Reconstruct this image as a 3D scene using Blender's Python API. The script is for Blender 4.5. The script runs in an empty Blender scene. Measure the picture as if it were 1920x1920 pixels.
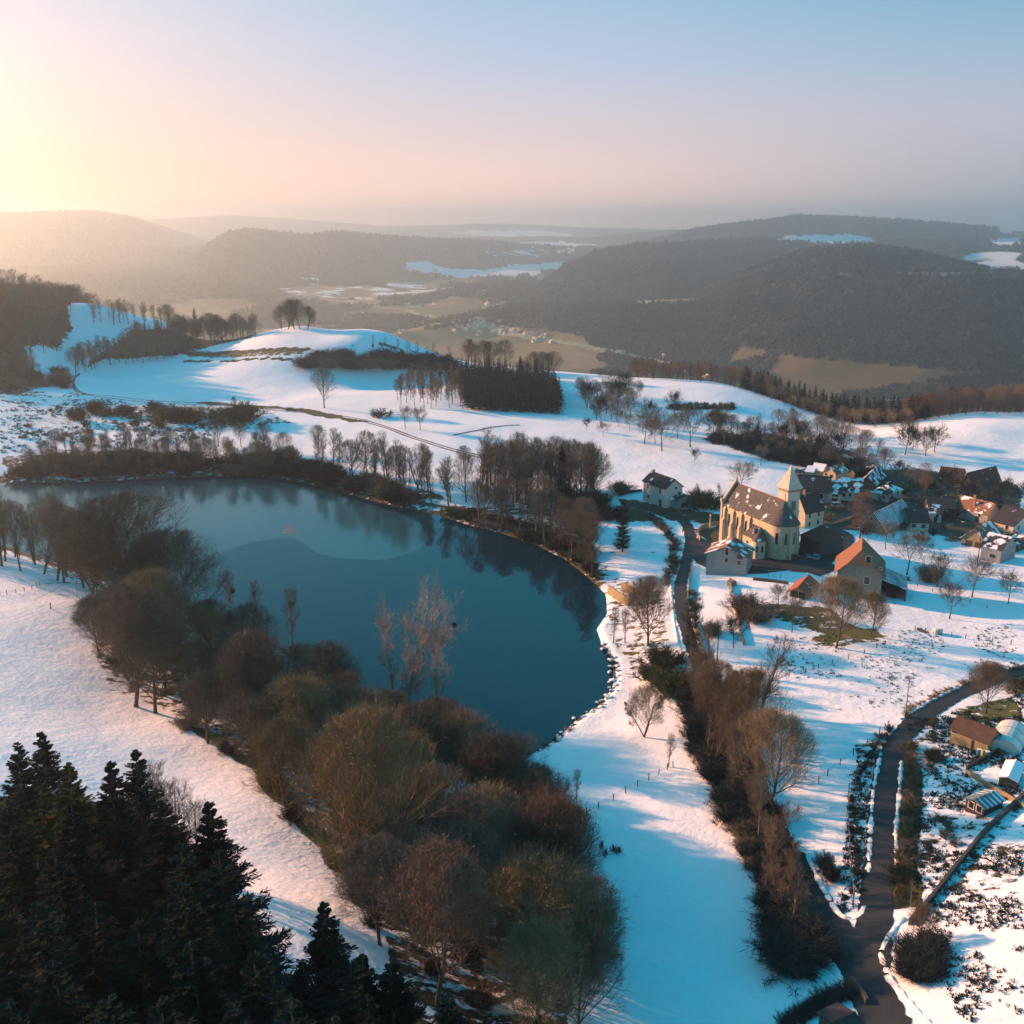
import bpy, math, random
import numpy as np
from mathutils import Vector, Matrix
from mathutils.bvhtree import BVHTree

SC = bpy.context.scene
COL = SC.collection
R = math.radians

# ------------------------------------------------------------------ camera, sky, sun, exposure
H = 95.0
PITCH = 15.57
cd = bpy.data.cameras.new('camera'); cam = bpy.data.objects.new('camera', cd); COL.objects.link(cam)
cam.location = (0, 0, H); cam.rotation_euler = (R(90 - PITCH), 0, 0)
cd.sensor_width = 36; cd.lens = 36; cd.clip_start = 1; cd.clip_end = 60000
SC.camera = cam
SUN_AZ, SUN_EL = -60.0, 14.5          # azimuth from +Y, negative = left
W = bpy.data.worlds.new('World'); SC.world = W; W.use_nodes = True
SC.view_settings.view_transform = 'Standard'; SC.view_settings.look = 'None'
SC.view_settings.exposure = 1.5; SC.view_settings.gamma = 1

def build_world():
    nt = W.node_tree; N = nt.nodes; L = nt.links; N.clear()
    out = N.new('ShaderNodeOutputWorld'); bg = N.new('ShaderNodeBackground'); L.new(bg.outputs[0], out.inputs[0])
    sky = N.new('ShaderNodeTexSky'); sky.sky_type = 'NISHITA'; sky.sun_disc = False
    sky.sun_elevation = R(SUN_EL); sky.sun_rotation = R(SUN_AZ); sky.dust_density = 3; sky.ozone_density = 4
    tc = N.new('ShaderNodeTexCoord')
    sep = N.new('ShaderNodeSeparateXYZ'); L.new(tc.outputs['Generated'], sep.inputs[0])
    def ramp(src, stops, interp='EASE'):
        r = N.new('ShaderNodeValToRGB'); r.color_ramp.interpolation = interp
        el = r.color_ramp.elements
        while len(el) < len(stops): el.new(0.5)
        for e, (p, c) in zip(el, stops): e.position = p; e.color = (*c, 1) if len(c) == 3 else c
        L.new(src, r.inputs[0]); return r
    def math_(op, a, b=None, c=None):
        m = N.new('ShaderNodeMath'); m.operation = op
        for i, v in enumerate((a, b, c)):
            if v is None: continue
            if hasattr(v, 'links'): L.new(v, m.inputs[i])
            else: m.inputs[i].default_value = v
        return m.outputs[0]
    # elevation 0..1 mapped over sin(el) -0.05 .. 0.95
    e = math_('ADD', sep.outputs[2], 0.05)
    def st(lst): return [(min(1, math.sin(R(d)) + .05), c) for d, c in lst]
    # colours are display-linear, divided by the exposure at the end
    left = ramp(e, st([(-3, (1.3, .66, .36)), (1.5, (1.4, .76, .44)), (5, (1.0, .76, .66)), (9, (.84, .74, .80)), (12, (.62, .70, .84)), (16, (.02, .56, .84)), (70, (.0001, .40, .68))]), 'LINEAR')
    mid = ramp(e, st([(-3, (1.2, .70, .50)), (1.5, (1.42, .86, .68)), (4.5, (.88, .70, .70)), (8, (.55, .62, .80)), (11.5, (.36, .56, .75)), (16, (.015, .54, .82)), (70, (.0001, .39, .66))]), 'LINEAR')
    right = ramp(e, st([(-3, (.06, .34, .44)), (1.5, (.54, .53, .57)), (5, (.58, .56, .66)), (8, (.36, .52, .67)), (11.5, (.16, .44, .62)), (16, (.01, .50, .76)), (70, (.0001, .37, .63))]), 'LINEAR')
    # horizontal angle: x / y-ish -> atan2
    az = math_('ARCTAN2', sep.outputs[0], sep.outputs[1])        # 0 ahead, negative to the left
    t1 = N.new('ShaderNodeMapRange'); t1.interpolation_type = 'SMOOTHSTEP'
    da = math_('ABSOLUTE', math_('ADD', az, R(52)))               # angle from the warm side of the sky, wrapped
    da = math_('MINIMUM', da, math_('SUBTRACT', 2 * math.pi, da))
    L.new(da, t1.inputs[0]); t1.inputs[1].default_value = R(24); t1.inputs[2].default_value = R(54)
    t2 = N.new('ShaderNodeMapRange'); t2.interpolation_type = 'SMOOTHSTEP'
    L.new(da, t2.inputs[0]); t2.inputs[1].default_value = R(50); t2.inputs[2].default_value = R(82)
    def mix(f, a, b, mode='MIX'):
        m = N.new('ShaderNodeMix'); m.data_type = 'RGBA'; m.blend_type = mode
        if hasattr(f, 'links'): L.new(f, m.inputs[0])
        else: m.inputs[0].default_value = f
        for i, v in ((6, a), (7, b)):
            if hasattr(v, 'links'): L.new(v, m.inputs[i])
            else: m.inputs[i].default_value = (*v, 1)
        return m.outputs[2]
    c = mix(t1.outputs[0], left.outputs[0], mid.outputs[0])
    c = mix(t2.outputs[0], c, right.outputs[0])
    # glow round the low sun side
    gd = Vector((math.sin(R(-31)) * math.cos(R(2.5)), math.cos(R(-31)) * math.cos(R(2.5)), math.sin(R(2.5))))
    dp = N.new('ShaderNodeVectorMath'); dp.operation = 'DOT_PRODUCT'; L.new(tc.outputs['Generated'], dp.inputs[0]); dp.inputs[1].default_value = gd
    ang = math_('ARCCOSINE', math_('MINIMUM', dp.outputs['Value'], .99999))
    g = math_('EXPONENT', math_('MULTIPLY', ang, -18.0))
    gc = mix(1.0, (2.2, 1.25, .55), (0, 0, 0), 'ADD')
    gm = N.new('ShaderNodeVectorMath'); gm.operation = 'SCALE'; L.new(gc, gm.inputs[0]); L.new(g, gm.inputs['Scale'])
    c = mix(1.0, c, gm.outputs[0], 'ADD')
    # the physical sky contributes a share of the light
    ns = N.new('ShaderNodeVectorMath'); ns.operation = 'SCALE'; L.new(sky.outputs[0], ns.inputs[0]); ns.inputs['Scale'].default_value = .0008
    c = mix(1.0, c, ns.outputs[0], 'ADD')
    # faint streaky clouds low on the right
    L.new(c, bg.inputs[0]); bg.inputs[1].default_value = SKY_K
    W.cycles.sampling_method = 'MANUAL'; W.cycles.sample_map_resolution = 512
SKY_K = 1 / 2 ** 1.5 
build_world()
sd = bpy.data.lights.new('sun', 'SUN'); sun = bpy.data.objects.new('sun', sd); COL.objects.link(sun)
sd.energy = 4.7; sd.angle = R(.6); sd.color = (1.0, .47, .25)
sun_dir = Vector((math.sin(R(SUN_AZ)) * math.cos(R(SUN_EL)), math.cos(R(SUN_AZ)) * math.cos(R(SUN_EL)), math.sin(R(SUN_EL))))
sun.rotation_euler = sun_dir.to_track_quat('Z', 'Y').to_euler()
cy = SC.cycles
cy.max_bounces = 5; cy.diffuse_bounces = 2; cy.glossy_bounces = 2; cy.transmission_bounces = 2; cy.transparent_max_bounces = 4; cy.volume_bounces = 1
cy.use_denoising = True; cy.caustics_reflective = False; cy.caustics_refractive = False
cy.sample_clamp_indirect = 4
try: SC.render.use_persistent_data = False
except Exception: pass

# ------------------------------------------------------------------ pixels (1920 frame) <-> world
sp_, cp_ = math.sin(R(PITCH)), math.cos(R(PITCH)); F = 1920.0
def ray(px, py):
    a = (px - 960) / F; b = (py - 960) / F
    return Vector((a, cp_ - b * sp_, -sp_ - b * cp_))
def at_z(px, py, z):
    d = ray(px, py); t = (z - H) / d.z
    return np.array((d.x * t, d.y * t, z))
def at_y(px, py, Y):
    d = ray(px, py); t = Y / d.y
    return np.array((d.x * t, Y, H + d.z * t))
def project(x, y, z):
    dz = z - H
    dep = y * cp_ - dz * sp_; up = y * sp_ + dz * cp_
    dep = np.maximum(dep, 1e-3)
    return 960 + F * x / dep, 960 - F * up / dep
# ------------------------------------------------------------------ numpy noise
def _hash(ix, iy, seed):
    h = (ix.astype(np.int64) * 374761393 + iy.astype(np.int64) * 668265263 + seed * 982451653) & 0xffffffff
    h = ((h ^ (h >> 13)) * 1274126177) & 0xffffffff
    return ((h ^ (h >> 16)) & 0xffff) / 65535.0
def vnoise(x, y, seed=0):
    ix = np.floor(x); iy = np.floor(y); fx = x - ix; fy = y - iy
    fx = fx * fx * (3 - 2 * fx); fy = fy * fy * (3 - 2 * fy)
    a = _hash(ix, iy, seed); b = _hash(ix + 1, iy, seed); c = _hash(ix, iy + 1, seed); d = _hash(ix + 1, iy + 1, seed)
    return (a + (b - a) * fx) * (1 - fy) + (c + (d - c) * fx) * fy
def fbm(x, y, s, oct=4, seed=0):
    v = 0; a = 1; t = 0
    for o in range(oct):
        v = v + a * vnoise(x / s + o * 17.3, y / s - o * 9.1, seed + o); t += a; a *= .5; s /= 2.05
    return v / t
def smooth(a, b, x):
    t = np.clip((x - a) / (b - a), 0, 1); return t * t * (3 - 2 * t)
def in_poly(px, py, poly):
    n = len(poly); c = np.zeros(np.shape(px), bool)
    for i in range(n):
        x1, y1 = poly[i]; x2, y2 = poly[(i + 1) % n]
        if y1 == y2: continue
        cond = ((y1 > py) != (y2 > py)) & (px < (x2 - x1) * (py - y1) / (y2 - y1) + x1)
        c ^= cond
    return c
def poly_dist(x, y, poly, closed=True):
    d = np.full(np.shape(x), 1e9); n = len(poly)
    for i in range(n if closed else n - 1):
        x1, y1 = poly[i]; x2, y2 = poly[(i + 1) % n]
        dx, dy = x2 - x1, y2 - y1; L2 = dx * dx + dy * dy + 1e-9
        t = np.clip(((x - x1) * dx + (y - y1) * dy) / L2, 0, 1)
        d = np.minimum(d, np.hypot(x - x1 - t * dx, y - y1 - t * dy))
    return d

# ------------------------------------------------------------------ terrain
SHORE_PX = [(-420, 915), (0, 904), (120, 905), (260, 899), (400, 893), (480, 892), (560, 905), (640, 922), (700, 940), (760, 953), (820, 966), (880, 985),
            (940, 1000), (1000, 1020), (1060, 1050), (1105, 1085), (1135, 1115), (1138, 1150), (1118, 1180), (1128, 1210), (1150, 1240), (1148, 1290), (1120, 1325),
            (1080, 1350), (1040, 1388), (1000, 1412), (960, 1424), (900, 1436), (850, 1425), (780, 1385), (700, 1345), (620, 1290), (550, 1235), (470, 1190),
            (400, 1160), (300, 1120), (200, 1085), (90, 1050), (0, 1020), (-420, 985)]
SHORE = [tuple(at_z(x, y, 0)[:2]) for x, y in SHORE_PX]
CT = [(-300, 1000, 6), (0, 1070, 8), (100, 1150, 9), (0, 1180, 11), (50, 1300, 12), (250, 1450, 12), (200, 1310, 8), (370, 1370, 8), (450, 1550, 14), (480, 1440, 9),
      (530, 1700, 20), (540, 1800, 24), (100, 1450, 16), (650, 1620, 11), (800, 1800, 15), (800, 1600, 8), (1000, 1900, 15), (1000, 1650, 5), (700, 1750, 18),
      (1200, 1400, 2.2), (1080, 1440, 2), (1250, 1600, 5), (1200, 1750, 7), (1400, 1850, 10), (1200, 1900, 11), (1500, 1900, 11),
      (1450, 1500, 6), (1600, 1600, 8), (1700, 1550, 9), (1640, 1750, 10.5), (1800, 1700, 14), (1900, 1850, 19), (1900, 1600, 14), (1800, 1400, 9), (1900, 1300, 8),
      (1600, 1300, 7), (1500, 1200, 6), (1900, 1180, 7), (1330, 1150, 5), (1300, 1290, 4), (1200, 1250, 1.6), (1450, 1050, 6), (1300, 1000, 4), (1200, 1100, 2), (1200, 1180, 2),
      (1700, 1090, 5), (1900, 1080, 5), (1600, 950, 3), (1800, 950, 1), (1900, 980, 1), (1700, 880, 0), (1850, 870, -1), (1900, 812, 5), (1820, 799, 6), (1760, 830, 2),
      (1240, 950, 4.5), (1100, 940, 3), (1000, 850, 4), (900, 800, 6), (1200, 860, 4), (1400, 880, 3), (1500, 870, 1), (1300, 800, 3), (1340, 747, 6), (1250, 742, 6), (1280, 765, 2.5), (1070, 715, 7), (1100, 780, 5),
      (1500, 800, -3), (1600, 810, -4),
      (1560, 1020, 5), (1450, 960, 5),
      (700, 740, 7), (600, 765, 7), (300, 740, 8), (150, 710, 10), (400, 850, 3), (100, 860, 2.5), (0, 800, 8), (0, 740, 12), (200, 820, 5), (550, 850, 3), (750, 830, 5), (850, 880, 3),
      (350, 690, 8), (700, 690, 10), (550, 617, 29), (620, 622, 28), (450, 640, 20), (350, 652, 14), (800, 662, 16), (900, 690, 9), (700, 640, 25),
      (205, 606, 22), (100, 655, 20), (120, 690, 12), (0, 700, 14), (-300, 750, 20)]
CW = [(-60, 60, 36), (0, 30, 34), (30, 50, 22), (60, 55, 18), (-20, 80, 22), (-55, 100, 17), (-110, 60, 50), (-125, 105, 36), (-120, 0, 58), (0, -50, 50), (120, -20, 40), (140, 60, 26),
      (-190, 150, 26), (-250, 250, 26), (-330, 330, 20), (200, 150, 24), (260, 250, 12), (320, 380, 4), (330, 480, 4), (-300, 0, 80), (-300, -150, 90), (300, -100, 60),
      (-330, 660, 45), (-300, 740, 42), (-420, 620, 50), (-560, 700, 66), (-480, 450, 32), (-600, 300, 90), (-800, 800, 150), (500, 500, 0), (600, 300, 20), (800, 600, -20)]
A = [at_z(*c) for c in CT] + [np.array(c, float) for c in CW] + [at_y(0, 570, 660), at_y(90, 606, 700), at_y(0, 650, 600), at_y(60, 620, 640)]
A = np.array(A)
def _kern(d2): return np.sqrt(d2 + 20.0 ** 2)
_K = _kern((A[:, None, 0] - A[None, :, 0]) ** 2 + (A[:, None, 1] - A[None, :, 1]) ** 2)
_n = len(A); _M = np.zeros((_n + 1, _n + 1)); _M[:_n, :_n] = _K + np.eye(_n) * -.6; _M[:_n, _n] = 1; _M[_n, :_n] = 1
_w = np.linalg.solve(_M, np.append(A[:, 2], 0))
def h_rbf(x, y):
    v = np.full(np.shape(x), _w[_n])
    for i in range(_n): v = v + _w[i] * _kern((x - A[i, 0]) ** 2 + (y - A[i, 1]) ** 2)
    return v
EDGE_PX = [-2500, -400, 0, 200, 350, 450, 550, 700, 800, 900, 1070, 1200, 1340, 1420, 1500, 1600, 1700, 1820, 1920, 2300, 4000]
EDGE_Y = [900, 950, 900, 850, 740, 715, 706, 672, 672, 655, 625, 600, 585, 560, 540, 515, 495, 500, 500, 540, 700]
FLOOR = -250.0
def hill(pts, slope=.12, prof=1.15):
    a = np.array(pts, float)      # px, py crest, Y crest, Y foot
    zc = np.array([at_y(p[0], p[1], p[2])[2] for p in pts])
    def f(x, y, pxa, seed):
        Yc = np.interp(pxa, a[:, 0], a[:, 2]); Yf = np.interp(pxa, a[:, 0], a[:, 3]); z1 = np.interp(pxa, a[:, 0], zc)
        t = np.clip((y - Yf) / (Yc - Yf), 0, 1)
        up = FLOOR + (z1 - FLOOR) * np.sin(t * math.pi / 2) ** prof
        dn = z1 - (y - Yc) * slope
        z = np.where(y < Yc, up, dn)
        z = z + np.sin(np.clip(t, 0, 1) * math.pi) * (fbm(x, y, 520, 4, seed) - .5) * 90
        return z
    return f
HILLS = [
 hill([(700, 640, 3200, 3100), (940, 585, 3500, 3050), (1050, 575, 3500, 2900), (1180, 568, 3400, 2850), (1310, 560, 3450, 2800), (1400, 510, 3500, 2600), (1500, 472, 3500, 2450), (1600, 463, 3400, 2350),
       (1700, 473, 3300, 2280), (1800, 497, 3100, 2220), (1860, 511, 3000, 2180), (1920, 515, 3000, 2150), (2300, 520, 3000, 2100), (3200, 470, 2800, 1800)], .05),
 hill([(850, 600, 4600, 4500), (960, 572, 4700, 4100), (1000, 545, 4800, 3900), (1060, 500, 4900, 3700), (1120, 473, 4900, 3600), (1200, 461, 4900, 3600), (1300, 457, 4900, 3700), (1400, 453, 4900, 3700), (1500, 455, 5200, 3900),
       (1700, 455, 5600, 4200), (2300, 450, 5600, 4200)], .10),
 hill([(1140, 470, 7500, 6400), (1220, 455, 7500, 6000), (1300, 434, 7200, 5600), (1400, 421, 7000, 5500), (1490, 410, 7000, 5400), (1600, 414, 7000, 5400), (1700, 419, 7000, 5300), (1800, 427, 7000, 5300), (1862, 433, 7000, 5300),
       (1870, 444, 7400, 5300), (1920, 442, 7800, 5400), (2500, 440, 7800, 5400)], .05),
 hill([(250, 600, 6200, 6000), (330, 520, 6400, 5200), (380, 470, 6600, 5000), (430, 440, 6700, 4900), (470, 434, 6800, 4900), (520, 438, 6800, 5000), (580, 446, 6800, 5200), (630, 438, 6900, 5300), (700, 444, 7000, 5500), (800, 452, 7200, 5900),
       (900, 455, 7400, 6100), (1000, 462, 7600, 6500), (1100, 466, 7800, 6800), (1200, 475, 7800, 7000)], .10),
 hill([(-1500, 360, 9500, 6000), (-500, 385, 9500, 6000), (0, 400, 9500, 6500), (100, 396, 9600, 6800), (180, 393, 9700, 7000), (250, 404, 9800, 7200), (330, 430, 10000, 8000), (400, 452, 10500, 9000), (500, 470, 11000, 9600)], .08, .9),
 hill([(-200, 410, 14500, 9000), (300, 410, 14500, 11500), (450, 404, 14500, 11500), (600, 414, 14500, 11500), (720, 424, 14800, 12000), (820, 422, 14800, 12000), (900, 419, 14800, 12000), (1000, 421, 14800, 12000), (1100, 427, 14800, 12000), (1250, 430, 14800, 12000), (1500, 434, 15000, 12000), (2500, 430, 15000, 12000)], .03, .8),
 hill([(700, 470, 10500, 9500), (850, 446, 10500, 9400), (960, 440, 10500, 9000), (1100, 446, 10200, 8800), (1200, 436, 10000, 8800), (1260, 430, 10000, 8800), (1400, 440, 10000, 8800)], .06, .9),
]
def height(x, y):
    x = np.asarray(x, float); y = np.asarray(y, float)
    yy = np.maximum(y, 1.0)
    pxa = 960 + F * x / (yy * cp_ + 95 * sp_)
    pxa = np.where(y < 1, np.where(x < 0, -2500, 4000), pxa)
    E = np.interp(pxa, EDGE_PX, EDGE_Y)
    r = np.hypot(x, y)
    E = np.where(pxa < -1500, 900, E)
    rr = np.where(y > 200, y, 0)
    k = np.where(rr > E, E / np.maximum(rr, 1), 1.0)
    k = np.minimum(k, 1100 / np.maximum(r, 1))
    h = h_rbf(x * k, y * k)
    s = np.maximum(rr - E, 0)
    near = smooth(900, 500, r)
    h = h + (fbm(x, y, 24, 3, 5) - .5) * 1.1 * near
    # lake bowl
    m = r < 700
    if np.any(m):
        hx = np.where(m, x, 0); hy = np.where(m, y, 0)
        d = poly_dist(hx, hy, SHORE); ins = in_poly(hx, hy, SHORE)
        bank = 0.35 + (fbm(x, y, 5, 2, 8)) * .5
        ho = np.maximum(h, .9); w = smooth(0, 16, d)
        out_h = np.where(d < 16, (1 - w) * bank * smooth(0, 2.0, d) + w * ho, np.where(d < 60, ho, h))
        h = np.where(m, np.where(ins, -np.minimum(2.5, .35 * d), out_h), h)
    # yard of the church and roads keep their level
    drop = s * s / (s + 160) * .60
    ndr = h - drop
    far = FLOOR + (fbm(x, y, 900, 4, 3) - .5) * 26 + smooth(3200, 7500, y) * 40 + smooth(3600, 5200, y) * (fbm(x, y, 700, 3, 44)) * 90 * smooth(1300, 900, pxa)
    pf = 960 + F * x / (yy * cp_ + 170 * sp_)
    z = np.maximum(ndr, far)
    z = np.where(s > 0, z, h)
    fz = far
    for i, f in enumerate(HILLS): fz = np.maximum(fz, f(x, y, pf, 60 + i))
    z = np.where((s > 500) & (y > 1500), np.maximum(z, fz), z)
    return z

def ring_radii():
    r = [6, 14, 22, 30]
    while r[-1] < 60: r.append(r[-1] * 1.03)
    while r[-1] < 900: r.append(r[-1] * 1.0058)
    while r[-1] < 2100: r.append(r[-1] * 1.012)
    while r[-1] < 16500: r.append(r[-1] * 1.0075)
    r += [19000, 24000, 32000]
    return np.array(r)
def ang_list():
    a = []
    v = -180.0
    while v < 180 - 1e-6:
        a.append(v); b = abs(v + .001)
        v += .11 if b < 31 else (.5 if b < 60 else (1.5 if b < 100 else 4))
    return np.radians(np.array(a))
RR = ring_radii(); AA = ang_list(); nr, na = len(RR), len(AA)
gx = (RR[:, None] * np.sin(AA)[None, :]).ravel(); gy = (RR[:, None] * np.cos(AA)[None, :]).ravel()
gz = height(gx, gy)
gx = np.append(gx, 0); gy = np.append(gy, 0); gz = np.append(gz, height(np.array([0.]), np.array([0.]))[0])
I = np.arange(nr * na).reshape(nr, na); I2 = np.roll(I, -1, axis=1)
quads = np.stack([I[:-1], I[1:], I2[1:], I2[:-1]], -1).reshape(-1, 4)[:, ::-1]
cen = nr * na
tris = np.stack([np.full(na, cen), I2[0], I[0]], -1)[:, ::-1]
verts = np.stack([gx, gy, gz], -1)

def raw_mesh(name, V, faces_list, mats=None, smooth_=False):
    """faces_list: list of int arrays (n,k)"""
    me = bpy.data.meshes.new(name)
    V = np.ascontiguousarray(V, dtype=np.float32)
    me.vertices.add(len(V)); me.vertices.foreach_set('co', V.ravel())
    nl = sum(f.size for f in faces_list); nf = sum(len(f) for f in faces_list)
    me.loops.add(nl); me.polygons.add(nf)
    me.loops.foreach_set('vertex_index', np.concatenate([f.ravel() for f in faces_list]).astype(np.int32))
    tot = np.concatenate([np.full(len(f), f.shape[1], np.int32) for f in faces_list])
    st = np.concatenate([[0], np.cumsum(tot)[:-1]]).astype(np.int32)
    me.polygons.foreach_set('loop_start', st); me.polygons.foreach_set('loop_total', tot)
    if smooth_: me.polygons.foreach_set('use_smooth', np.ones(nf, bool))
    me.update(calc_edges=True)
    return me

me_ground = raw_mesh('ground', verts, [quads, tris], smooth_=True)
ground = bpy.data.objects.new('ground', me_ground); COL.objects.link(ground); ground['kind'] = 'structure'
BVH = BVHTree.FromPolygons([tuple(v) for v in verts.tolist()], [tuple(q) for q in quads.tolist()] + [tuple(t) for t in tris.tolist()])
def P(px, py):
    hit = BVH.ray_cast(Vector((0, 0, H)), ray(px, py).normalized())
    return hit[0].copy() if hit[0] is not None else Vector(at_z(px, min(py, 2000), 0))
def Z(x, y):
    hit = BVH.ray_cast(Vector((x, y, 2000)), Vector((0, 0, -1)))
    return hit[0].z if hit[0] is not None else 0.0
CAM = Vector((0, 0, H))
def height_to(p, py_top):
    """height of an upright thing at ground point p whose top shows at py_top"""
    b = (py_top - 960) / F
    d = (cp_ - b * sp_, -sp_ - b * cp_)
    return H + d[1] * (p.y / d[0]) - p.z
def at_d(px, py, Y):
    v = at_y(px, py, Y); return Vector(v)
# ------------------------------------------------------------------ materials
def new_mat(name):
    m = bpy.data.materials.new(name); m.use_nodes = True; nt = m.node_tree; nt.nodes.clear()
    out = nt.nodes.new('ShaderNodeOutputMaterial'); bs = nt.nodes.new('ShaderNodeBsdfPrincipled'); nt.links.new(bs.outputs[0], out.inputs[0])
    bs.inputs['Roughness'].default_value = .9; bs.inputs['Specular IOR Level'].default_value = .2
    return m, nt, bs
class G:
    def __init__(s, nt): s.nt = nt; s.N = nt.nodes; s.L = nt.links
    def link(s, v, sock):
        if hasattr(v, 'links'): s.L.new(v, sock)
        elif isinstance(v, (tuple, list)) and len(v) == 3 and sock.type == 'RGBA': sock.default_value = (*v, 1)
        else: sock.default_value = v
    def m(s, op, a, b=0.0, c=None, clamp=False):
        n = s.N.new('ShaderNodeMath'); n.operation = op; n.use_clamp = clamp; s.link(a, n.inputs[0]); s.link(b, n.inputs[1])
        if c is not None: s.link(c, n.inputs[2])
        return n.outputs[0]
    def mix(s, f, a, b, mode='MIX'):
        n = s.N.new('ShaderNodeMix'); n.data_type = 'RGBA'; n.blend_type = mode; s.link(f, n.inputs[0]); s.link(a, n.inputs[6]); s.link(b, n.inputs[7]); return n.outputs[2]
    def noise(s, vec, scale, detail=4, rough=.55, w=None):
        n = s.N.new('ShaderNodeTexNoise'); n.inputs['Scale'].default_value = scale; n.inputs['Detail'].default_value = detail; n.inputs['Roughness'].default_value = rough
        if vec is not None: s.L.new(vec, n.inputs['Vector'])
        return n.outputs[0]
    def vor(s, vec, scale, out='Color', feat='F1'):
        n = s.N.new('ShaderNodeTexVoronoi'); n.inputs['Scale'].default_value = scale; n.feature = feat; s.L.new(vec, n.inputs['Vector']); return n.outputs[out]
    def obj(s): return s.N.new('ShaderNodeTexCoord').outputs['Object']
    def pos(s): return s.N.new('ShaderNodeNewGeometry').outputs['Position']
    def scale(s, vec, sc, rot=(0, 0, 0)):
        n = s.N.new('ShaderNodeMapping'); n.inputs['Scale'].default_value = sc; n.inputs['Rotation'].default_value = rot; s.L.new(vec, n.inputs[0]); return n.outputs[0]
    def attr(s, name):
        n = s.N.new('ShaderNodeAttribute'); n.attribute_name = name; return n
    def rnd(s): return s.N.new('ShaderNodeObjectInfo').outputs['Random']
    def maprange(s, v, a, b, c=0., d=1.):
        n = s.N.new('ShaderNodeMapRange'); s.link(v, n.inputs[0])
        for i, q in enumerate((a, b, c, d)): s.link(q, n.inputs[i + 1])
        return n.outputs[0]
    def bump(s, bs, h, strength=.5, dist=.1, prev=None):
        n = s.N.new('ShaderNodeBump'); n.inputs['Strength'].default_value = strength; n.inputs['Distance'].default_value = dist; s.L.new(h, n.inputs['Height'])
        if prev is not None: s.L.new(prev, n.inputs['Normal'])
        s.L.new(n.outputs[0], bs.inputs['Normal']); return n.outputs[0]
def hexcol(r, g, b): return tuple(((c / 255 + .055) / 1.055) ** 2.4 if c > 10 else c / 255 / 12.92 for c in (r, g, b))
SNOW = (.80, .81, .84)

def flat_mat(name, col, var=.25, scale=.8, rough=.85, bump=0.0, col2=None, objvar=.0, spec=.2):
    m, nt, bs = new_mat(name); g = G(nt); o = g.obj()
    n = g.noise(o, scale, 5, .6)
    c2 = col2 or tuple(c * (1 - var) for c in col); c1 = tuple(min(1, c * (1 + var * .6)) for c in col) if not col2 else col
    f = g.maprange(n, .32, .68)
    c = g.mix(f, c1, c2)
    if objvar:
        k = g.maprange(g.rnd(), 0, 1, 1 - objvar, 1 + objvar)
        mm = nt.nodes.new('ShaderNodeVectorMath'); mm.operation = 'SCALE'; g.L.new(c, mm.inputs[0]); g.L.new(k, mm.inputs['Scale']); c = mm.outputs[0]
    g.L.new(c, bs.inputs['Base Color']); bs.inputs['Roughness'].default_value = rough; bs.inputs['Specular IOR Level'].default_value = spec
    if bump: g.bump(bs, g.noise(o, scale * 3, 5, .6), bump, .1)
    return m

def ground_material():
    m, nt, bs = new_mat('snowy ground'); g = G(nt); p = g.pos()
    a = g.attr('snow').outputs['Fac']; col = g.attr('gcol').outputs['Color']; far = g.attr('farness').outputs['Fac']
    # near patches: elongated tussocks
    n1 = g.noise(p, .42, 5, .68); n2 = g.noise(p, .06, 4, .6); n3 = g.noise(g.scale(p, (.25, .9, .5), (0, 0, R(20))), .9, 4, .6)
    nn = g.m('ADD', g.m('MULTIPLY', n1, .55), g.m('ADD', g.m('MULTIPLY', n2, .20), g.m('MULTIPLY', n3, .25)))
    nf = g.noise(g.scale(p, (1, 1, .3)), .008, 6, .62)
    nmix = g.m('ADD', g.m('MULTIPLY', nn, g.m('SUBTRACT', 1.0, far)), g.m('MULTIPLY', nf, far))
    v = g.m('ADD', g.m('MULTIPLY', g.m('SUBTRACT', a, .5), .62), .5)
    d = g.m('SUBTRACT', v, nmix)
    sharp = g.m('ADD', 26.0, g.m('MULTIPLY', far, -10.0))
    mask = g.m('ADD', g.m('MULTIPLY', d, sharp), .5, clamp=True)
    # bare ground colour
    gn = g.noise(p, 1.3, 5, .7); gn2 = g.noise(p, .05, 4, .6)
    k = g.m('ADD', g.m('MULTIPLY', gn, .9), g.m('ADD', g.m('MULTIPLY', gn2, .8), .15))
    kf = g.maprange(g.noise(p, .02, 6, .7), .2, .8, .6, 1.4)
    kk = g.m('ADD', g.m('MULTIPLY', k, g.m('SUBTRACT', 1.0, far)), g.m('MULTIPLY', kf, far))
    vm = nt.nodes.new('ShaderNodeVectorMath'); vm.operation = 'SCALE'; g.L.new(col, vm.inputs[0]); g.L.new(kk, vm.inputs['Scale'])
    olive = g.mix(g.maprange(g.noise(p, .35, 4), .45, .6), vm.outputs[0], g.mix(1.0, vm.outputs[0], (.85, 1.15, .5), 'MULTIPLY'))
    # snow: slightly dirty with grass tips
    sn = g.mix(g.maprange(g.noise(p, .9, 6, .75), .52, .78, 0, .5), SNOW, (.62, .62, .62))
    sn = g.mix(g.maprange(g.noise(p, .03, 3, .5), .4, .7, 0, .35), sn, (.66, .68, .72))
    c = g.mix(mask, olive, sn)
    g.L.new(c, bs.inputs['Base Color']); g.L.new(g.m('ADD', .95, g.m('MULTIPLY', mask, -.15)), bs.inputs['Roughness'])
    bh = g.m('ADD', g.m('MULTIPLY', g.noise(p, 1.1, 4, .6), .5), g.m('ADD', g.m('MULTIPLY', g.noise(p, .35, 3, .5), .8), g.m('MULTIPLY', mask, .35)))
    g.bump(bs, bh, 1.0, .28)
    return m

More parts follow.
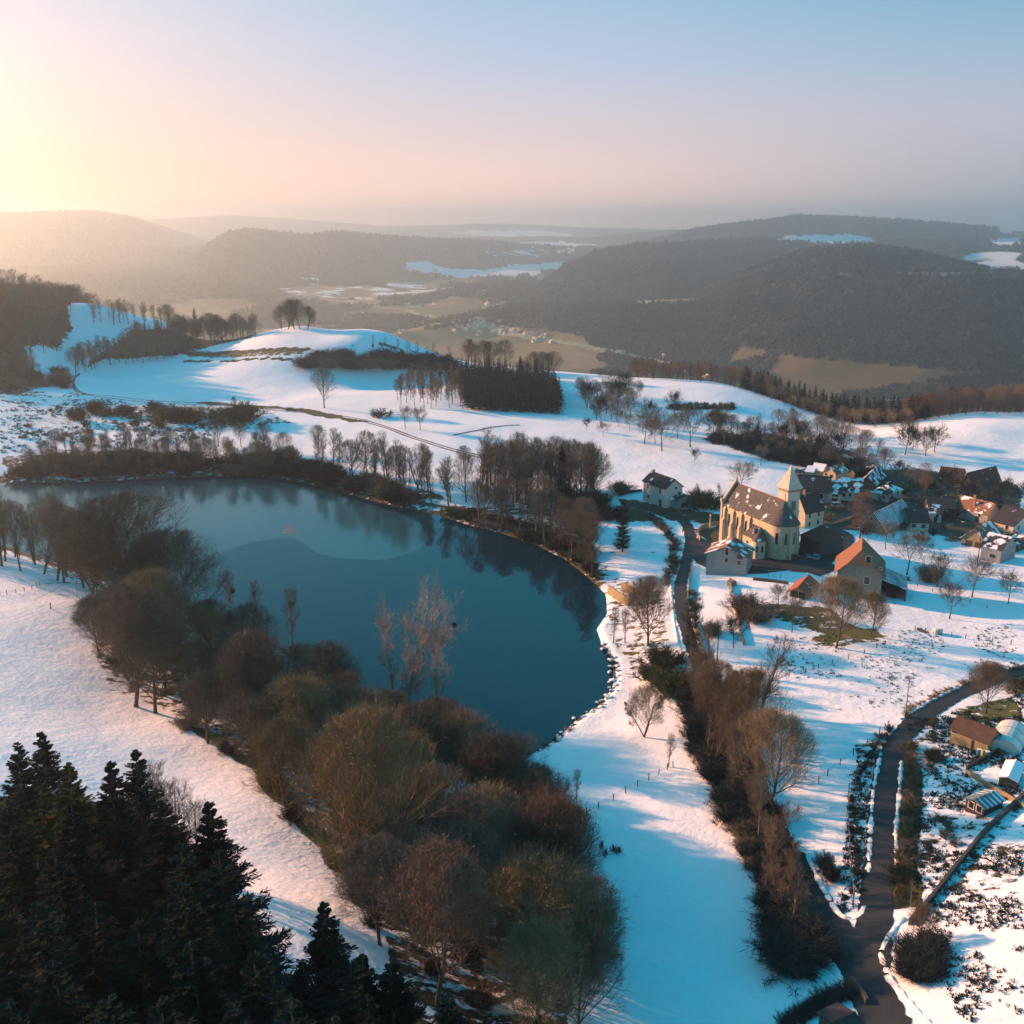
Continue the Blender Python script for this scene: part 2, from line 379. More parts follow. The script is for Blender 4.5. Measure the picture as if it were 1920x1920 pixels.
FOREST = (.024, .024, .022)
FIELD = (.17, .145, .075)
GRASS = (.105, .085, .035)
VPX, VPY = project(gx, gy, gz)
_wk = np.clip(1.0 * 1920 / np.maximum(np.hypot(gx, gy), 60), 0, 26)
WPX = VPX + (fbm(gx, gy, 14, 3, 301) - .5) * 10 * _wk * .5; WPY = VPY + (fbm(gx, gy, 14, 3, 302) - .5) * 5 * _wk * .4
_fr = gy > 1500
WPX = np.where(_fr, VPX + (fbm(gx, gy, 160, 3, 303) - .5) * 40, WPX); WPY = np.where(_fr, VPY + (fbm(gx, gy, 160, 3, 304) - .5) * 6, WPY)
snow = np.ones(len(gx)); gcol = np.tile(np.array(GRASS), (len(gx), 1)); farness = smooth(900, 1500, gy)
farA = (gy > 1500)
# valley and hills: no snow by default
Ecur = np.interp(VPX, EDGE_PX, EDGE_Y)
beyond = (gy > Ecur + 25) & (gy > 300)
snow[beyond] = .0; gcol[beyond] = FOREST
snow[beyond & (gy < Ecur + 60)] = .45
low = farA & (gz < FLOOR + 35 + 40 * smooth(3200, 7500, gy))
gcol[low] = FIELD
# field parcels in the valley: jittered blocks
qa = gx * .8 + gy * .6; qb = -gx * .6 + gy * .8
cell = _hash(np.floor(qa / 210 + .5 * vnoise(gx / 300, gy / 300, 5)), np.floor(qb / 130), 77)
pal = np.array([(.19, .115, .065), (.12, .09, .045), (.21, .13, .085), (.10, .07, .04), (.14, .10, .055), (.22, .14, .09)])
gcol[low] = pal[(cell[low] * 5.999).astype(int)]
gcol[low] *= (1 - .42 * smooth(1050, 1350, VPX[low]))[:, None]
wood = fbm(gx, gy, 420, 4, 21)
wv = low & (wood > np.where(VPX > 1050, .53, .56)) & (gy > np.where(VPX > 1050, 1700, 2900))
gcol[wv] = FOREST
hills_up = farA & ~low
gcol[hills_up] = FOREST
MID = farA & (gy > 3800) & (VPX < 1080) & (gz < -60)
snow[MID] = np.clip((fbm(gx, gy, 500, 4, 91)[MID] - .44) * 2.4, 0, .47) * smooth(3800, 5200, gy[MID]) * smooth(250, 620, VPX[MID])

def paint(poly, s=None, col=None, ymin=0, ymax=1e9, soft=None):
    m = in_poly(WPX, WPY, poly) & (gy > ymin) & (gy < ymax)
    if soft:
        d = poly_dist(WPX, WPY, poly); w = np.clip(d / soft, 0, 1)
        w = np.where(m, w, 0)
    else: w = np.where(m, np.clip(poly_dist(WPX, WPY, poly) / 1.5, 0, 1), 0)
    if s is not None: snow[:] = snow * (1 - w) + s * w
    if col is not None: gcol[:] = gcol * (1 - w[:, None]) + np.array(col) * w[:, None]
def paint_line(pts, width, s, col=None, ymin=0, ymax=2000, soft=.5):
    """a strip on the ground along points given where they show; width in metres"""
    wp = [tuple(P(*q)[:2]) for q in pts]
    m = (gy > ymin) & (gy < ymax) & (np.hypot(gx, gy) < 2500)
    idx = np.nonzero(m)[0]; d = poly_dist(gx[idx], gy[idx], wp, closed=False)
    d = d + (fbm(gx[idx], gy[idx], 9, 3, 31) - .5) * width * .9
    w = 1 - smooth(width * (1 - soft) / 2, width / 2 + .1, d)
    snow[idx] = snow[idx] * (1 - w) + s * w
    if col is not None: gcol[idx] = gcol[idx] * (1 - w[:, None]) + np.array(col) * w[:, None]
# --- hills
_i = np.nonzero((np.hypot(gx, gy) < 700) & (gy > 225))[0]; _d = poly_dist(gx[_i], gy[_i], SHORE); _k = (1 - smooth(3, 8, _d + (fbm(gx[_i], gy[_i], 9, 3, 71) - .5) * 6)) * smooth(225, 250, gy[_i]); snow[_i] = snow[_i] * (1 - _k) + .40 * _k; gcol[_i] = gcol[_i] * (1 - _k[:, None]) + np.array((.06, .045, .03)) * _k[:, None]
paint([(1430, 452), (1480, 441), (1600, 438), (1640, 447), (1655, 458), (1560, 462), (1480, 460)], .95, FIELD, 5000, 8000)
paint([(1790, 478), (1840, 470), (1920, 474), (1920, 510), (1860, 508), (1800, 490)], .58, FIELD, 4000, 9000)
paint([(1840, 452), (1880, 444), (1920, 446), (1920, 462), (1870, 464)], .75, FIELD, 4000, 9000)
paint([(960, 452), (1050, 452), (1140, 459), (1130, 467), (1060, 466), (970, 463)], .9, FIELD, 7000, 16000)
paint([(840, 432), (1000, 430), (1100, 440), (1000, 444), (860, 442)], .7, FIELD, 8500, 16000)
paint([(770, 490), (800, 488), (830, 500), (900, 505), (960, 495), (1060, 490), (1050, 505), (980, 520), (860, 522), (760, 512)], .66, FIELD, 3800, 9000)
paint([(520, 523), (600, 520), (620, 527), (560, 530)], .8, FIELD, 3800, 9000)
paint([(1180, 563), (1310, 558), (1320, 564), (1200, 570)], .35, (.2, .18, .12), 2500, 3700)
paint([(1560, 512), (1870, 510), (1870, 517), (1560, 516)], .45, (.25, .22, .17), 2500, 3700)
# --- mid ground
for _x, _y, _r in ((1700, 1086, 34), (1760, 1108, 26), (1824, 1128, 26), (1890, 1140, 22), (1785, 1168, 30), (1575, 1222, 50), (1640, 1200, 24), (1165, 1040, 26), (1215, 1218, 30), (1460, 1160, 30), (1390, 1150, 30), (1690, 1130, 22), (1850, 1345, 34)):
    paint([(_x + _r * math.cos(a_ * .7854), _y + _r * .28 * math.sin(a_ * .7854)) for a_ in range(8)], .30, (.07, .065, .03), soft=4)
paint([(900, 800), (1100, 790), (1400, 900), (1480, 960), (1200, 900), (1000, 860)], .80, soft=25)
paint([(1700, 1090), (1920, 1120), (1920, 1190), (1640, 1180)], .80, soft=12)
paint([(480, 800), (760, 840), (640, 870), (500, 840)], .84, soft=10)
paint([(350, 655), (570, 645), (575, 672), (340, 678)], .42, soft=8)
paint([(480, 620), (640, 622), (800, 650), (850, 675), (600, 668), (480, 645)], .66, soft=12)
paint([(0, 735), (140, 735), (200, 780), (130, 830), (0, 830)], .60, soft=15)
paint([(140, 745), (420, 765), (470, 800), (300, 830), (180, 800)], .52, soft=12)
paint_line([(380, 755), (560, 768), (680, 790)], 9, .18, (.06, .055, .03))
paint_line([(345, 662), (450, 661), (575, 656)], 6, .15, (.05, .05, .035))
paint_line([(350, 677), (430, 678), (560, 677)], 5, .2, (.05, .05, .035))
paint_line([(700, 648), (780, 662), (850, 682)], 5, .4, (.06, .05, .035))
paint([(0, 845), (250, 835), (520, 845), (700, 890), (900, 940), (760, 945), (560, 895), (300, 890), (0, 895)], .44, (.05, .045, .03), soft=10)
paint([(900, 940), (1120, 950), (1110, 1080), (1010, 1020), (880, 975), (760, 948), (760, 930)], .50, (.09, .07, .04), soft=8)
paint([(1150, 930), (1400, 960), (1400, 1000), (1300, 985), (1240, 980), (1150, 985)], .35, (.06, .05, .03), soft=8)
paint([(1120, 1080), (1250, 1080), (1280, 1290), (1190, 1290), (1120, 1180)], .54, GRASS, soft=14)
paint([(1120, 1000), (1260, 1000), (1265, 1060), (1120, 1080)], .66, soft=8)
paint([(1300, 1090), (1480, 1120), (1480, 1200), (1330, 1230)], .72, soft=12)
paint([(1390, 1120), (1560, 1130), (1640, 1190), (1560, 1210), (1440, 1160)], .42, (.05, .045, .025), soft=14)
paint([(1500, 1190), (1640, 1170), (1690, 1200), (1600, 1235), (1480, 1230)], .30, GRASS, soft=14)
paint([(1420, 1200), (1920, 1180), (1920, 1260), (1700, 1330), (1500, 1330)], .70, GRASS, soft=25)
paint([(1500, 1340), (1680, 1340), (1600, 1450), (1540, 1500)], .74, GRASS, soft=15)
paint([(1600, 1400), (1660, 1370), (1640, 1450), (1625, 1600), (1610, 1700), (1585, 1700), (1590, 1500)], .56, (.035, .03, .02), soft=5)
paint([(1690, 1400), (1730, 1360), (1800, 1400), (1920, 1440), (1920, 1920), (1850, 1920), (1700, 1700), (1680, 1560)], .56, (.05, .045, .025), soft=10)
paint([(1800, 1440), (1920, 1440), (1920, 1500), (1830, 1450)], .74, soft=5)
paint([(1760, 1330), (1920, 1290), (1920, 1370), (1800, 1350)], .38, (.09, .09, .03), soft=10)
paint([(1700, 1750), (1920, 1650), (1920, 1920), (1780, 1920)], .68, (.05, .045, .025), soft=15)
paint([(1480, 870), (1700, 870), (1920, 900), (1920, 1040), (1700, 1000), (1560, 1000), (1480, 950)], .35, (.05, .048, .04), soft=10)  # wet bare ground; snow thinned further to stand in for the village shade
paint([(1330, 800), (1500, 800), (1660, 870), (1640, 905), (1560, 885), (1480, 872), (1400, 850), (1330, 838)], .44, (.045, .04, .03), soft=8)
paint([(600, 1420), (900, 1500), (1010, 1620), (1060, 1750), (1100, 1990), (780, 1990), (700, 1760), (640, 1650)], .44, (.04, .033, .022), soft=14)
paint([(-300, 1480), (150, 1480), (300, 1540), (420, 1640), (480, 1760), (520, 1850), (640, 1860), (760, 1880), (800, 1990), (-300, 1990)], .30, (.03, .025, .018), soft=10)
paint([(1410, 1000), (1560, 1030), (1560, 1085), (1410, 1060)], .42, (.06, .058, .055), soft=4)
paint([(1700, 1040), (1920, 1085), (1920, 1135), (1700, 1110)], .70, soft=8)
paint([(1300, 990), (1355, 985), (1355, 1010), (1320, 1020)], .3, (.06, .055, .05), soft=3)
paint([(1340, 780), (1480, 800), (1600, 860), (1480, 880), (1380, 860)], .62, soft=10)
paint([(1250, 757), (1380, 757), (1385, 772), (1260, 770)], .35, (.04, .04, .03), soft=3)
paint_line([(1690, 1395), (1705, 1450), (1700, 1520), (1695, 1600), (1690, 1690)], 4.5, .1, (.085, .06, .03))
paint_line([(1725, 1180), (1735, 1185)], 2, .2)
paint([(170, 1200), (215, 1310), (370, 1368), (480, 1440), (560, 1530), (640, 1625), (700, 1700), (900, 1500), (600, 1290), (400, 1165), (250, 1115)], .50, (.06, .045, .03), soft=10)
paint_line([(370, 1368), (480, 1440), (560, 1530), (640, 1625)], 4, .30, (.10, .08, .03))
paint([(-200, 1080), (170, 1110), (100, 1300), (300, 1420), (-200, 1400)], .93)
# forest floor on the west hill
_wp = [(-620, 540), (-276, 560), (-283, 640), (-314, 775), (-360, 920), (-700, 920)]; _i = np.nonzero((gx < -150) & (gx > -800) & (gy > 400) & (gy < 1000))[0]; _d = poly_dist(gx[_i], gy[_i], _wp) * np.where(in_poly(gx[_i], gy[_i], _wp), 1, -1) + (fbm(gx[_i], gy[_i], 22, 3, 9) - .5) * 22; _w1 = smooth(-6, 8, _d); snow[_i] = snow[_i] * (1 - _w1) + .2 * _w1; gcol[_i] = gcol[_i] * (1 - _w1[:, None]) + np.array(FOREST) * _w1[:, None]
paint([(-200, 680), (60, 680), (100, 730), (-200, 735)], .25, FOREST, soft=10)
paint([(140, 705), (200, 680), (330, 672), (480, 636), (470, 610), (250, 612), (180, 660)], .3, FOREST, soft=8)
# valley roads
for pts, w in (([(800, 590), (900, 602), (1000, 632), (1150, 660), (1290, 690)], 9), ([(1180, 665), (1250, 680), (1300, 705)], 7), ([(600, 560), (760, 580), (860, 598)], 8)):
    wp = [tuple(P(*q)[:2]) for q in pts]; idx = np.nonzero(farA & (gy < 6000))[0]
    d = poly_dist(gx[idx], gy[idx], wp, closed=False); s_ = idx[d < w * 1.6]; snow[s_] = 0; gcol[s_] = (.33, .28, .22)

for nm, dt, ar in (('snow', 'FLOAT', snow), ('farness', 'FLOAT', farness)):
    at = me_ground.attributes.new(nm, dt, 'POINT'); at.data.foreach_set('value', ar.astype(np.float32))
at = me_ground.attributes.new('gcol', 'FLOAT_COLOR', 'POINT'); at.data.foreach_set('color', np.concatenate([gcol, np.ones((len(gcol), 1))], 1).astype(np.float32).ravel())
me_ground.materials.append(ground_material())

# ------------------------------------------------------------------ lake
def poly_object(name, pts, z, mat, kind='structure'):
    me = bpy.data.meshes.new(name); me.from_pydata([(x, y, z) for x, y in pts], [], [list(range(len(pts)))]); me.update()
    if me.polygons[0].normal.z < 0: me.flip_normals()
    o = bpy.data.objects.new(name, me); COL.objects.link(o); me.materials.append(mat)
    if kind: o['kind'] = kind
    return o
def water_mat():
    m, nt, bs = new_mat('lake water'); g = G(nt); p = g.pos()
    bs.inputs['Base Color'].default_value = (.0001, .022, .036, 1); bs.inputs['Roughness'].default_value = .03; bs.inputs['Specular IOR Level'].default_value = .5; bs.inputs['IOR'].default_value = 1.33
    g.bump(bs, g.noise(g.scale(p, (1, .5, 1)), .9, 3, .5), .10, .04); return m
def ice_mat():
    m, nt, bs = new_mat('thin ice'); g = G(nt); p = g.pos()
    n = g.noise(p, .02, 5, .6); c = g.mix(g.maprange(n, .3, .7), (.004, .045, .060), (.018, .075, .090))
    g.L.new(c, bs.inputs['Base Color']); bs.inputs['Roughness'].default_value = .12; bs.inputs['Specular IOR Level'].default_value = .4
    g.bump(bs, g.noise(p, .5, 3, .5), .08, .05); return m
WATER = water_mat()
lk = [(x, y) for x, y in SHORE]
cx_ = sum(p[0] for p in lk) / len(lk); cy_ = sum(p[1] for p in lk) / len(lk)
poly_object('lake', [(x + (x - cx_) * .03, y + (y - cy_) * .03) for x, y in lk], .0, WATER)
icep = [(-380, 918), (0, 909), (120, 909), (260, 904), (400, 898), (480, 898), (560, 910), (640, 930), (700, 948), (755, 964), (790, 985), (805, 1010), (790, 1030), (755, 1042), (718, 1050), (690, 1050), (655, 1049), (620, 1045),
        (590, 1035), (572, 1022), (558, 1011), (540, 1008), (510, 1011), (480, 1016), (450, 1024), (420, 1035), (395, 1045), (350, 1055), (250, 1060), (100, 1035), (-380, 990)]
ip = [tuple(at_z(x, y, .03)[:2]) for x, y in icep]
pp = []
rs = random.Random(3)
for i in range(len(ip)):
    a, b = ip[i], ip[(i + 1) % len(ip)]
    for k in range(6):
        t = k / 6; j = 0.5
        pp.append((a[0] + (b[0] - a[0]) * t + rs.uniform(-j, j), a[1] + (b[1] - a[1]) * t + rs.uniform(-j, j)))
poly_object('lake_ice', pp, .03, ice_mat())
fl = [(528, 1000), (533, 992), (537, 980), (542, 986), (548, 984), (556, 992), (552, 998), (558, 1003), (540, 1003)]
m_fl = flat_mat('snow on ice', (.07, .14, .16), .1, .3, .7)
poly_object('snow_on_ice', [tuple(at_z(x, y, .06)[:2]) for x, y in fl], .06, m_fl)

# ------------------------------------------------------------------ haze
def haze():
    me = bpy.data.meshes.new('haze')
    x0, x1, y0, y1, z0, z1 = -17000, 17000, -1500, 16800, -330, 330
    z1 = 330
    V = [(x, y, z) for z in (z0, z1) for y in (y0, y1) for x in (x0, x1)]
    me.from_pydata(V, [], [(0, 2, 3, 1), (4, 5, 7, 6), (0, 1, 5, 4), (2, 6, 7, 3), (0, 4, 6, 2), (1, 3, 7, 5)]); me.update()
    o = bpy.data.objects.new('haze', me); COL.objects.link(o); o['kind'] = 'stuff'; o['label'] = 'pale winter haze filling the valley air'
    m = bpy.data.materials.new('haze air'); m.use_nodes = True; nt = m.node_tree; nt.nodes.clear()
    out = nt.nodes.new('ShaderNodeOutputMaterial'); v = nt.nodes.new('ShaderNodeVolumePrincipled')
    v.inputs['Color'].default_value = (.69, .86, .92, 1); v.inputs['Density'].default_value = HAZE_D; v.inputs['Anisotropy'].default_value = .80
    nt.links.new(v.outputs[0], out.inputs['Volume']); me.materials.append(m)
    return o
HAZE_D = 1.5e-4
haze()
# ------------------------------------------------------------------ tree building (numpy)
def norm(v): return v / np.maximum(np.linalg.norm(v, axis=-1, keepdims=True), 1e-9)
def frames(d):
    up = np.where(np.abs(d[:, 2:3]) > .95, np.array([[1., 0, 0]]), np.array([[0, 0, 1.]]))
    u = norm(np.cross(d, up)); w = np.cross(d, u); return u, w
def tubes(p0, p1, r0, r1, sides=3, rng=None):
    """open tapered prisms; p0,p1 (n,3)"""
    n = len(p0); d = norm(p1 - p0); u, w = frames(d)
    ph = (rng.random(n) if rng is not None else np.zeros(n)) * 6.28
    V = []
    for (p, r) in ((p0, r0), (p1, r1)):
        for k in range(sides):
            a = ph + k * 2 * math.pi / sides
            V.append(p + (np.cos(a)[:, None] * u + np.sin(a)[:, None] * w) * np.asarray(r)[:, None])
    V = np.stack(V, 1).reshape(-1, 3)
    b = (np.arange(n) * 2 * sides)[:, None]
    Fs = []
    for k in range(sides):
        k2 = (k + 1) % sides
        Fs.append(np.concatenate([b + k, b + k2, b + sides + k2, b + sides + k], 1))
    return V, np.stack(Fs, 1).reshape(-1, 4)
def slivers(p0, p1, w, rng):
    """one thin tapering face per twig"""
    n = len(p0); d = norm(p1 - p0); r = norm(np.cross(d, rng.normal(size=(n, 3))))
    V = np.stack([p0 - r * w[:, None] / 2, p0 + r * w[:, None] / 2, p1], 1).reshape(-1, 3)
    return V, np.arange(n * 3).reshape(-1, 3)
class Geo:
    def __init__(s): s.V = []; s.q = []; s.t = []; s.n = 0
    def add(s, V, Fc):
        (s.q if Fc.shape[1] == 4 else s.t).append(Fc + s.n); s.V.append(V); s.n += len(V)
    def mesh(s, name, mat, smooth_=False):
        fl = []
        if s.q: fl.append(np.concatenate(s.q))
        if s.t: fl.append(np.concatenate(s.t))
        me = raw_mesh(name, np.concatenate(s.V), fl, smooth_=smooth_); me.materials.append(mat); return me
def wander(p, d, L, segs, bend, up, rng):
    """polylines: returns points (n, segs+1, 3), dirs"""
    n = len(p); pts = [p]; d = d.copy(); dirs = [d]
    for k in range(segs):
        d = norm(d + rng.normal(size=(n, 3)) * bend + np.array([0, 0, 1.]) * up)
        p = p + d * (L / segs)[:, None]; pts.append(p); dirs.append(d)
    return np.stack(pts, 1), np.stack(dirs, 1)
def poly_tubes(geo, pts, r0, r1, sides, rng=None):
    s = pts.shape[1] - 1
    for k in range(s):
        a = r0 + (r1 - r0) * (k / s); b = r0 + (r1 - r0) * ((k + 1) / s)
        geo.add(*tubes(pts[:, k], pts[:, k + 1], a, b, sides))
def children(pts, dirs, nper, tmin, tmax, ang, angv, rng, taper=.6):
    n, m, _ = pts.shape; m -= 1
    t = tmin + (tmax - tmin) * (np.arange(nper)[None, :] + rng.random((n, nper))) / nper
    f = t * m; i = np.minimum(f.astype(int), m - 1); fr = f - i
    r = np.arange(n)[:, None]
    p = pts[r, i] * (1 - fr[..., None]) + pts[r, i + 1] * fr[..., None]
    d = dirs[r, i + 1]
    d = d.reshape(-1, 3); p = p.reshape(-1, 3); u, w = frames(d)
    ph = (np.arange(nper)[None, :] * 2.4 + rng.random((n, 1)) * 6.28 + rng.normal(size=(n, nper)) * .5).reshape(-1)
    a = ang + rng.normal(size=len(p)) * angv
    nd = d * np.cos(a)[:, None] + (u * np.cos(ph)[:, None] + w * np.sin(ph)[:, None]) * np.sin(a)[:, None]
    return p, norm(nd), t.reshape(-1), np.repeat(np.arange(n), nper)
def env_dist(p, d, Ht, width, trunk):
    c = np.array([0, 0, Ht * (.5 + trunk * .45)]); ax = np.array([width / 2, width / 2, Ht * (.5 - trunk * .45)])
    q = (p - c) / ax; e = d / ax; A = (e * e).sum(1); B = (q * e).sum(1); C_ = (q * q).sum(1) - 1
    disc = np.maximum(B * B - A * C_, 0); return np.maximum((-B + np.sqrt(disc)) / A, .15)
def bare_tree(seed, Ht=20., width=14., trunk=.22, limbs=16, n2=8, n3=7, n4=7, tw=.035, stems=1, shape='round', up=.10, sprawl=0.0, leaf=0):
    """returns (trunk geo, crown geo)"""
    rng = np.random.default_rng(seed); T = Geo(); C = Geo()
    p = np.zeros((stems, 3)); d = norm(np.concatenate([rng.normal(size=(stems, 2)) * (.05 if stems == 1 else .30), np.ones((stems, 1))], 1))
    Ht_s = Ht * (rng.uniform(.82, 1.0, stems) if stems > 1 else np.ones(1)) * .90
    pts, dirs = wander(p, d, Ht_s, 9, .045 if stems == 1 else .06, .04, rng)
    r0 = np.full(stems, Ht * .016 + .03) * (.75 if stems > 1 else 1)
    poly_tubes(T, pts, r0, r0 * .12, 7)
    T.add(*tubes(np.array([[0, 0, -.6]]), np.array([[0, 0, .35]]), np.array([r0[0] * (1.6 if stems == 1 else 2.2)]), np.array([r0[0] * 1.03]), 7))
    # limbs
    p, d, t, par = children(pts, dirs, limbs, trunk, .97, R(50), .14, rng)
    tt = (t - trunk) / (1 - trunk)
    env = {'round': np.sin(np.clip(tt * .80 + .20, 0, 1) * math.pi) ** .7, 'tall': .30 + .55 * np.sin(np.clip(tt * .9 + .1, 0, 1) * math.pi), 'fan': .45 + .6 * tt, 'flat': np.clip(1.15 - tt * .7, 0, 1)}[shape]
    L = width / 2 * 1.15 * np.clip(env, .18, 1.2) * rng.uniform(.8, 1.15, len(p))
    if shape == 'round' and Ht > 10: L = env_dist(p, norm(d + np.array([0, 0, .25])), Ht, width, trunk) * rng.uniform(.66, .99, len(p))
    p2, d2 = wander(p, d, L, 5, .10 if shape == 'round' else .13, up, rng)
    rl = r0[par] * (1 - t * .75) * .42
    poly_tubes(T, p2, rl, rl * .25, 4)
    # boughs
    p, d, t, par2 = children(p2, d2, n2, .18, 1.0, R(40), .22, rng)
    L2 = L[par2] * (.62 - .25 * t) * rng.uniform(.7, 1.3, len(p))
    if shape == 'round' and Ht > 10: L2 = np.minimum(L2 * 1.2, env_dist(p, d, Ht, width, trunk) * rng.uniform(.75, 1.2, len(p)))
    p3, d3 = wander(p, d, L2, 3, .12, up * 1.1, rng)
    r3 = np.maximum(rl[par2] * .36, .018)
    poly_tubes(C, p3, r3, r3 * .4, 3)
    # twigs
    p, d, t, par3 = children(p3, d3, n3, .15, 1.0, R(36), .25, rng)
    L3 = np.maximum(L2[par3] * .55, .5) * rng.uniform(.6, 1.3, len(p))
    if shape == 'round' and Ht > 10: L3 = np.minimum(L3 * 1.15, env_dist(p, d, Ht, width, trunk) * rng.uniform(.8, 1.4, len(p)) + .35)
    p4, d4 = wander(p, d, L3, 2, .12, up * 1.2, rng)
    for k in range(2): C.add(*slivers(p4[:, k], p4[:, k + 1] + (p4[:, k + 1] - p4[:, k]) * .15, np.full(len(p), tw * (1.25 - .35 * k)), rng))
    if n4:
        p, d, t, par4 = children(p4, d4, n4, .2, 1.0, R(32), .25, rng)
        L4 = np.maximum(L3[par4] * .6, .35) * rng.uniform(.6, 1.4, len(p))
        C.add(*slivers(p, p + d * L4[:, None] + np.array([0, 0, .1]) * L4[:, None], np.full(len(p), tw * .8), rng))
        if leaf:
            k = rng.random(len(p)) < leaf; q = (p + d * L4[:, None])[k]
            C.add(*slivers(q, q + rng.normal(size=q.shape) * .13, np.full(len(q), .16), rng))
    return T, C
def spruce(seed, Ht=24., rad=4.2, whorls=34, per=9, nt_=16, droop=.35, tw=.16, base=.08):
    rng = np.random.default_rng(seed); T = Geo(); C = Geo()
    pts = np.array([[[0, 0, -.6], [0, 0, Ht * .3], [rng.normal() * .1, rng.normal() * .1, Ht * .7], [0, 0, Ht]]], float)
    poly_tubes(T, pts, np.array([Ht * .014 + .05]), np.array([.02]), 6)
    t = np.repeat(np.linspace(base, .985, whorls), per); t = np.clip(t + rng.normal(size=len(t)) * .008, base, .99); n = len(t)
    ph = rng.random(n) * 6.28
    Lb = (rad * (1 - t) ** .92 * rng.uniform(.68, 1.2, n) + .10) * (1 - .25 * np.clip((base + .12 - t) / .12, 0, 1))
    p0 = np.stack([np.zeros(n), np.zeros(n), t * Ht], -1); o = np.stack([np.cos(ph), np.sin(ph), np.zeros(n)], -1)
    sg = 5; P_ = []
    for k in range(sg + 1):
        s = k / sg
        z = -droop * s * (1 - t) * Lb * 1.0 + (.22 * s * s - .05 * s) * Lb * (1.1 - t * .2) + .25 * Lb * s * t
        P_.append(p0 + o * (Lb * s)[:, None] + np.stack([np.zeros(n), np.zeros(n), z], -1))
    pts = np.stack(P_, 1)
    r = .02 + Lb * .008
    for k in range(sg): C.add(*tubes(pts[:, k], pts[:, k + 1], r * (1 - k / sg * .8), r * (1 - (k + 1) / sg * .8), 3))
    # sprays
    s = rng.random((n, nt_)) ** .8; f = s * sg; i = np.minimum(f.astype(int), sg - 1); fr = f - i; rr_ = np.arange(n)[:, None]
    q = pts[rr_, i] * (1 - fr[..., None]) + pts[rr_, i + 1] * fr[..., None]; dd = norm(pts[rr_, i + 1] - pts[rr_, i])
    side = np.cross(dd, np.array([0, 0, 1.])); side = norm(side) * np.where(rng.random((n, nt_)) < .5, -1, 1)[..., None]
    ln = (Lb[:, None] * .30 * (1.15 - s * .8) + .10) * rng.uniform(.7, 1.3, (n, nt_))
    dv = norm(dd * .75 + side * rng.uniform(.5, 1., (n, nt_))[..., None] + np.array([0, 0, -1.]) * rng.uniform(-.1, .45, (n, nt_))[..., None])
    q = q.reshape(-1, 3); e = q + (dv * ln[..., None]).reshape(-1, 3)
    m_ = q + (e - q) * .45; wd = np.full(len(q), tw) * rng.uniform(.7, 1.4, len(q))
    # leaf-shaped spray: two faces each, flat-ish
    dn = norm(e - q); nrm = norm(np.array([0, 0, 1.]) + rng.normal(size=(len(q), 3)) * .5); rr2 = norm(np.cross(dn, nrm))
    V = np.stack([q, m_ - rr2 * wd[:, None], e, m_ + rr2 * wd[:, None]], 1).reshape(-1, 3)
    C.add(V, np.arange(len(q) * 4).reshape(-1, 4))
    return T, C
def bush(seed, r=1.6, h=2.2, n=60, per=26, tw=.05):
    rng = np.random.default_rng(seed); T = Geo(); C = Geo()
    p = np.concatenate([rng.normal(size=(n, 2)) * r * .28, np.full((n, 1), -.1)], 1)
    d = norm(np.concatenate([p[:, :2] * 1.1 / r + rng.normal(size=(n, 2)) * .35, np.ones((n, 1))], 1))
    L = h * rng.uniform(.6, 1.1, n); pts, dirs = wander(p, d, L, 3, .14, .02, rng)
    poly_tubes(T, pts, np.full(n, .035), np.full(n, .012), 3)
    q, dq, t, par = children(pts, dirs, per, .12, 1., R(42), .3, rng)
    L2 = L[par] * .34 * rng.uniform(.5, 1.3, len(q))
    C.add(*slivers(q, q + dq * L2[:, None], np.full(len(q), tw), rng))
    q2, dq2, t2, par2 = children(np.stack([q, q + dq * L2[:, None]], 1), np.stack([dq, dq], 1), 4, .2, 1, R(40), .3, rng)
    C.add(*slivers(q2, q2 + dq2 * (L2[par2] * .6)[:, None], np.full(len(q2), tw * .8), rng))
    return T, C

BARK = flat_mat('grey bark', (.115, .085, .058), .4, 2.0, .95, .3, objvar=.25)
BARK_P = flat_mat('pale bark', (.22, .17, .12), .35, 2.0, .95, .3, objvar=.2)
def twig_mat(name, col, ov=.3, trans=0):
    m, nt, bs = new_mat(name); g = G(nt); o = g.obj()
    n = g.noise(o, .35, 3, .6); k = g.m('MULTIPLY', g.maprange(n, .3, .7, .7, 1.35), g.maprange(g.rnd(), 0, 1, 1 - ov, 1 + ov))
    vm = nt.nodes.new('ShaderNodeVectorMath'); vm.operation = 'SCALE'; vm.inputs[0].default_value = col; g.L.new(k, vm.inputs['Scale'])
    g.L.new(vm.outputs[0], bs.inputs['Base Color']); bs.inputs['Roughness'].default_value = 1; bs.inputs['Specular IOR Level'].default_value = .05
    return m
TW_BROWN = twig_mat('brown twigs', (.150, .112, .076))
TW_GREY = twig_mat('grey twigs', (.125, .112, .090))
TW_GOLD = twig_mat('golden twigs', (.205, .148, .080))
TW_RUSSET = twig_mat('russet twigs', (.155, .105, .074))
TW_OLIVE = twig_mat('olive ivy twigs', (.062, .062, .026))
TW_PALE = twig_mat('pale poplar twigs', (.40, .33, .27))
TW_DARK = twig_mat('dark scrub twigs', (.028, .032, .029))
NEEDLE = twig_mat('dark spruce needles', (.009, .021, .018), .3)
NEEDLE_L = twig_mat('sunny spruce needles', (.032, .042, .015), .3)  # lighter copy of the needles, sunlit tint put into the colour
TRUNK_OBJ_NAME = 'trunk'
KINDS = {}
def reg(key, name, pair, bark, twig, h):
    KINDS[key] = (name, pair[0].mesh('trunk', bark), pair[1].mesh('crown', twig), h)
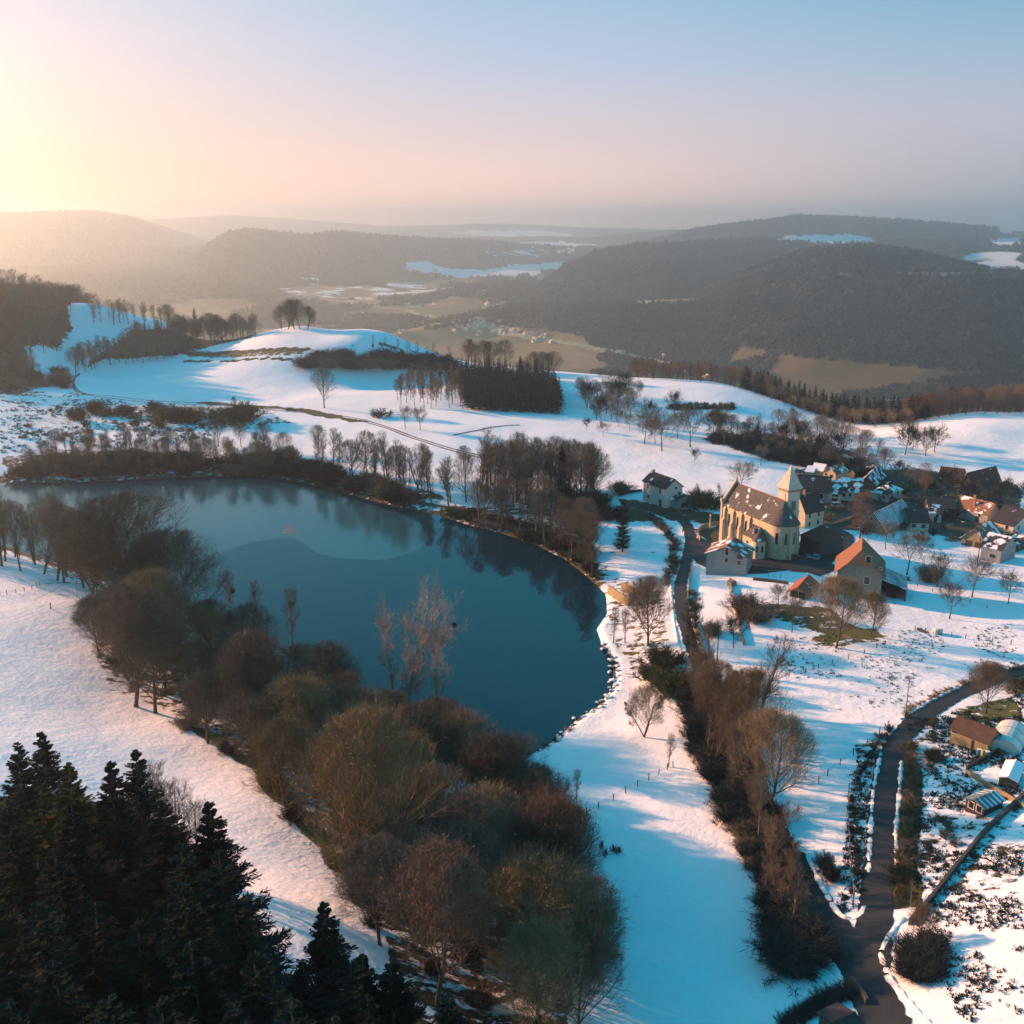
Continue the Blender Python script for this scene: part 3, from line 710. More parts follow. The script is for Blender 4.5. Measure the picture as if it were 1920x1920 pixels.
BT = [('beech0', 1, 17.5, .09, 1, TW_BROWN, 0), ('beech1', 2, 15.5, .12, 1, TW_GREY, 0), ('beech2', 3, 17, .09, 1, TW_GOLD, .10), ('beech3', 4, 15, .14, 3, TW_BROWN, 0), ('beech4', 14, 14.5, .16, 1, TW_RUSSET, .10)]
for k_, sd_, w_, tr_, st_, tw_, lf_ in BT:
    nl_ = 26 if st_ == 1 else 10
    reg(k_, 'bare_tree', bare_tree(sd_, 20, w_, tr_, nl_, 10, 8, 7, .046, stems=st_, leaf=lf_, up=.14), BARK, tw_, 20)
TT = [('tall0', 5, 9, .18, 1, BARK, TW_BROWN), ('tall1', 6, 8, .25, 1, BARK_P, TW_GREY), ('tall2', 7, 9, .18, 3, BARK, TW_RUSSET)]
for k_, sd_, w_, tr_, st_, bk_, tw_ in TT: reg(k_, 'slender_tree', bare_tree(sd_, 20, w_, tr_, 22 if st_ == 1 else 9, 7, 6, 5, .042, stems=st_, shape='tall', up=.2), bk_, tw_, 20)
for k_, sd_, w_, tr_, st_, tw_, lf_ in BT: reg('f' + k_, 'bare_tree', bare_tree(sd_ + 40, 20, w_ * .95, max(tr_, .12), 20 if st_ == 1 else 9, 7, 6, 5, .06, stems=st_, up=.17), BARK, tw_, 20)
reg('larch0', 'larch_tree', bare_tree(17, 20, 8, .38, 24, 7, 6, 4, .07, shape='tall', up=.02), BARK, TW_RUSSET, 20)
reg('ivy0', 'ivy_tree', bare_tree(15, 20, 8, .2, 22, 8, 7, 6, .06, shape='tall', up=.2), BARK, TW_OLIVE, 20)
reg('poplar0', 'poplar_tree', bare_tree(8, 24, 9.5, .30, 16, 9, 7, 6, .06, shape='fan', up=.17), BARK_P, TW_PALE, 24)
reg('poplar1', 'poplar_tree', bare_tree(9, 24, 9.5, .28, 9, 9, 7, 6, .06, stems=3, shape='fan', up=.17), BARK_P, TW_PALE, 24)
reg('orchard0', 'orchard_tree', bare_tree(10, 7, 8, .28, 12, 7, 7, 6, .04, shape='flat', up=.08), BARK, TW_BROWN, 7)
reg('orchard1', 'orchard_tree', bare_tree(11, 7, 7, .30, 12, 7, 7, 6, .04, shape='round', up=.10), BARK, TW_GREY, 7)
reg('orchard2', 'orchard_tree', bare_tree(12, 7, 7, .25, 13, 7, 7, 6, .06, shape='round', up=.10), BARK, TW_DARK, 7)
reg('spruce0', 'spruce_tree', spruce(1, rad=5.4, whorls=42, per=9, nt_=64, tw=.05), BARK, NEEDLE, 24)
reg('spruce1', 'spruce_tree', spruce(2, rad=6.2, whorls=40, per=9, nt_=64, tw=.052), BARK, NEEDLE, 24)
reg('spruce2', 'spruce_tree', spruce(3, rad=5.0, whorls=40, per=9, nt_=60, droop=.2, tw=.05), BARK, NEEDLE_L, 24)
reg('plant0', 'spruce_tree', spruce(4, 24, 4.4, 20, 7, 7, tw=.34), BARK, NEEDLE, 24)
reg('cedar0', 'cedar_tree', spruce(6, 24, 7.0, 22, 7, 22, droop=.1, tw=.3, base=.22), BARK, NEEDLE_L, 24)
reg('bush0', 'shrub', bush(1), TW_DARK, TW_DARK, 2.2)
reg('bush1', 'shrub', bush(2), TW_BROWN, TW_BROWN, 2.2)
reg('bush2', 'shrub', bush(3, tw=.075), TW_OLIVE, TW_OLIVE, 2.2)
# light versions for the mass of far trees that are not objects of their own
LOW = {}
for k_, sd_, w_, tr_, st_, tw_, lf_ in BT: LOW['f' + k_] = LOW[k_] = bare_tree(sd_ + 100, 20, w_, tr_, 12 if st_ == 1 else 5, 6, 5, 4, .11, stems=st_)
for k_, sd_, w_, tr_, st_, bk_, tw_ in TT: LOW[k_] = bare_tree(sd_ + 100, 20, w_, tr_, 11 if st_ == 1 else 5, 5, 5, 4, .11, stems=st_, shape='tall', up=.2)
for k_, sd_ in (('bush0', 1), ('bush1', 2), ('bush2', 3)): LOW[k_] = bush(sd_ + 100, n=22, per=12, tw=.11)
LOW['plant0'] = spruce(104, 24, 4.4, 16, 6, 5, tw=.42)

RN = random.Random(11)
def props(o, label, cat, group=None):
    o['label'] = label; o['category'] = cat
    if group: o['group'] = group
QUEUE = []
def tree(key, pos, h, label, cat='tree', group=None, rz=None, wide=1.0, sink=0.0, keep=False):
    if key.startswith('beech') and pos[1] > 245: key = 'f' + key
    QUEUE.append((key, (pos[0], pos[1], pos[2] - sink), h, label, cat, group, RN.uniform(0, 6.28) if rz is None else rz, wide, keep or group is None))
def put_tree(q):
    key, pos, h, label, cat, group, rz, wide, _ = q
    name, tm, cm, h0 = KINDS[key]
    e = bpy.data.objects.new(name, None); e.empty_display_size = .5; COL.objects.link(e)
    e.location = pos; s = h / h0; e.scale = (s * wide, s * wide, s); e.rotation_euler = (RN.uniform(-.03, .03), RN.uniform(-.03, .03), rz)
    for nm, me in (('trunk' if name != 'shrub' else 'stem', tm), ('crown' if name != 'shrub' else 'twigs', cm)):
        o = bpy.data.objects.new(nm, me); COL.objects.link(o); o.parent = e
    props(e, label, cat, group); return e
def plant_all():
    by = {}
    for q in QUEUE:
        px, py = project(q[1][0], q[1][1], q[1][2] + q[2] * .6)
        d = math.dist(q[1], (0, 0, H)); v = q[2] / d * (1 if -60 < px < 1980 and py < 2250 and q[1][1] > 0 else .05)
        by.setdefault(KINDS[q[0]][0], []).append((-(v + (9 if q[8] else 0)), q))
    for name, lst in by.items():
        lst.sort(key=lambda t: t[0]); most = 290
        for _, q in lst[:most]: put_tree(q)
        rest = [q for _, q in lst[most:]]
        if not rest: continue
        rest = [q for q in rest if q[0] in LOW]
        Vs = []; Qs = []; Ts = []; n0 = 0; mq = []; mt = []; mats = []
        for q in rest:
            key, pos, h, label, cat, group, rz, wide, _ = q; _, tm, cm, h0 = KINDS[key]; s = h / h0; c, sn = math.cos(rz), math.sin(rz)
            for gi, geo in enumerate(LOW[key]):
                mat = (tm if gi == 0 else cm).materials[0]
                if mat not in mats: mats.append(mat)
                mi = mats.index(mat); V = np.concatenate(geo.V)
                Vs.append(np.stack([(V[:, 0] * c - V[:, 1] * sn) * s * wide + pos[0], (V[:, 0] * sn + V[:, 1] * c) * s * wide + pos[1], V[:, 2] * s + pos[2]], -1))
                for l_, F_, M_ in ((geo.q, Qs, mq), (geo.t, Ts, mt)):
                    if l_: f = np.concatenate(l_) + n0; F_.append(f); M_.append(np.full(len(f), mi))
                n0 += len(V)
        nm = {'bare_tree': 'woods', 'slender_tree': 'thin_woods', 'shrub': 'shrubbery', 'spruce_tree': 'conifer_woods'}.get(name, 'woods')
        fl = ([np.concatenate(Qs)] if Qs else []) + ([np.concatenate(Ts)] if Ts else [])
        me = raw_mesh(nm, np.concatenate(Vs), fl)
        for m_ in mats: me.materials.append(m_)
        me.polygons.foreach_set('material_index', np.concatenate(mq + mt).astype(np.int32))
        o = bpy.data.objects.new(nm, me); COL.objects.link(o); o['kind'] = 'stuff'
        o['label'] = {'woods': 'mass of small broad bare trees in the distant woods', 'thin_woods': 'mass of small thin bare trees in the distant woods', 'shrubbery': 'mass of small bare scrub round the lake and fields', 'conifer_woods': 'mass of small dark conifers behind the village'}[nm]
        print(nm, len(rest), n0)
def Pn(px, py):
    p = P(px, py)
    while p.y > 1000: py += 1.5; p = P(px, py)
    return p
def tree_px(key, px, py_base, py_top, label, cat='tree', group=None, wide=1.0):
    p = Pn(px, py_base); return tree(key, p, max(1.0, height_to(p, py_top)), label, cat, group, wide=wide)
def scatter(poly, spacing, keys, hr, label, cat='tree', group=None, maxn=300, seed=1, wide=(.9, 1.1), ymax=None, extra=None):
    """stand trees inside a patch of ground given by where its outline shows; poisson-like spacing in metres"""
    rn = random.Random(seed); got = []
    xs = [q[0] for q in poly]; ys = [q[1] for q in poly]
    fails = 0; a = np.array(poly, float)
    # sample uniformly over the ground, not over the picture
    W_ = [P(*q) for q in poly]; wx = [q.x for q in W_]; wy = [q.y for q in W_]
    while fails < 900 and len(got) < maxn:
        x = rn.uniform(min(wx), max(wx)); y = rn.uniform(min(wy), max(wy))
        if not in_poly(np.array([x]), np.array([y]), list(zip(wx, wy)))[0]: fails += 1; continue
        if any((x - g[0]) ** 2 + (y - g[1]) ** 2 < spacing ** 2 for g in got): fails += 1; continue
        z = Z(x, y)
        if z < .25 and y < 520: fails += 1; continue
        fails = 0; got.append((x, y))
        tree(rn.choice(keys), (x, y, z), rn.uniform(*hr), label, cat, group, wide=rn.uniform(*wide))
    return len(got)

# ------------------------------------------------------------------ woods
LOOK = {'beech0': 'broad brown bare tree', 'beech1': 'broad grey-twigged bare tree', 'beech2': 'golden-twigged bare tree', 'beech3': 'many-stemmed brown bare tree',
        'beech4': 'russet bare tree', 'tall0': 'slim brown bare tree', 'tall1': 'slim pale-stemmed bare tree', 'tall2': 'slim russet bare tree with split stems', 'ivy0': 'ivy-clad olive tree',
        'poplar0': 'pale poplar', 'poplar1': 'twin-stemmed pale poplar', 'orchard0': 'low spreading fruit tree', 'orchard1': 'round-headed grey fruit tree', 'orchard2': 'dark dense fruit tree',
        'spruce0': 'dark spruce', 'spruce1': 'broad dark spruce', 'spruce2': 'spruce with sunny olive tips', 'larch0': 'thin russet larch', 'plant0': 'close-grown plantation spruce', 'cedar0': 'layered cedar',
        'bush0': 'dark bare shrub', 'bush1': 'brown bare shrub', 'bush2': 'olive shrub'}
def zone(where, x, y, z):
    if not isinstance(where, list): return where
    py = project(x, y, z)[1]
    for lim, w in where:
        if py < lim: return w
    return where[-1][1]
def belt(where0, poly, spacing, keys, hr, seed, maxn=300, wide=(.9, 1.1), cat='tree'):
    """scatter with labels made from the look of each kind and the place"""
    rn = random.Random(seed); got = []
    pg = [(q[1], q[2]) if q[0] == 'w' else tuple(Pn(*q)[:2]) for q in poly]; wx = [q[0] for q in pg]; wy = [q[1] for q in pg]; fails = 0
    while fails < 700 and len(got) < maxn:
        x = rn.uniform(min(wx), max(wx)); y = rn.uniform(min(wy), max(wy))
        if not in_poly(np.array([x]), np.array([y]), pg)[0] or any((x - g[0]) ** 2 + (y - g[1]) ** 2 < spacing ** 2 for g in got): fails += 1; continue
        z = Z(x, y)
        if z < .25 and y < 430: fails += 1; continue
        fails = 0; got.append((x, y)); k = rn.choice(keys)
        sh = k.startswith('bush'); where = zone(where0, x, y, z)
        tree(k, (x, y, z), rn.uniform(*hr), LOOK[k] + ' ' + where, 'shrub' if sh else cat, LOOK[k] + 's ' + where, wide=rn.uniform(*wide))
    return len(got)
n = {}
BR = ['beech0', 'beech1', 'beech2', 'beech3', 'beech4', 'tall0', 'beech1', 'tall2']
n['belt'] = belt([(1250, 'at the far end of the lakeside wood'), (1420, 'in the middle of the lakeside wood'), (1620, 'in the lower lakeside wood above the snow tongue'), (9999, 'at the dark bottom end of the lakeside wood')], [(175, 1135), (185, 1225), (225, 1320), (370, 1385), (480, 1460), (560, 1560), (640, 1660), (700, 1760), (770, 1860), (850, 1960), (1060, 1990), (1085, 1850), (1050, 1700), (1000, 1590), (930, 1545), (880, 1505), (800, 1466), (710, 1412), (650, 1350), (550, 1312), (450, 1268), (390, 1208), (290, 1155)],
        8.0, ['beech0', 'beech1', 'beech2', 'beech3', 'beech4', 'beech0', 'beech1'], (12, 18), 4, 170, (.9, 1.15))
n['under'] = belt('under the trees of the lakeside wood', [(200, 1225), (370, 1380), (480, 1460), (560, 1560), (640, 1660), (700, 1760), (780, 1960), (1080, 1990), (1050, 1720), (1000, 1600), (930, 1500), (850, 1440), (690, 1355), (540, 1245), (390, 1175), (290, 1140)], 5.0, ['bush1', 'bush0', 'bush0'], (1.0, 2.2), 404, 90, (1.2, 1.6))
n['bend'] = belt('at the wood edge by the foreground snow field', [(960, 1540), (1000, 1600), (1045, 1700), (1075, 1850), (1100, 1980), (1060, 1980), (1030, 1800), (1000, 1680), (950, 1580)], 4, ['beech0', 'beech3', 'beech1'], (12, 15.5), 44, 30)
n['westend'] = belt('by the pale corner of the west field', [(-150, 1020), (0, 1035), (90, 1062), (180, 1092), (180, 1118), (90, 1085), (0, 1062), (-150, 1050)], 6, ['beech1', 'beech3', 'tall0'], (15, 19), 6, 40)
for px, pb, pt, k, w in [(108, 1088, 930, 'beech3', .9), (250, 1160, 935, 'beech0', 1.45), (330, 1190, 1000, 'beech1', 1.3), (255, 1325, 1105, 'beech4', 1.0), (300, 1260, 1075, 'beech2', 1.0), (185, 1225, 1120, 'beech1', 1.0),
                         (560, 1470, 1280, 'beech2', 1.1), (700, 1690, 1340, 'beech2', .85), (490, 1400, 1190, 'beech4', .9), (1010, 1620, 1450, 'beech3', 1.1), (780, 1500, 1330, 'beech0', 1.1)]:
    tree_px(k, px, pb, pt, {(108): 'tall round-topped bare tree with bundled pale stems above the west field corner', 250: 'huge domed bare beech spreading over the lake edge', 330: 'dark domed bare tree leaning out against the lake beside the huge beech',
        255: 'open-crowned bare tree at the field edge above the mossy bank', 300: 'golden crown standing behind the open-crowned field-edge tree', 185: 'low bare tree with black branches reaching over the west field',
        560: 'round golden-brown crown standing out in the middle of the belt', 700: 'largest golden bare tree at the field edge above the lower spruce', 490: 'russet tree with dry leaves in the middle of the belt', 1010: 'dark round bare tree at the corner of the foreground field',
        780: 'broad brown crown just behind the lake end twin poplars'}[px], wide=w)
for px, pb, pt, k, L in [(435, 1165, 1065, 'tall1', 'thin bare tree with a mistletoe ball at the lake edge beside the domed beech'), (475, 1180, 1085, 'tall1', 'faint slim bare tree between the mistletoe tree and the forked lakeside tree'),
                      (548, 1222, 1095, 'tall1', 'forked bare tree standing against the open lake'), (748, 1372, 1135, 'poplar1', 'pale-tipped poplar against the lake, left of the lakeside pair'), (835, 1400, 1130, 'poplar0', 'pale-tipped poplar against the lake, right of the lakeside pair'),
                      ]:
    tree_px(k, px, pb, pt, L, wide=.9)
def mist(px, py, Y, label, r=.55):
    g = np.random.default_rng(int(px)); C_ = Geo(); d = norm(g.normal(size=(700, 3))); C_.add(*slivers(d * r * .2, d * r * g.uniform(.7, 1.1, 700)[:, None], np.full(700, .08), g))
    o = bpy.data.objects.new('mistletoe', C_.mesh('mistletoe', TW_RUSSET)); COL.objects.link(o); o.location = at_d(px, py, Y); props(o, label, 'mistletoe')
mist(436, 1108, P(435, 1165).y, 'brown mistletoe ball in the thin tree beside the domed beech', .9)
mist(546, 1132, P(548, 1222).y, 'brown mistletoe ball in the forked lakeside tree', .8)
mist(852, 1172, P(835, 1400).y, 'mistletoe ball high in the right-hand lakeside poplar', .7)
# dark spruces on the near slope
SPL = [(20, 1400, 122, 'spruce0'), (72, 1368, 116, 'spruce1'), (130, 1425, 108, 'spruce2'), (190, 1428, 112, 'spruce0'), (243, 1412, 108, 'spruce0'), (152, 1500, 96, 'spruce1'), (60, 1480, 98, 'spruce2'), (300, 1500, 98, 'spruce1'), (398, 1492, 92, 'spruce0'),
       (205, 1548, 84, 'spruce2'), (272, 1572, 78, 'spruce2'), (20, 1520, 84, 'spruce0'), (110, 1590, 78, 'spruce0'), (350, 1570, 84, 'spruce1'), (345, 1650, 76, 'spruce0'), (415, 1600, 80, 'spruce1'), (440, 1690, 74, 'spruce0'), (60, 1680, 66, 'spruce1'), (170, 1690, 66, 'spruce0'),
       (260, 1720, 64, 'spruce1'), (380, 1760, 66, 'spruce0'), (450, 1790, 64, 'spruce1'), (0, 1760, 56, 'spruce0'), (120, 1800, 54, 'spruce1'), (220, 1850, 54, 'spruce0'), (330, 1870, 54, 'spruce1'), (430, 1890, 56, 'spruce0'), (30, 1880, 48, 'spruce1'),
       (612, 1688, 88, 'spruce0'), (560, 1800, 78, 'spruce1'), (660, 1790, 80, 'spruce1'), (700, 1860, 74, 'spruce0'), (740, 1800, 78, 'spruce1'), (850, 1850, 74, 'spruce0'), (930, 1900, 74, 'spruce0'), (520, 1890, 60, 'spruce1'), (620, 1900, 68, 'spruce0'), (-60, 1430, 108, 'spruce0'), (-90, 1560, 84, 'spruce1'), (-120, 1700, 70, 'spruce0')]
SPN = {0: 'dark spruce at the photo edge behind the tall pair', 1: 'tallest spruce tip reaching over the west snow field', 2: 'sunlit olive spruce beside the tallest spruce tip', 3: 'slender spruce before the snow, second of the near ridge', 4: 'slim spruce beside the bare saplings on the near ridge',
       8: 'dark spruce whose drooping branches edge the snow tongue', 9: 'small sunlit spruce tip left of the brighter sunlit one', 10: 'bright sunlit little spruce crown amid the black spruces', 28: 'lone dark spruce in the snow tongue before the belt'}
for i, (px, py, Y, kk) in enumerate(SPL):
    hs = 25 if i not in (9, 10) else 19
    if i >= 28 and i < 35: hs = 22
    Y = 125.0
    while Y > 25:
        t_ = at_d(px, py, Y); z = Z(t_.x, t_.y)
        if t_.z - z > hs: break
        Y -= 1.0
    tree(kk, (t_.x, t_.y, z), max(7, t_.z - z), SPN.get(i, 'black spruce in the shaded wood ' + ('at the lower left corner' if i < 28 or i > 34 else 'below the lone spruce at the bottom')), 'tree', None if i in SPN else ('shaded corner spruces' if i < 28 or i > 34 else 'spruces below the lone spruce'), wide=1.3, keep=True)
for i, (px, py, Y) in enumerate([(300, 1425, 106), (330, 1450, 102), (352, 1490, 97), (285, 1440, 108)]):
    t_ = at_d(px, py, Y + 6); z = Z(t_.x, t_.y); tree('tall1', (t_.x, t_.y, z), t_.z - z, 'golden-brown bare sapling beside the slim spruces on the near ridge', 'tree', 'bare saplings on the near ridge')
rs = random.Random(8)
for i in range(46):          # unseen spruces added left of view to keep the corner in shade
    x = rs.uniform(-150, -62); y = rs.uniform(15, 96)
    if abs(x) / max(y, 1) < .56: continue
    tree(rs.choice(['spruce0', 'spruce1']), (x, y, Z(x, y)), rs.uniform(20, 26), 'black spruce in the shaded wood at the lower left corner', 'tree', 'shaded corner spruces')
# row of trees along the lane
HROW = [(1292, 1300), (1330, 1370), (1380, 1470), (1430, 1560), (1475, 1650), (1515, 1740), (1540, 1790)]
n['lane'] = belt('in the overgrown row along the lane', [(1330, 1260), (1300, 1300), (1312, 1400), (1360, 1490), (1400, 1580), (1430, 1680), (1465, 1760), (1500, 1755), (1482, 1665), (1450, 1560), (1415, 1450), (1375, 1350)], 3.9, ['tall0', 'tall2', 'tall1', 'beech3', 'tall0'], (8, 12.5), 9, 60, (.8, 1.1))
n['lane2'] = belt('under the row along the lane', [(1330, 1270), (1290, 1300), (1300, 1400), (1345, 1490), (1395, 1600), (1435, 1700), (1470, 1790), (1508, 1775), (1480, 1655), (1445, 1540), (1400, 1420), (1365, 1330)], 2.2, ['bush0', 'bush0', 'bush1'], (1.4, 3.0), 10, 150, (1.1, 1.5))
for px, pb, pt, k, L in [(1425, 1345, 1180, 'tall2', 'tallest spindly tree rising from the top of the lane row'), (1405, 1420, 1260, 'beech2', 'golden bare tree in the upper lane row'), (1440, 1520, 1340, 'beech2', 'golden broad tree midway down the lane row')]: tree_px(k, px, pb, pt, L)
# far shore of the lake
n['fs1'] = belt('on the far shore beyond the ice', [(20, 888), (100, 850), (200, 835), (330, 850), (420, 852), (520, 850), (560, 870), (560, 890), (400, 888), (250, 893), (60, 898)], 5.0, ['beech0', 'beech1', 'tall0', 'beech3', 'tall1'], (7, 12), 12, 75)
n['fs1b'] = belt('along the water on the far shore', [(20, 895), (100, 870), (250, 862), (400, 868), (520, 855), (600, 880), (700, 910), (800, 945), (760, 950), (640, 915), (540, 895), (400, 888), (250, 893), (60, 898)], 3.2, ['bush0', 'bush1', 'bush0'], (2.2, 4.5), 13, 150, (1.2, 1.7))
n['fs2'] = belt('on the bank below the lone field tree', [(580, 880), (700, 880), (800, 915), (880, 940), (850, 955), (760, 940), (680, 915), (600, 895)], 5.6, ['tall0', 'tall1', 'tall2', 'beech4', 'tall1'], (14, 19), 14, 50)
n['fs3'] = belt('in the grove above the lake path', [(880, 915), (960, 900), (1060, 915), (1120, 930), (1110, 960), (1000, 955), (900, 945)], 4.6, ['tall0', 'tall1', 'beech1', 'tall0', 'tall2'], (16, 22), 15, 75)
n['fs4'] = belt('on the reedy east shore', [(900, 965), (1000, 975), (1100, 1000), (1115, 1080), (1085, 1060), (1040, 1030), (960, 1000), (890, 980)], 5, ['beech1', 'beech0', 'tall1', 'beech4'], (11, 15.5), 16, 34)
n['fs4b'] = belt('at the water edge of the east shore', [(820, 962), (900, 965), (1000, 985), (1100, 1030), (1120, 1085), (1085, 1062), (1040, 1036), (960, 1006), (890, 984)], 2.6, ['bush1', 'bush0', 'bush2'], (1.5, 2.8), 17, 90, (1.1, 1.6))
for px, pb, pt, k, L in [(1055, 948, 838, 'spruce1', 'dark conifer standing at the foot of the grove'), (1167, 1035, 935, 'spruce2', 'solitary conifer on a bare patch in the lakeside lawn'), (1112, 1082, 960, 'tall0', 'leaning bare tree at the water edge nearest the ruin'),
                         (1100, 1075, 965, 'ivy0', 'bare tree paired with the leaning waterside tree'), (608, 765, 690, 'beech1', 'lone oval tree in the middle snow field'), (1215, 1210, 1085, 'beech0', 'dark branching tree between the ruin and the lane'), (1172, 1205, 1140, 'tall1', 'slim pale tree at the lake corner below the ruin'),
                         (1150, 1205, 1135, 'tall1', 'wispy tree nearest the water below the ruin'), (1568, 1215, 1085, 'beech2', 'big golden tree in front of the stone barn'), (1632, 1192, 1115, 'beech2', 'smaller golden tree right of the big golden tree'), (1298, 1235, 1120, 'ivy0', 'ivy-covered tree hanging over the lane bend'),
                         (1305, 1180, 1110, 'ivy0', 'narrow ivy tree on the lane verge above the bend'), (1208, 1382, 1290, 'beech3', 'slim forked tree alone in the foreground snow field'), (1253, 1438, 1372, 'tall1', 'thin sapling at the end of the foreground fence'), (1081, 1500, 1438, 'tall1', 'tiny bare sapling near the start of the foreground fence'),
                         (1848, 1338, 1245, 'beech0', 'bare tree in the grass verge above the brown-roofed hut'), (1707, 1700, 1650, 'tall1', 'wispy bare tree at the road junction'), (1725, 1770, 1700, 'beech3', 'bare tree behind the round evergreen at the junction')]:
    tree_px(k, px, pb, pt, L, wide=1.0)
# knoll, hedges, plantation
for i, (px, w) in enumerate([(528, 1.0), (541, .9), (552, 1.0), (563, .9), (577, 1.0)]):
    p = P(px, 617); tree('beech3', p, (height_to(p, 562) if i in (1, 2, 3) else height_to(p, 574)), 'bare tree in the round clump on top of the knoll', 'tree', 'clump of trees on the knoll', wide=w * 1.15)
n['b6'] = belt('on the wooded west hillside', [('w', -360, 560), ('w', -276, 575), ('w', -285, 640), ('w', -316, 770), ('w', -362, 890), ('w', -470, 890)], 6.5, ['beech1', 'beech0', 'tall0', 'beech3'], (12, 16), 20, 420)
n['b6b'] = belt('at the foot of the west hillside', [(-60, 700), (60, 690), (110, 705), (120, 725), (-60, 725)], 7, ['bush0', 'bush1', 'beech1'], (4, 7), 21, 30, (1.1, 1.4))
n['b7'] = belt('in the dark copse beside the snow lane', [(140, 700), (200, 684), (330, 672), (345, 655), (250, 655), (190, 665), (150, 680)], 4.6, ['beech0', 'beech1', 'tall0', 'tall1'], (11, 17), 22, 130)
n['b7b'] = belt('in the strip behind the oval field', [(230, 660), (340, 652), (370, 640), (480, 632), (480, 622), (380, 622), (290, 632), (240, 645)], 5.2, ['beech1', 'tall0', 'beech3', 'tall1'], (12, 18), 23, 110)
n['b8'] = belt('on the skyline behind the west snow slope', [(170, 606), (240, 612), (330, 618), (330, 610), (240, 600), (170, 592)], 5, ['tall0', 'tall1', 'beech1'], (13, 18), 24, 90)
tree_px('spruce1', 368, 634, 576, 'tall dark conifer on the skyline between bare trees')
for px, pb, pt in [(395, 630, 587), (408, 630, 590), (432, 630, 602), (455, 628, 604), (470, 628, 607)]: tree_px('beech1', px, pb, pt, 'small bare tree right of the skyline conifer', group='small trees right of the skyline conifer')
n['b10'] = belt('in the dark hedge below the knoll', [(570, 692), (580, 676), (700, 672), (840, 680), (850, 694), (760, 694), (650, 690)], 4.2, ['bush0', 'bush0', 'bush1'], (4, 6.5), 25, 120, (1.3, 1.8))
for px, pt in [(617, 655), (640, 658), (686, 655), (740, 662), (780, 655), (800, 658)]: tree_px('tall1', px, 682, pt, 'thin bare tree poking out of the hedge below the knoll', group='thin trees in the hedge below the knoll')
n['b11'] = belt('in the dark plantation block', [(878, 768), (1048, 776), (1048, 745), (1015, 716), (920, 702), (835, 704), (860, 722)], 4.1, ['plant0'], (10, 14.5), 26, 300, (1.8, 2.2))
n['b11c'] = belt('behind the russet larches', [(800, 692), (980, 694), (1040, 705), (1000, 716), (880, 706), (800, 704)], 7, ['plant0'], (8, 11), 29, 60)
n['b11b'] = belt('in the sparse larch stand beside the plantation', [(740, 760), (800, 768), (872, 768), (868, 735), (860, 715), (780, 712), (750, 735)], 6.2, ['larch0'], (10, 13), 27, 80, (.7, .9))
n['b12'] = belt('in the brown clump behind the plantation', [(862, 690), (950, 694), (955, 684), (870, 680)], 11, ['beech0', 'beech3', 'beech4'], (15, 18), 28, 12, (1.1, 1.3))
for px in (1003, 1020, 1035): tree_px('beech0', px, 712, 660, 'dark round tree at the plantation corner', group='round trees at the plantation corner')
for px, pb, pt in [(700, 650, 630), (725, 655, 634), (745, 660, 636), (765, 663, 640), (785, 668, 640), (815, 675, 645), (840, 680, 650), (770, 664, 645), (800, 672, 650)]: tree_px('tall0', px, pb, pt - 4, 'bare treetop showing over the ridge right of the knoll', group='treetops over the ridge right of the knoll')
for px, pb, pt, k, L in [(760, 803, 768, 'orchard1', 'small round bare tree by the curving track'), (788, 806, 770, 'orchard1', 'small bare tree leaning beside the curving track'), (598, 850, 797, 'beech1', 'round bare tree alone on the bank below the lone field tree'), (495, 842, 793, 'beech1', 'round grey tree at the field end above the far shore'), (440, 775, 742, 'ivy0', 'bushy ivy stump tree on the track verge'),
                      (410, 838, 785, 'beech1', 'grey bare tree above the far shore scrub'), (452, 838, 795, 'beech1', 'small grey bare tree left of the field-end tree'), (870, 880, 836, 'beech1', 'bushy dark-stemmed tree above the lake path'), (790, 895, 832, 'beech3', 'fan-shaped bare tree on the bank beside the russet trees'), (235, 850, 790, 'ivy0', 'ivy-dark column tree on the far shore')]:
    tree_px(k, px, pb, pt, L)
for px, pb, pt, k, w in [(712, 782, 768, 'bush2', 2.2), (178, 775, 752, 'bush0', 1), (205, 780, 764, 'bush0', 1.5), (238, 778, 760, 'bush0', 1.4), (330, 786, 765, 'bush2', 2.4), (350, 790, 770, 'bush0', 2), (290, 772, 755, 'bush2', 1), (445, 790, 762, 'bush2', 1.8), (396, 783, 770, 'bush2', 1.4), (298, 800, 788, 'bush2', 1), (160, 800, 786, 'bush0', 1),
                       (125, 728, 716, 'bush0', 1.6), (20, 738, 722, 'bush0', 2.5), (255, 800, 785, 'bush0', 1), (148, 788, 765, 'bush0', 1)]:
    tree_px(k, px, pb, pt, 'rounded scrub bush on the rough snowy slope below the track', 'shrub', 'scrub bushes below the track', wide=w)
rs = random.Random(77)
for i in range(60):
    px = rs.uniform(20, 560); py = rs.uniform(765, 840)
    if px > 330 and py > 800: continue
    p = P(px, py); tree(rs.choice(['bush0', 'bush2', 'bush1']), p, rs.uniform(.8, 2.2), 'low scrub tuft on the rough snowy slope below the track', 'shrub', 'scrub tufts below the track', wide=rs.uniform(1, 1.6))
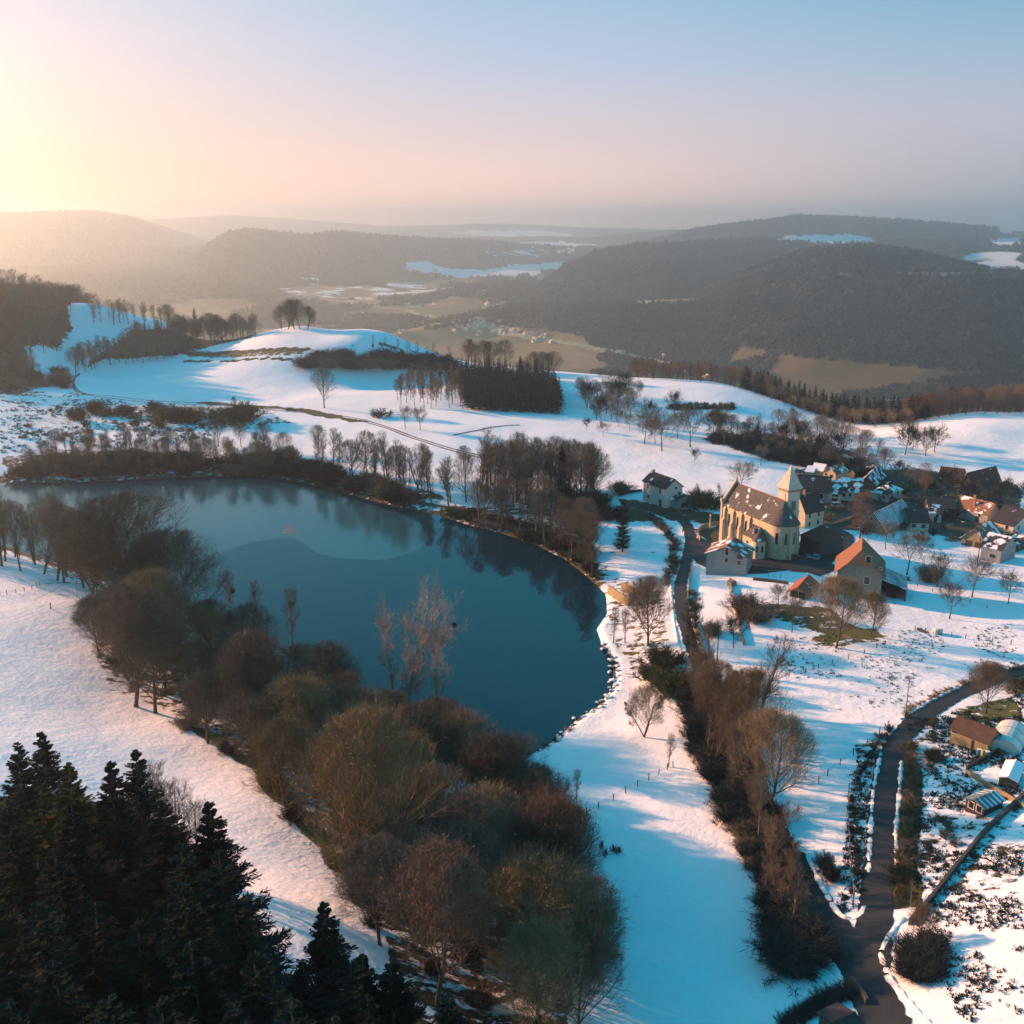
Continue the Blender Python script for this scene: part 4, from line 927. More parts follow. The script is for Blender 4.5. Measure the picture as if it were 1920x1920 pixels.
# east side: hollow, orchards, hedges
n['h1'] = belt('in the hollow beside the plantation', [(1085, 735), (1180, 738), (1200, 760), (1170, 790), (1130, 800), (1100, 770)], 6.5, ['beech0', 'beech1', 'orchard2'], (8, 12), 31, 40)
for px, pb, pt in [(1130, 718, 690), (1150, 718, 692), (1165, 720, 698), (1195, 740, 712), (1200, 742, 715)]: tree_px('beech1', px, pb + 2, pt, 'bare tree on the ridge beyond the hollow', group='trees on the ridge beyond the hollow')
OC = [(1100, 806, 788), (1131, 818, 795), (1208, 832, 780), (1228, 832, 792), (1241, 845, 785), (1294, 838, 772), (1302, 866, 846), (1160, 800, 775), (1180, 808, 780), (1265, 778, 742), (1388, 925, 875), (1426, 872, 840), (1338, 825, 778), (1352, 828, 775), (1270, 822, 780), (1215, 800, 760), (1424, 852, 838), (1160, 930, 908)]
for i, (px, pb, pt) in enumerate(OC):
    tree_px(['orchard2', 'orchard0', 'orchard1'][i % 3], px, pb, pt, ['first', 'second', 'third', 'fourth', 'fifth', 'sixth', 'seventh', 'eighth', 'ninth', 'tenth', 'eleventh', 'twelfth', 'thirteenth', 'fourteenth', 'fifteenth', 'sixteenth', 'seventeenth', 'eighteenth'][sorted(range(len(OC)), key=lambda q: OC[q][0]).index(i)] + ' fruit tree from the plantation side on the open snow slope', group='fruit trees on the open snow slope')
n['h2'] = belt('in the thicket above the village', [(1330, 815), (1420, 812), (1500, 830), (1600, 870), (1640, 900), (1560, 880), (1480, 868), (1400, 845), (1340, 835)], 5.6, ['beech0', 'beech1', 'orchard2', 'tall0'], (7, 11), 32, 90)
n['h2b'] = belt('in the undergrowth of the thicket above the village', [(1330, 825), (1420, 822), (1500, 835), (1600, 875), (1640, 900), (1560, 882), (1480, 870), (1400, 848)], 3.2, ['bush0'], (2.5, 4), 322, 120, (1.3, 1.7))
n['vil'] = belt('in the gardens between the village houses', [(1500, 950), (1600, 955), (1760, 900), (1900, 950), (1900, 1040), (1750, 1010), (1680, 1020), (1580, 990)], 6.5, ['bush0', 'bush1', 'orchard2'], (1.5, 3.2), 323, 60, (1.1, 1.4))
n['h3'] = belt('behind the village roofs', [(1440, 790), (1560, 815), (1640, 850), (1680, 880), (1650, 890), (1600, 860), (1500, 825)], 7, ['beech1', 'beech4', 'beech0'], (7, 11), 33, 60)
n['h4'] = belt('by the village edge against the snow rise', [(1700, 830), (1750, 830), (1780, 870), (1740, 900), (1690, 890)], 7, ['beech4', 'beech0', 'orchard2'], (7, 11), 34, 22)
n['h5'] = belt('around the red-roofed barn at the village edge', [(1660, 900), (1760, 905), (1800, 930), (1900, 930), (1950, 890), (1950, 960), (1850, 955), (1720, 930)], 7, ['beech4', 'orchard2', 'beech0'], (6, 9.5), 35, 34)
n['h6'] = belt('in the dark edge of the quarry rim', [(1250, 768), (1380, 768), (1385, 762), (1260, 760)], 3.5, ['bush0'], (1.6, 2.6), 36, 50, (1.4, 1.8))
def beyond_belt(where, px0, px1, s0, s1, count, keys, hr, seed):
    rn = random.Random(seed); got = []; t = 0
    while len(got) < count and t < count * 30:
        t += 1; px = rn.uniform(px0, px1); E = float(np.interp(px, EDGE_PX, EDGE_Y)); y = E + rn.uniform(s0, s1); x = (px - 960) / F * (y * cp_ + 95 * sp_)
        if any((x - a) ** 2 + (y - b) ** 2 < 25 for a, b in got): continue
        got.append((x, y)); k = rn.choice(keys); tree(k, (x, y, Z(x, y)), rn.uniform(*hr), LOOK[k] + ' ' + where, 'tree', LOOK[k] + 's ' + where, wide=1.6 if k == 'plant0' else 1.0)
beyond_belt('in the conifer band dropping behind the village', 1395, 1740, 12, 50, 170, ['plant0'], (11, 15), 41)
beyond_belt('on the wooded rim behind the village', 1180, 1460, 8, 55, 90, ['tall2', 'beech4', 'tall0'], (9, 13), 42)
beyond_belt('in the wood behind the far snow rise', 1700, 1990, 10, 80, 150, ['tall2', 'beech0', 'beech4', 'tall0'], (11, 15), 43)
beyond_belt('in front of the conifer band', 1440, 1700, 0, 14, 30, ['beech4', 'beech2'], (7, 10), 45)
# orchard and gardens right of the church
for i, (px, pb, pt, k) in enumerate([(1700, 1078, 1010, 'orchard0'), (1757, 1100, 1045, 'orchard1'), (1822, 1120, 1055, 'orchard0'), (1890, 1132, 1080, 'orchard1'), (1780, 1160, 1100, 'orchard1'), (1612, 1010, 925, 'beech4'), (1660, 1030, 985, 'orchard1'), (1627, 1015, 985, 'orchard1')]):
    tree_px(k, px, pb, pt, ['spreading walnut tree nearest the barn lean-to', 'second tree of the snowy orchard row, by the fence', 'third tree of the snowy orchard row, dark-limbed', 'last tree of the snowy orchard row, at the photo edge', 'small sparse tree in the lower snowy pasture', 'broad reddish bare tree before the village lane', 'young tree on the snow strip above the barn', 'sapling on the snow strip beside the broad reddish tree'][i])
for i, (px, pb, pt, k, w) in enumerate([(1460, 1150, 1105, 'orchard1', 1), (1400, 1150, 1120, 'bush1', 1.5), (1420, 1165, 1140, 'bush1', 1.3), (1375, 1215, 1165, 'orchard2', 1), (1485, 1185, 1130, 'orchard1', .9), (1335, 1190, 1165, 'bush1', 1), (1245, 1250, 1222, 'bush2', 1.5), (1225, 1275, 1252, 'bush2', 1.5), (1265, 1290, 1262, 'bush2', 1.4), (1250, 1300, 1280, 'bush2', 1.3),
                      (1165, 925, 905, 'bush1', 1.4), (1310, 945, 905, 'tall0', 1), (1330, 945, 915, 'tall1', 1), (1350, 940, 905, 'tall0', 1), (1318, 950, 925, 'bush2', 1.6), (1745, 1090, 1060, 'bush1', 1), (1110, 955, 930, 'bush0', 2.2), (1140, 970, 950, 'bush0', 2.2), (1085, 960, 925, 'bush0', 2)]):
    pl = 'garden by the old wall' if i < 6 else ('verge between the lake corner and the lane' if i < 10 else 'hedged ground around the lonely house')
    tree_px(k, px, pb, pt, {'orchard1': 'small fruit tree', 'bush1': 'brown garden bush', 'orchard2': 'gnarled dark fruit tree', 'bush2': 'mossy olive bush', 'tall0': 'slim brown tree', 'tall1': 'slim pale tree', 'bush0': 'dark thick bush'}[k] + ' in the ' + pl, 'shrub' if 'bush' in k else 'tree', 'planting in the ' + pl, wide=w)
# hedge of shrubs along the lane, on the road banks and round the junction
def along(pts, step, keys, hr, label, jit=.6, seed=1, wide=(1.1, 1.6), cat='shrub'):
    rn = random.Random(seed); w = [P(*q) for q in pts]
    for a, b in zip(w[:-1], w[1:]):
        L = (b - a).length; m = max(1, int(L / step))
        for i in range(m):
            q = a.lerp(b, (i + rn.random() * .5) / m); x = q.x + rn.uniform(-jit, jit); y = q.y + rn.uniform(-jit, jit)
            tree(rn.choice(keys), (x, y, Z(x, y)), rn.uniform(*hr), label, cat, label.split(' ', 1)[1], wide=rn.uniform(*wide))
along([(1215, 965), (1245, 995), (1265, 1020), (1262, 1060), (1255, 1085), (1245, 1100)], 1.8, ['bush1', 'bush1', 'bush0'], (1.0, 1.7), 'rusty hedge shrub lining the lane beside the lakeside lawn', seed=51)
along([(1300, 1110), (1296, 1160), (1305, 1200), (1312, 1250)], 2.6, ['bush2', 'bush1'], (.7, 1.3), 'mossy shrub on the inner verge of the lane', seed=52)
along([(1706, 1400), (1712, 1450), (1704, 1520), (1698, 1590), (1694, 1650), (1690, 1700)], 1.0, ['bush2', 'bush1'], (.7, 1.3), 'low brown hedge shrub along the right-hand road bank', .5, 53)
along([(1672, 1365), (1650, 1400), (1612, 1450), (1598, 1500), (1600, 1560), (1606, 1620), (1608, 1680)], 1.5, ['bush0'], (.5, 1.0), 'dark tuft along the fence on the left-hand road bank', .5, 54)
along([(1700, 1330), (1740, 1315), (1800, 1285), (1860, 1262), (1915, 1250)], 1.4, ['bush1'], (.5, .9), 'brown hedge tuft along the upper road edge', .4, 55)
along([(1665, 1085), (1640, 1120), (1700, 1118)], 3, ['bush0'], (1, 1.6), 'dark shrub beside the barn lean-to', .5, 56)
along([(1560, 1130), (1590, 1140), (1600, 1150)], 2.4, ['bush1'], (1, 2), 'brown shrub at the foot of the stone barn', .8, 60)
for i, (px, pb, h, w) in enumerate([(1710, 1800, 2.8, 1.2), (1735, 1810, 2.6, 1.2), (1722, 1835, 2.8, 1.2), (1745, 1785, 2.3, 1.1), (1700, 1825, 2.3, 1.1)]):
    tree('bush0', P(px, pb), h, 'dense dark shrub in the round evergreen clump at the junction', 'shrub', 'shrubs of the junction clump', wide=w)
for i, (px, pb, h, w) in enumerate([(1500, 1800, 3.4, 1.6), (1485, 1820, 3.0, 1.6), (1515, 1790, 3.2, 1.5), (1470, 1790, 3.2, 1.6), (1475, 1760, 3.2, 1.5), (1490, 1770, 3.0, 1.3), (1560, 1650, 2.0, 1.0), (1548, 1630, 2.0, 1.0)]):
    tree('bush0', P(px, pb), h, 'dark leafy shrub at the lower end of the lane row', 'shrub', 'shrubs at the lower end of the lane row', wide=w)
for i, (px, pb, h, w) in enumerate([(1748, 1360, 1.2, 1.3), (1747, 1385, 1.0, 1.5), (1750, 1425, 1.6, 1.2), (1745, 1440, 1.0, 1.2), (1765, 1540, .9, 1.6), (1772, 1570, 1.2, 1.3), (1790, 1585, 1.0, 1.3), (1780, 1555, 1.0, 1.5), (1878, 1415, .8, 1.2), (1700, 1345, 1.6, .7), (1900, 1300, 1.6, 1.5), (1915, 1290, 2.0, 1.5)]):
    tree('bush2', P(px, pb), h, 'olive garden shrub on the patchy plot between the hut and the road', 'shrub', 'garden shrubs on the patchy plot', wide=w)
for i, (px, pb) in enumerate([(1135, 1605), (1160, 1600), (1150, 1598), (1128, 1590)]): tree('bush0', P(px, pb), 1.2, 'tiny dead sapling in the middle of the foreground field', 'shrub', 'dead saplings in the foreground field', wide=.5)
along([(1130, 1215), (1152, 1245), (1152, 1290), (1122, 1328), (1082, 1352), (1042, 1390), (1002, 1414), (960, 1427)], 1.6, ['bush0', 'bush1'], (.35, .8), 'dry tuft on the stony lake edge', .4, 57)
along([(810, 1395), (860, 1425), (900, 1440)], 1.3, ['bush1'], (1.6, 3.0), 'reddish shrub at the lake end beside the belt', .8, 58)
# tufts of grass poking through the snow on the right-hand slope: uncountable
def tufts(name, label, poly, count, r, seed, mat):
    g = np.random.default_rng(seed); Wp = [P(*q) for q in poly]; pg = [(q.x, q.y) for q in Wp]; lo = np.min(pg, 0); hi = np.max(pg, 0); C_ = Geo(); pts = []
    while len(pts) < count:
        c = g.uniform(lo, hi, (count, 2)); c = c[in_poly(c[:, 0], c[:, 1], pg)]; c = c[fbm(c[:, 0], c[:, 1], 7, 3, seed) + g.random(len(c)) * .2 > .58]; pts.extend(c.tolist())
    pts = np.array(pts[:count]); z = np.array([Z(*q) for q in pts]); b = np.concatenate([pts, z[:, None]], 1); b = np.repeat(b, 9, 0); sc = np.repeat(g.uniform(.5, 1.3, count), 9) * r
    b[:, :2] += g.normal(size=(len(b), 2)) * sc[:, None] * .5; d = norm(np.concatenate([g.normal(size=(len(b), 2)) * .8, np.ones((len(b), 1))], 1))
    C_.add(*slivers(b - [0, 0, .03], b + d * sc[:, None], sc * .5, g))
    o = bpy.data.objects.new(name, C_.mesh(name, mat)); COL.objects.link(o); o['kind'] = 'stuff'; o['label'] = label
tufts('grass', 'brown grass tufts poking through snow on the right-hand plots', [(1700, 1360), (1920, 1300), (1920, 1920), (1800, 1920), (1720, 1760), (1700, 1560)], 2600, .42, 3, TW_DARK)
tufts('grass', 'dark tufts on the bank left of the road', [(1600, 1440), (1660, 1370), (1645, 1450), (1630, 1600), (1610, 1710), (1570, 1715)], 420, .4, 5, TW_DARK)
tufts('grass', 'olive tufts on the churchyard slope', [(1440, 1200), (1900, 1170), (1920, 1250), (1700, 1330), (1500, 1330)], 700, .3, 6, TW_OLIVE)
tufts('grass', 'dry grass on the rough slope below the track', [(0, 735), (140, 735), (330, 775), (560, 790), (500, 800), (330, 830), (0, 850)], 1500, .7, 7, TW_DARK)

# ------------------------------------------------------------------ forest on the far hills (one mass)
def far_forest():
    g = np.random.default_rng(5)
    fm = (np.abs(gcol[:, 0] - FOREST[0]) < .02) & (snow < .35) & (gy > 1100) & (gy < 9000) & (np.abs(VPX - 960) < 1300)
    ring = np.arange(len(gx)) // na
    idx = np.nonzero(fm & (ring < nr - 4))[0]
    rad = np.hypot(gx[idx], gy[idx])
    area = (rad * .11 * math.pi / 180) * (rad * .0085)
    size = np.interp(rad, [1100, 2500, 5000, 9000], [6.5, 8, 15, 26])
    lam = area / (size * size * 1.15)
    cnt = g.poisson(lam); src = np.repeat(idx, cnt); rr = np.hypot(gx[src], gy[src]); th = np.arctan2(gx[src], gy[src])
    rr = rr * (1 + g.uniform(-.0045, .0045, len(src))); th = th + g.uniform(-.001, .001, len(src)); x = rr * np.sin(th); y = rr * np.cos(th)
    nb = np.minimum(src + na, len(gx) - 2); z = gz[src] + (gz[nb] - gz[src]) * np.clip((rr - np.hypot(gx[src], gy[src])) / np.maximum(np.hypot(gx[nb], gy[nb]) - np.hypot(gx[src], gy[src]), 1), -1, 1)
    sz = np.interp(rr, [1100, 2500, 5000, 9000], [6.5, 8, 15, 26]) * g.uniform(.55, 1.25, len(src)); n_ = len(src)
    hh = sz * g.uniform(.8, 1.5, n_)
    rings = 5; V = []
    for k in range(rings):
        a = k * 2 * math.pi / rings + g.random(n_) * .9; q = sz * g.uniform(.4, .75, n_)
        V.append(np.stack([x + np.cos(a) * q, y + np.sin(a) * q, z + hh * g.uniform(.25, .6, n_)], -1))
    V.append(np.stack([x + g.normal(size=n_) * sz * .12, y + g.normal(size=n_) * sz * .12, z + hh], -1)); V.append(np.stack([x, y, z - sz * .3], -1))
    V = np.stack(V, 1).reshape(-1, 3); b = (np.arange(n_) * (rings + 2))[:, None]; Fs = []
    for k in range(rings):
        k2 = (k + 1) % rings; Fs.append(np.concatenate([b + k, b + k2, b + rings], 1)); Fs.append(np.concatenate([b + k2, b + k, b + rings + 1], 1))
    Fs = np.stack(Fs, 1).reshape(-1, 3)
    m, nt, bs = new_mat('far woodland'); G_ = G(nt); p = G_.pos()
    c = G_.mix(G_.maprange(G_.noise(p, .035, 3, .6), .35, .65), (.012, .021, .022), (.046, .047, .040)); c = G_.mix(G_.maprange(G_.noise(p, .0022, 4, .6), .53, .6, 0, .6), c, (.060, .056, .044)); c = G_.mix(G_.maprange(G_.noise(p, .0035, 4, .6), .5, .62), c, (.014, .020, .018))
    G_.L.new(c, bs.inputs['Base Color']); bs.inputs['Roughness'].default_value = 1; bs.inputs['Specular IOR Level'].default_value = 0
    me = raw_mesh('forest', V, [Fs]); me.materials.append(m); o = bpy.data.objects.new('forest', me); COL.objects.link(o); o['kind'] = 'stuff'; o['label'] = 'bare winter forest covering the hills across the valley'
    return n_
n['far'] = far_forest(); # ------------------------------------------------------------------ mesh builder for built things
class MB:
    def __init__(s): s.v = []; s.f = []
    def box(s, x0, x1, y0, y1, z0, z1):
        b = len(s.v); s.v += [(x, y, z) for z in (z0, z1) for y in (y0, y1) for x in (x0, x1)]
        s.f += [(b, b + 2, b + 3, b + 1), (b + 4, b + 5, b + 7, b + 6), (b, b + 1, b + 5, b + 4), (b + 2, b + 6, b + 7, b + 3), (b, b + 4, b + 6, b + 2), (b + 1, b + 3, b + 7, b + 5)]; return s
    def prism(s, prof, axis, a, b_):
        """extrude a closed profile [(u,z)] along an axis: axis 'x' -> u is y; axis 'y' -> u is x; axis 'z' -> profile is (x,y)"""
        n = len(prof); b = len(s.v)
        for t in (a, b_):
            for u, z in prof: s.v.append((t, u, z) if axis == 'x' else ((u, t, z) if axis == 'y' else (u, z, t)))
        s.f.append(tuple(b + i for i in range(n))); s.f.append(tuple(b + n + i for i in range(n))[::-1])
        for i in range(n): j = (i + 1) % n; s.f.append((b + j, b + i, b + n + i, b + n + j))
        return s
    def slab(s, pts, th):
        """a flat polygon given thickness downwards"""
        n = len(pts); b = len(s.v); s.v += [tuple(p) for p in pts] + [(p[0], p[1], p[2] - th) for p in pts]
        s.f.append(tuple(b + i for i in range(n))); s.f.append(tuple(b + n + i for i in range(n))[::-1])
        for i in range(n): j = (i + 1) % n; s.f.append((b + j, b + i, b + n + i, b + n + j))
        return s
    def cyl(s, x, y, z0, z1, r0, r1=None, n=12, a0=0.0, a1=2 * math.pi):
        r1 = r0 if r1 is None else r1; b = len(s.v); full = abs(a1 - a0 - 2 * math.pi) < 1e-6; m = n if full else n + 1
        for z, r in ((z0, r0), (z1, r1)):
            for i in range(m): a = a0 + (a1 - a0) * i / n; s.v.append((x + r * math.cos(a), y + r * math.sin(a), z))
        for i in range(m if full else m - 1): j = (i + 1) % m; s.f.append((b + i, b + j, b + m + j, b + m + i))
        s.f.append(tuple(b + m + i for i in range(m))); s.f.append(tuple(b + i for i in range(m))[::-1])
        if not full: s.f.append((b + m - 1, b, b + m, b + 2 * m - 1))
        return s
    def tube(s, p, q, r, n=6):
        V, Fc = tubes(np.array([p], float), np.array([q], float), np.array([r]), np.array([r]), n); b = len(s.v)
        s.v += [tuple(v) for v in V]; s.f += [tuple(int(i) + b for i in f) for f in Fc]; s.f += [tuple(b + i for i in range(n)), tuple(b + n + i for i in range(n))[::-1]]; return s
    def build(s, name, mat, parent=None, loc=None, bevel=0):
        me = bpy.data.meshes.new(name); me.from_pydata(s.v, [], s.f); me.update()
        import bmesh
        bm = bmesh.new(); bm.from_mesh(me); bmesh.ops.recalc_face_normals(bm, faces=bm.faces)
        if bevel: bmesh.ops.bevel(bm, geom=[e for e in bm.edges if len(e.link_faces) == 2 and e.calc_face_angle(0) > .5], offset=bevel, segments=1, affect='EDGES', clamp_overlap=True)
        bm.to_mesh(me); bm.free(); me.materials.append(mat)
        o = bpy.data.objects.new(name, me); COL.objects.link(o)
        if parent is not None: o.parent = parent
        if loc is not None: o.location = loc
        return o
def empty(name, loc, rz, label, cat, group=None):
    e = bpy.data.objects.new(name, None); COL.objects.link(e); e.location = loc; e.rotation_euler = (0, 0, rz); props(e, label, cat, group); return e

def wall_mat(name, col, stone=0.0, dirt=.35):
    m, nt, bs = new_mat(name); g = G(nt); o = g.obj()
    c = g.mix(g.maprange(g.noise(o, .6, 6, .65), .35, .7, 0, dirt), col, tuple(v * .45 for v in col))
    c = g.mix(g.maprange(g.noise(g.scale(o, (2.5, 2.5, .25)), 1.0, 4, .6), .5, .75, 0, dirt), c, tuple(v * .6 for v in col))
    if stone:
        v = g.vor(g.scale(o, (1, 1, 1.8)), 1.7 * stone, 'Color'); bw = nt.nodes.new('ShaderNodeRGBToBW'); g.L.new(v, bw.inputs[0])
        c = g.mix(g.maprange(bw.outputs[0], .1, .9, 0, .55), c, tuple(w * .4 for w in col))
        g.bump(bs, g.vor(g.scale(o, (1, 1, 1.8)), 1.7 * stone, 'Distance'), .6, .12)
    g.L.new(c, bs.inputs['Base Color']); bs.inputs['Roughness'].default_value = .92
    return m
def roof_mat(name, col, snow=.0, stripe=None, tile=3.2, metal=0):
    """snow: 0..1 share of remaining snow patches; stripe: 'x'/'y' snow lying in bands"""
    m, nt, bs = new_mat(name); g = G(nt); o = g.obj()
    w = nt.nodes.new('ShaderNodeTexWave'); w.inputs['Scale'].default_value = tile; w.inputs['Distortion'].default_value = .8; w.bands_direction = 'DIAGONAL' if not stripe else 'X'
    g.L.new(g.scale(o, (1, 1, 1.0)), w.inputs[0])
    c = g.mix(g.maprange(g.noise(o, 1.1, 6, .7), .3, .7), tuple(v * 1.25 for v in col), tuple(v * .6 for v in col))
    c = g.mix(g.maprange(g.noise(o, 6, 3, .6), .4, .7, 0, .4), c, tuple(v * .5 for v in col))
    if snow > 0:
        nz = g.noise(o, .38, 4, .55)
        if stripe:
            wv = nt.nodes.new('ShaderNodeTexWave'); wv.inputs['Scale'].default_value = .32; wv.inputs['Distortion'].default_value = 1.2; wv.inputs['Detail'].default_value = 3; wv.bands_direction = stripe.upper(); g.L.new(o, wv.inputs[0])
            nz = g.m('ADD', g.m('MULTIPLY', nz, .55), g.m('MULTIPLY', wv.outputs['Fac'], .32))
        mask = g.m('ADD', g.m('MULTIPLY', g.m('SUBTRACT', nz, .72 - .44 * snow), 22.0), .5, clamp=True)
        c = g.mix(mask, c, (.76, .78, .82))
        bb = g.bump(bs, mask, .6, .12)
    else: g.bump(bs, w.outputs['Fac'], .35, .06)
    g.L.new(c, bs.inputs['Base Color']); bs.inputs['Roughness'].default_value = .55 if metal else .85
    if metal: bs.inputs['Specular IOR Level'].default_value = .5
    return m
W_CHURCH = wall_mat('ochre church render', (.56, .46, .30), 0, .28)
W_CHURCH_S = wall_mat('church dressed stone', (.52, .44, .32), 0, .3)
W_TOWER = wall_mat('pale tower render', (.60, .53, .43), 0, .25)
W_CREAM = wall_mat('cream render', (.55, .47, .33)); W_WHITE = wall_mat('white render', (.60, .57, .50), 0, .25); W_GREY = wall_mat('grey render', (.33, .32, .30)); W_YEL = wall_mat('yellow boards', (.34, .27, .15), 0, .3)
W_STONE = wall_mat('rubble stone', (.30, .27, .22), 1.6, .3); W_DARK = wall_mat('dark old wall', (.085, .07, .06), 0, .4); W_OLDST = wall_mat('ochre rubble', (.34, .26, .15), 1.3, .3)
R_SLATE = roof_mat('slate roof', (.10, .092, .085), .22); R_SLATE0 = roof_mat('clean slate', (.085, .08, .078), .0)
R_TERRA = roof_mat('terracotta tiles', (.26, .12, .065), .0); R_TERRAS = roof_mat('terracotta with snow', (.23, .115, .07), .40); R_RED = roof_mat('dark red tiles', (.13, .045, .032), .08)
R_REDL = roof_mat('bright red tiles', (.32, .10, .06), .06); R_DARK = roof_mat('dark brown tiles', (.050, .044, .042), .14); R_DSNOW = roof_mat('dark tiles half under snow', (.050, .046, .045), .47)
R_STRIPE = roof_mat('tiles with snow bands', (.05, .046, .045), .62, 'y'); R_STRIPEX = roof_mat('tiles with snow ribs', (.075, .05, .04), .66, 'x'); R_METAL = roof_mat('metal sheet roof', (.14, .18, .20), .40, 'y', metal=1); R_BROWN = roof_mat('ribbed brown tiles', (.11, .062, .042), .0, tile=5)
R_SPIRE = roof_mat('pale spire stone', (.62, .54, .45), .0); R_SNOWY = roof_mat('roof mostly under snow', (.10, .08, .07), .95)
GLASS = flat_mat('dark window glass', (.015, .02, .025), .2, 1, .15, spec=.6); FRAME = flat_mat('pale window surround', (.55, .52, .45), .15); SHUT_R = flat_mat('dull red shutter', (.24, .055, .05), .2, 3); SHUT_B = flat_mat('brown shutter', (.13, .07, .05), .2, 3)
WOOD = flat_mat('weathered wood', (.13, .095, .065), .35, 3); WOOD_D = flat_mat('dark wood', (.05, .038, .03), .3, 3); METAL = flat_mat('galvanised metal', (.30, .31, .32), .2, 3, .5); CONC = flat_mat('concrete', (.30, .28, .25), .3, 1.5)
BRICK = flat_mat('brick chimney', (.36, .18, .10), .3, 5)

def window(parent, face, u, z, w, h, dims, shut=None, arch=False, frame=FRAME, fw=.14):
    """face: 'L' plane y=0, 'R' plane x=0, u measured along the face from the near corner"""
    m = MB(); pn = MB(); o_ = .05; x0, x1 = u - w / 2, u + w / 2; z0, z1 = z - h / 2, z + h / 2
    def put(mb, a, b, c, d, t0, t1):
        if face == 'L': mb.box(-b, -a, -t1, -t0, c, d)
        elif face == 'R': mb.box(t0, t1, a, b, c, d)
    if arch:
        n_ = 7; prof = [(x0 - fw, z0 - fw), (x1 + fw, z0 - fw)] + [(u + (w / 2 + fw) * math.cos(math.pi * i / n_), z1 - w / 2 + (w / 2 + fw) * math.sin(math.pi * i / n_)) for i in range(n_ + 1)]
        prof2 = [(x0, z0), (x1, z0)] + [(u + w / 2 * math.cos(math.pi * i / n_), z1 - w / 2 + w / 2 * math.sin(math.pi * i / n_)) for i in range(n_ + 1)]
        if face == 'L': m.prism([(-a, b) for a, b in prof], 'y', -.08, -.002); pn.prism([(-a, b) for a, b in prof2], 'y', -.11, -.083)
        else: m.prism(prof, 'x', .002, .08); pn.prism(prof2, 'x', .083, .11)
    else:
        put(m, x0 - fw, x1 + fw, z0 - fw, z1 + fw, .002, .06); put(pn, x0, x1, z0, z1, .063, .085)
    wo = m.build('window', frame, parent); pn.build('pane', GLASS, wo)
    if shut is not None:
        if shut == 'closed_r' or shut == 'closed_b':
            q = MB(); put(q, x0 + .03, x1 - .03, z0 + .03, z1 - .03, .09, .13); q.build('shutter', SHUT_R if shut[-1] == 'r' else SHUT_B, wo)
        else:
            for a, b in ((x0 - fw - w * .5, x0 - fw - .02), (x1 + fw + .02, x1 + fw + w * .5)):
                q = MB(); put(q, a, b, z0, z1, .04, .09); q.build('shutter', shut, wo)
    return wo
def roof_planes(L, D, hw, rise, ridge, over, hip0=0, hip1=0, half=1.0, oo=None):
    """x in [-L,0], y in [0,D]; hip0 at the x=-L (or y=0) end, hip1 at the x=0 (or y=D) end; half<1 leaves the lower part of the gable upright"""
    def tr(x, y, z): return (x, y, z) if ridge == 'x' else (-y, x, z)
    if ridge == 'x': A0, A1, B0, B1 = -L, 0, 0, D
    else: A0, A1, B0, B1 = 0, D, 0, L
    mid = (B0 + B1) / 2; hb = (B1 - B0) / 2; sl = rise / hb; ov = over; ze = hw - sl * ov; zt = hw + rise
    r0 = A0 - ov if not hip0 else A0 + hip0; r1 = A1 + ov if not hip1 else A1 - hip1
    P_ = []
    zf = half       # fraction of rise where half hip starts
    def end(A, sgn, hip, r):
        if not hip: return [(A + sgn * ov, 0.0)], None
        if zf >= 1 or zf <= 0: return [(A + sgn * ov, 0)], 'full'
        return [(A + sgn * ov, 0), (A + sgn * ov, zf)], 'half'
    e0, k0 = end(A0, -1, hip0, r0); e1, k1 = end(A1, 1, hip1, r1)
    def side(sg):
        yb = mid - sg * (hb + ov)
        pts = [tr(e0[0][0], yb, ze), tr(e1[0][0], yb, ze)]
        if k1 == 'half': yy = mid - sg * (hb * (1 - zf)); pts.append(tr(e1[1][0], yy, hw + rise * zf))
        pts += [tr(r1, mid, zt), tr(r0, mid, zt)]
        if k0 == 'half': yy = mid - sg * (hb * (1 - zf)); pts.append(tr(e0[1][0], yy, hw + rise * zf))
        return pts
    P_.append(side(1)); P_.append(side(-1)[::-1])
    for k, e, r in ((k0, e0, r0), (k1, e1, r1)):
        if k == 'full': P_.append([tr(e[0][0], mid - hb - ov, ze), tr(e[0][0], mid + hb + ov, ze), tr(r, mid, zt)])
        if k == 'half': P_.append([tr(e[1][0], mid - hb * (1 - zf), hw + rise * zf), tr(e[1][0], mid + hb * (1 - zf), hw + rise * zf), tr(r, mid, zt)])
    return P_
GROUND_SINK = 1.4
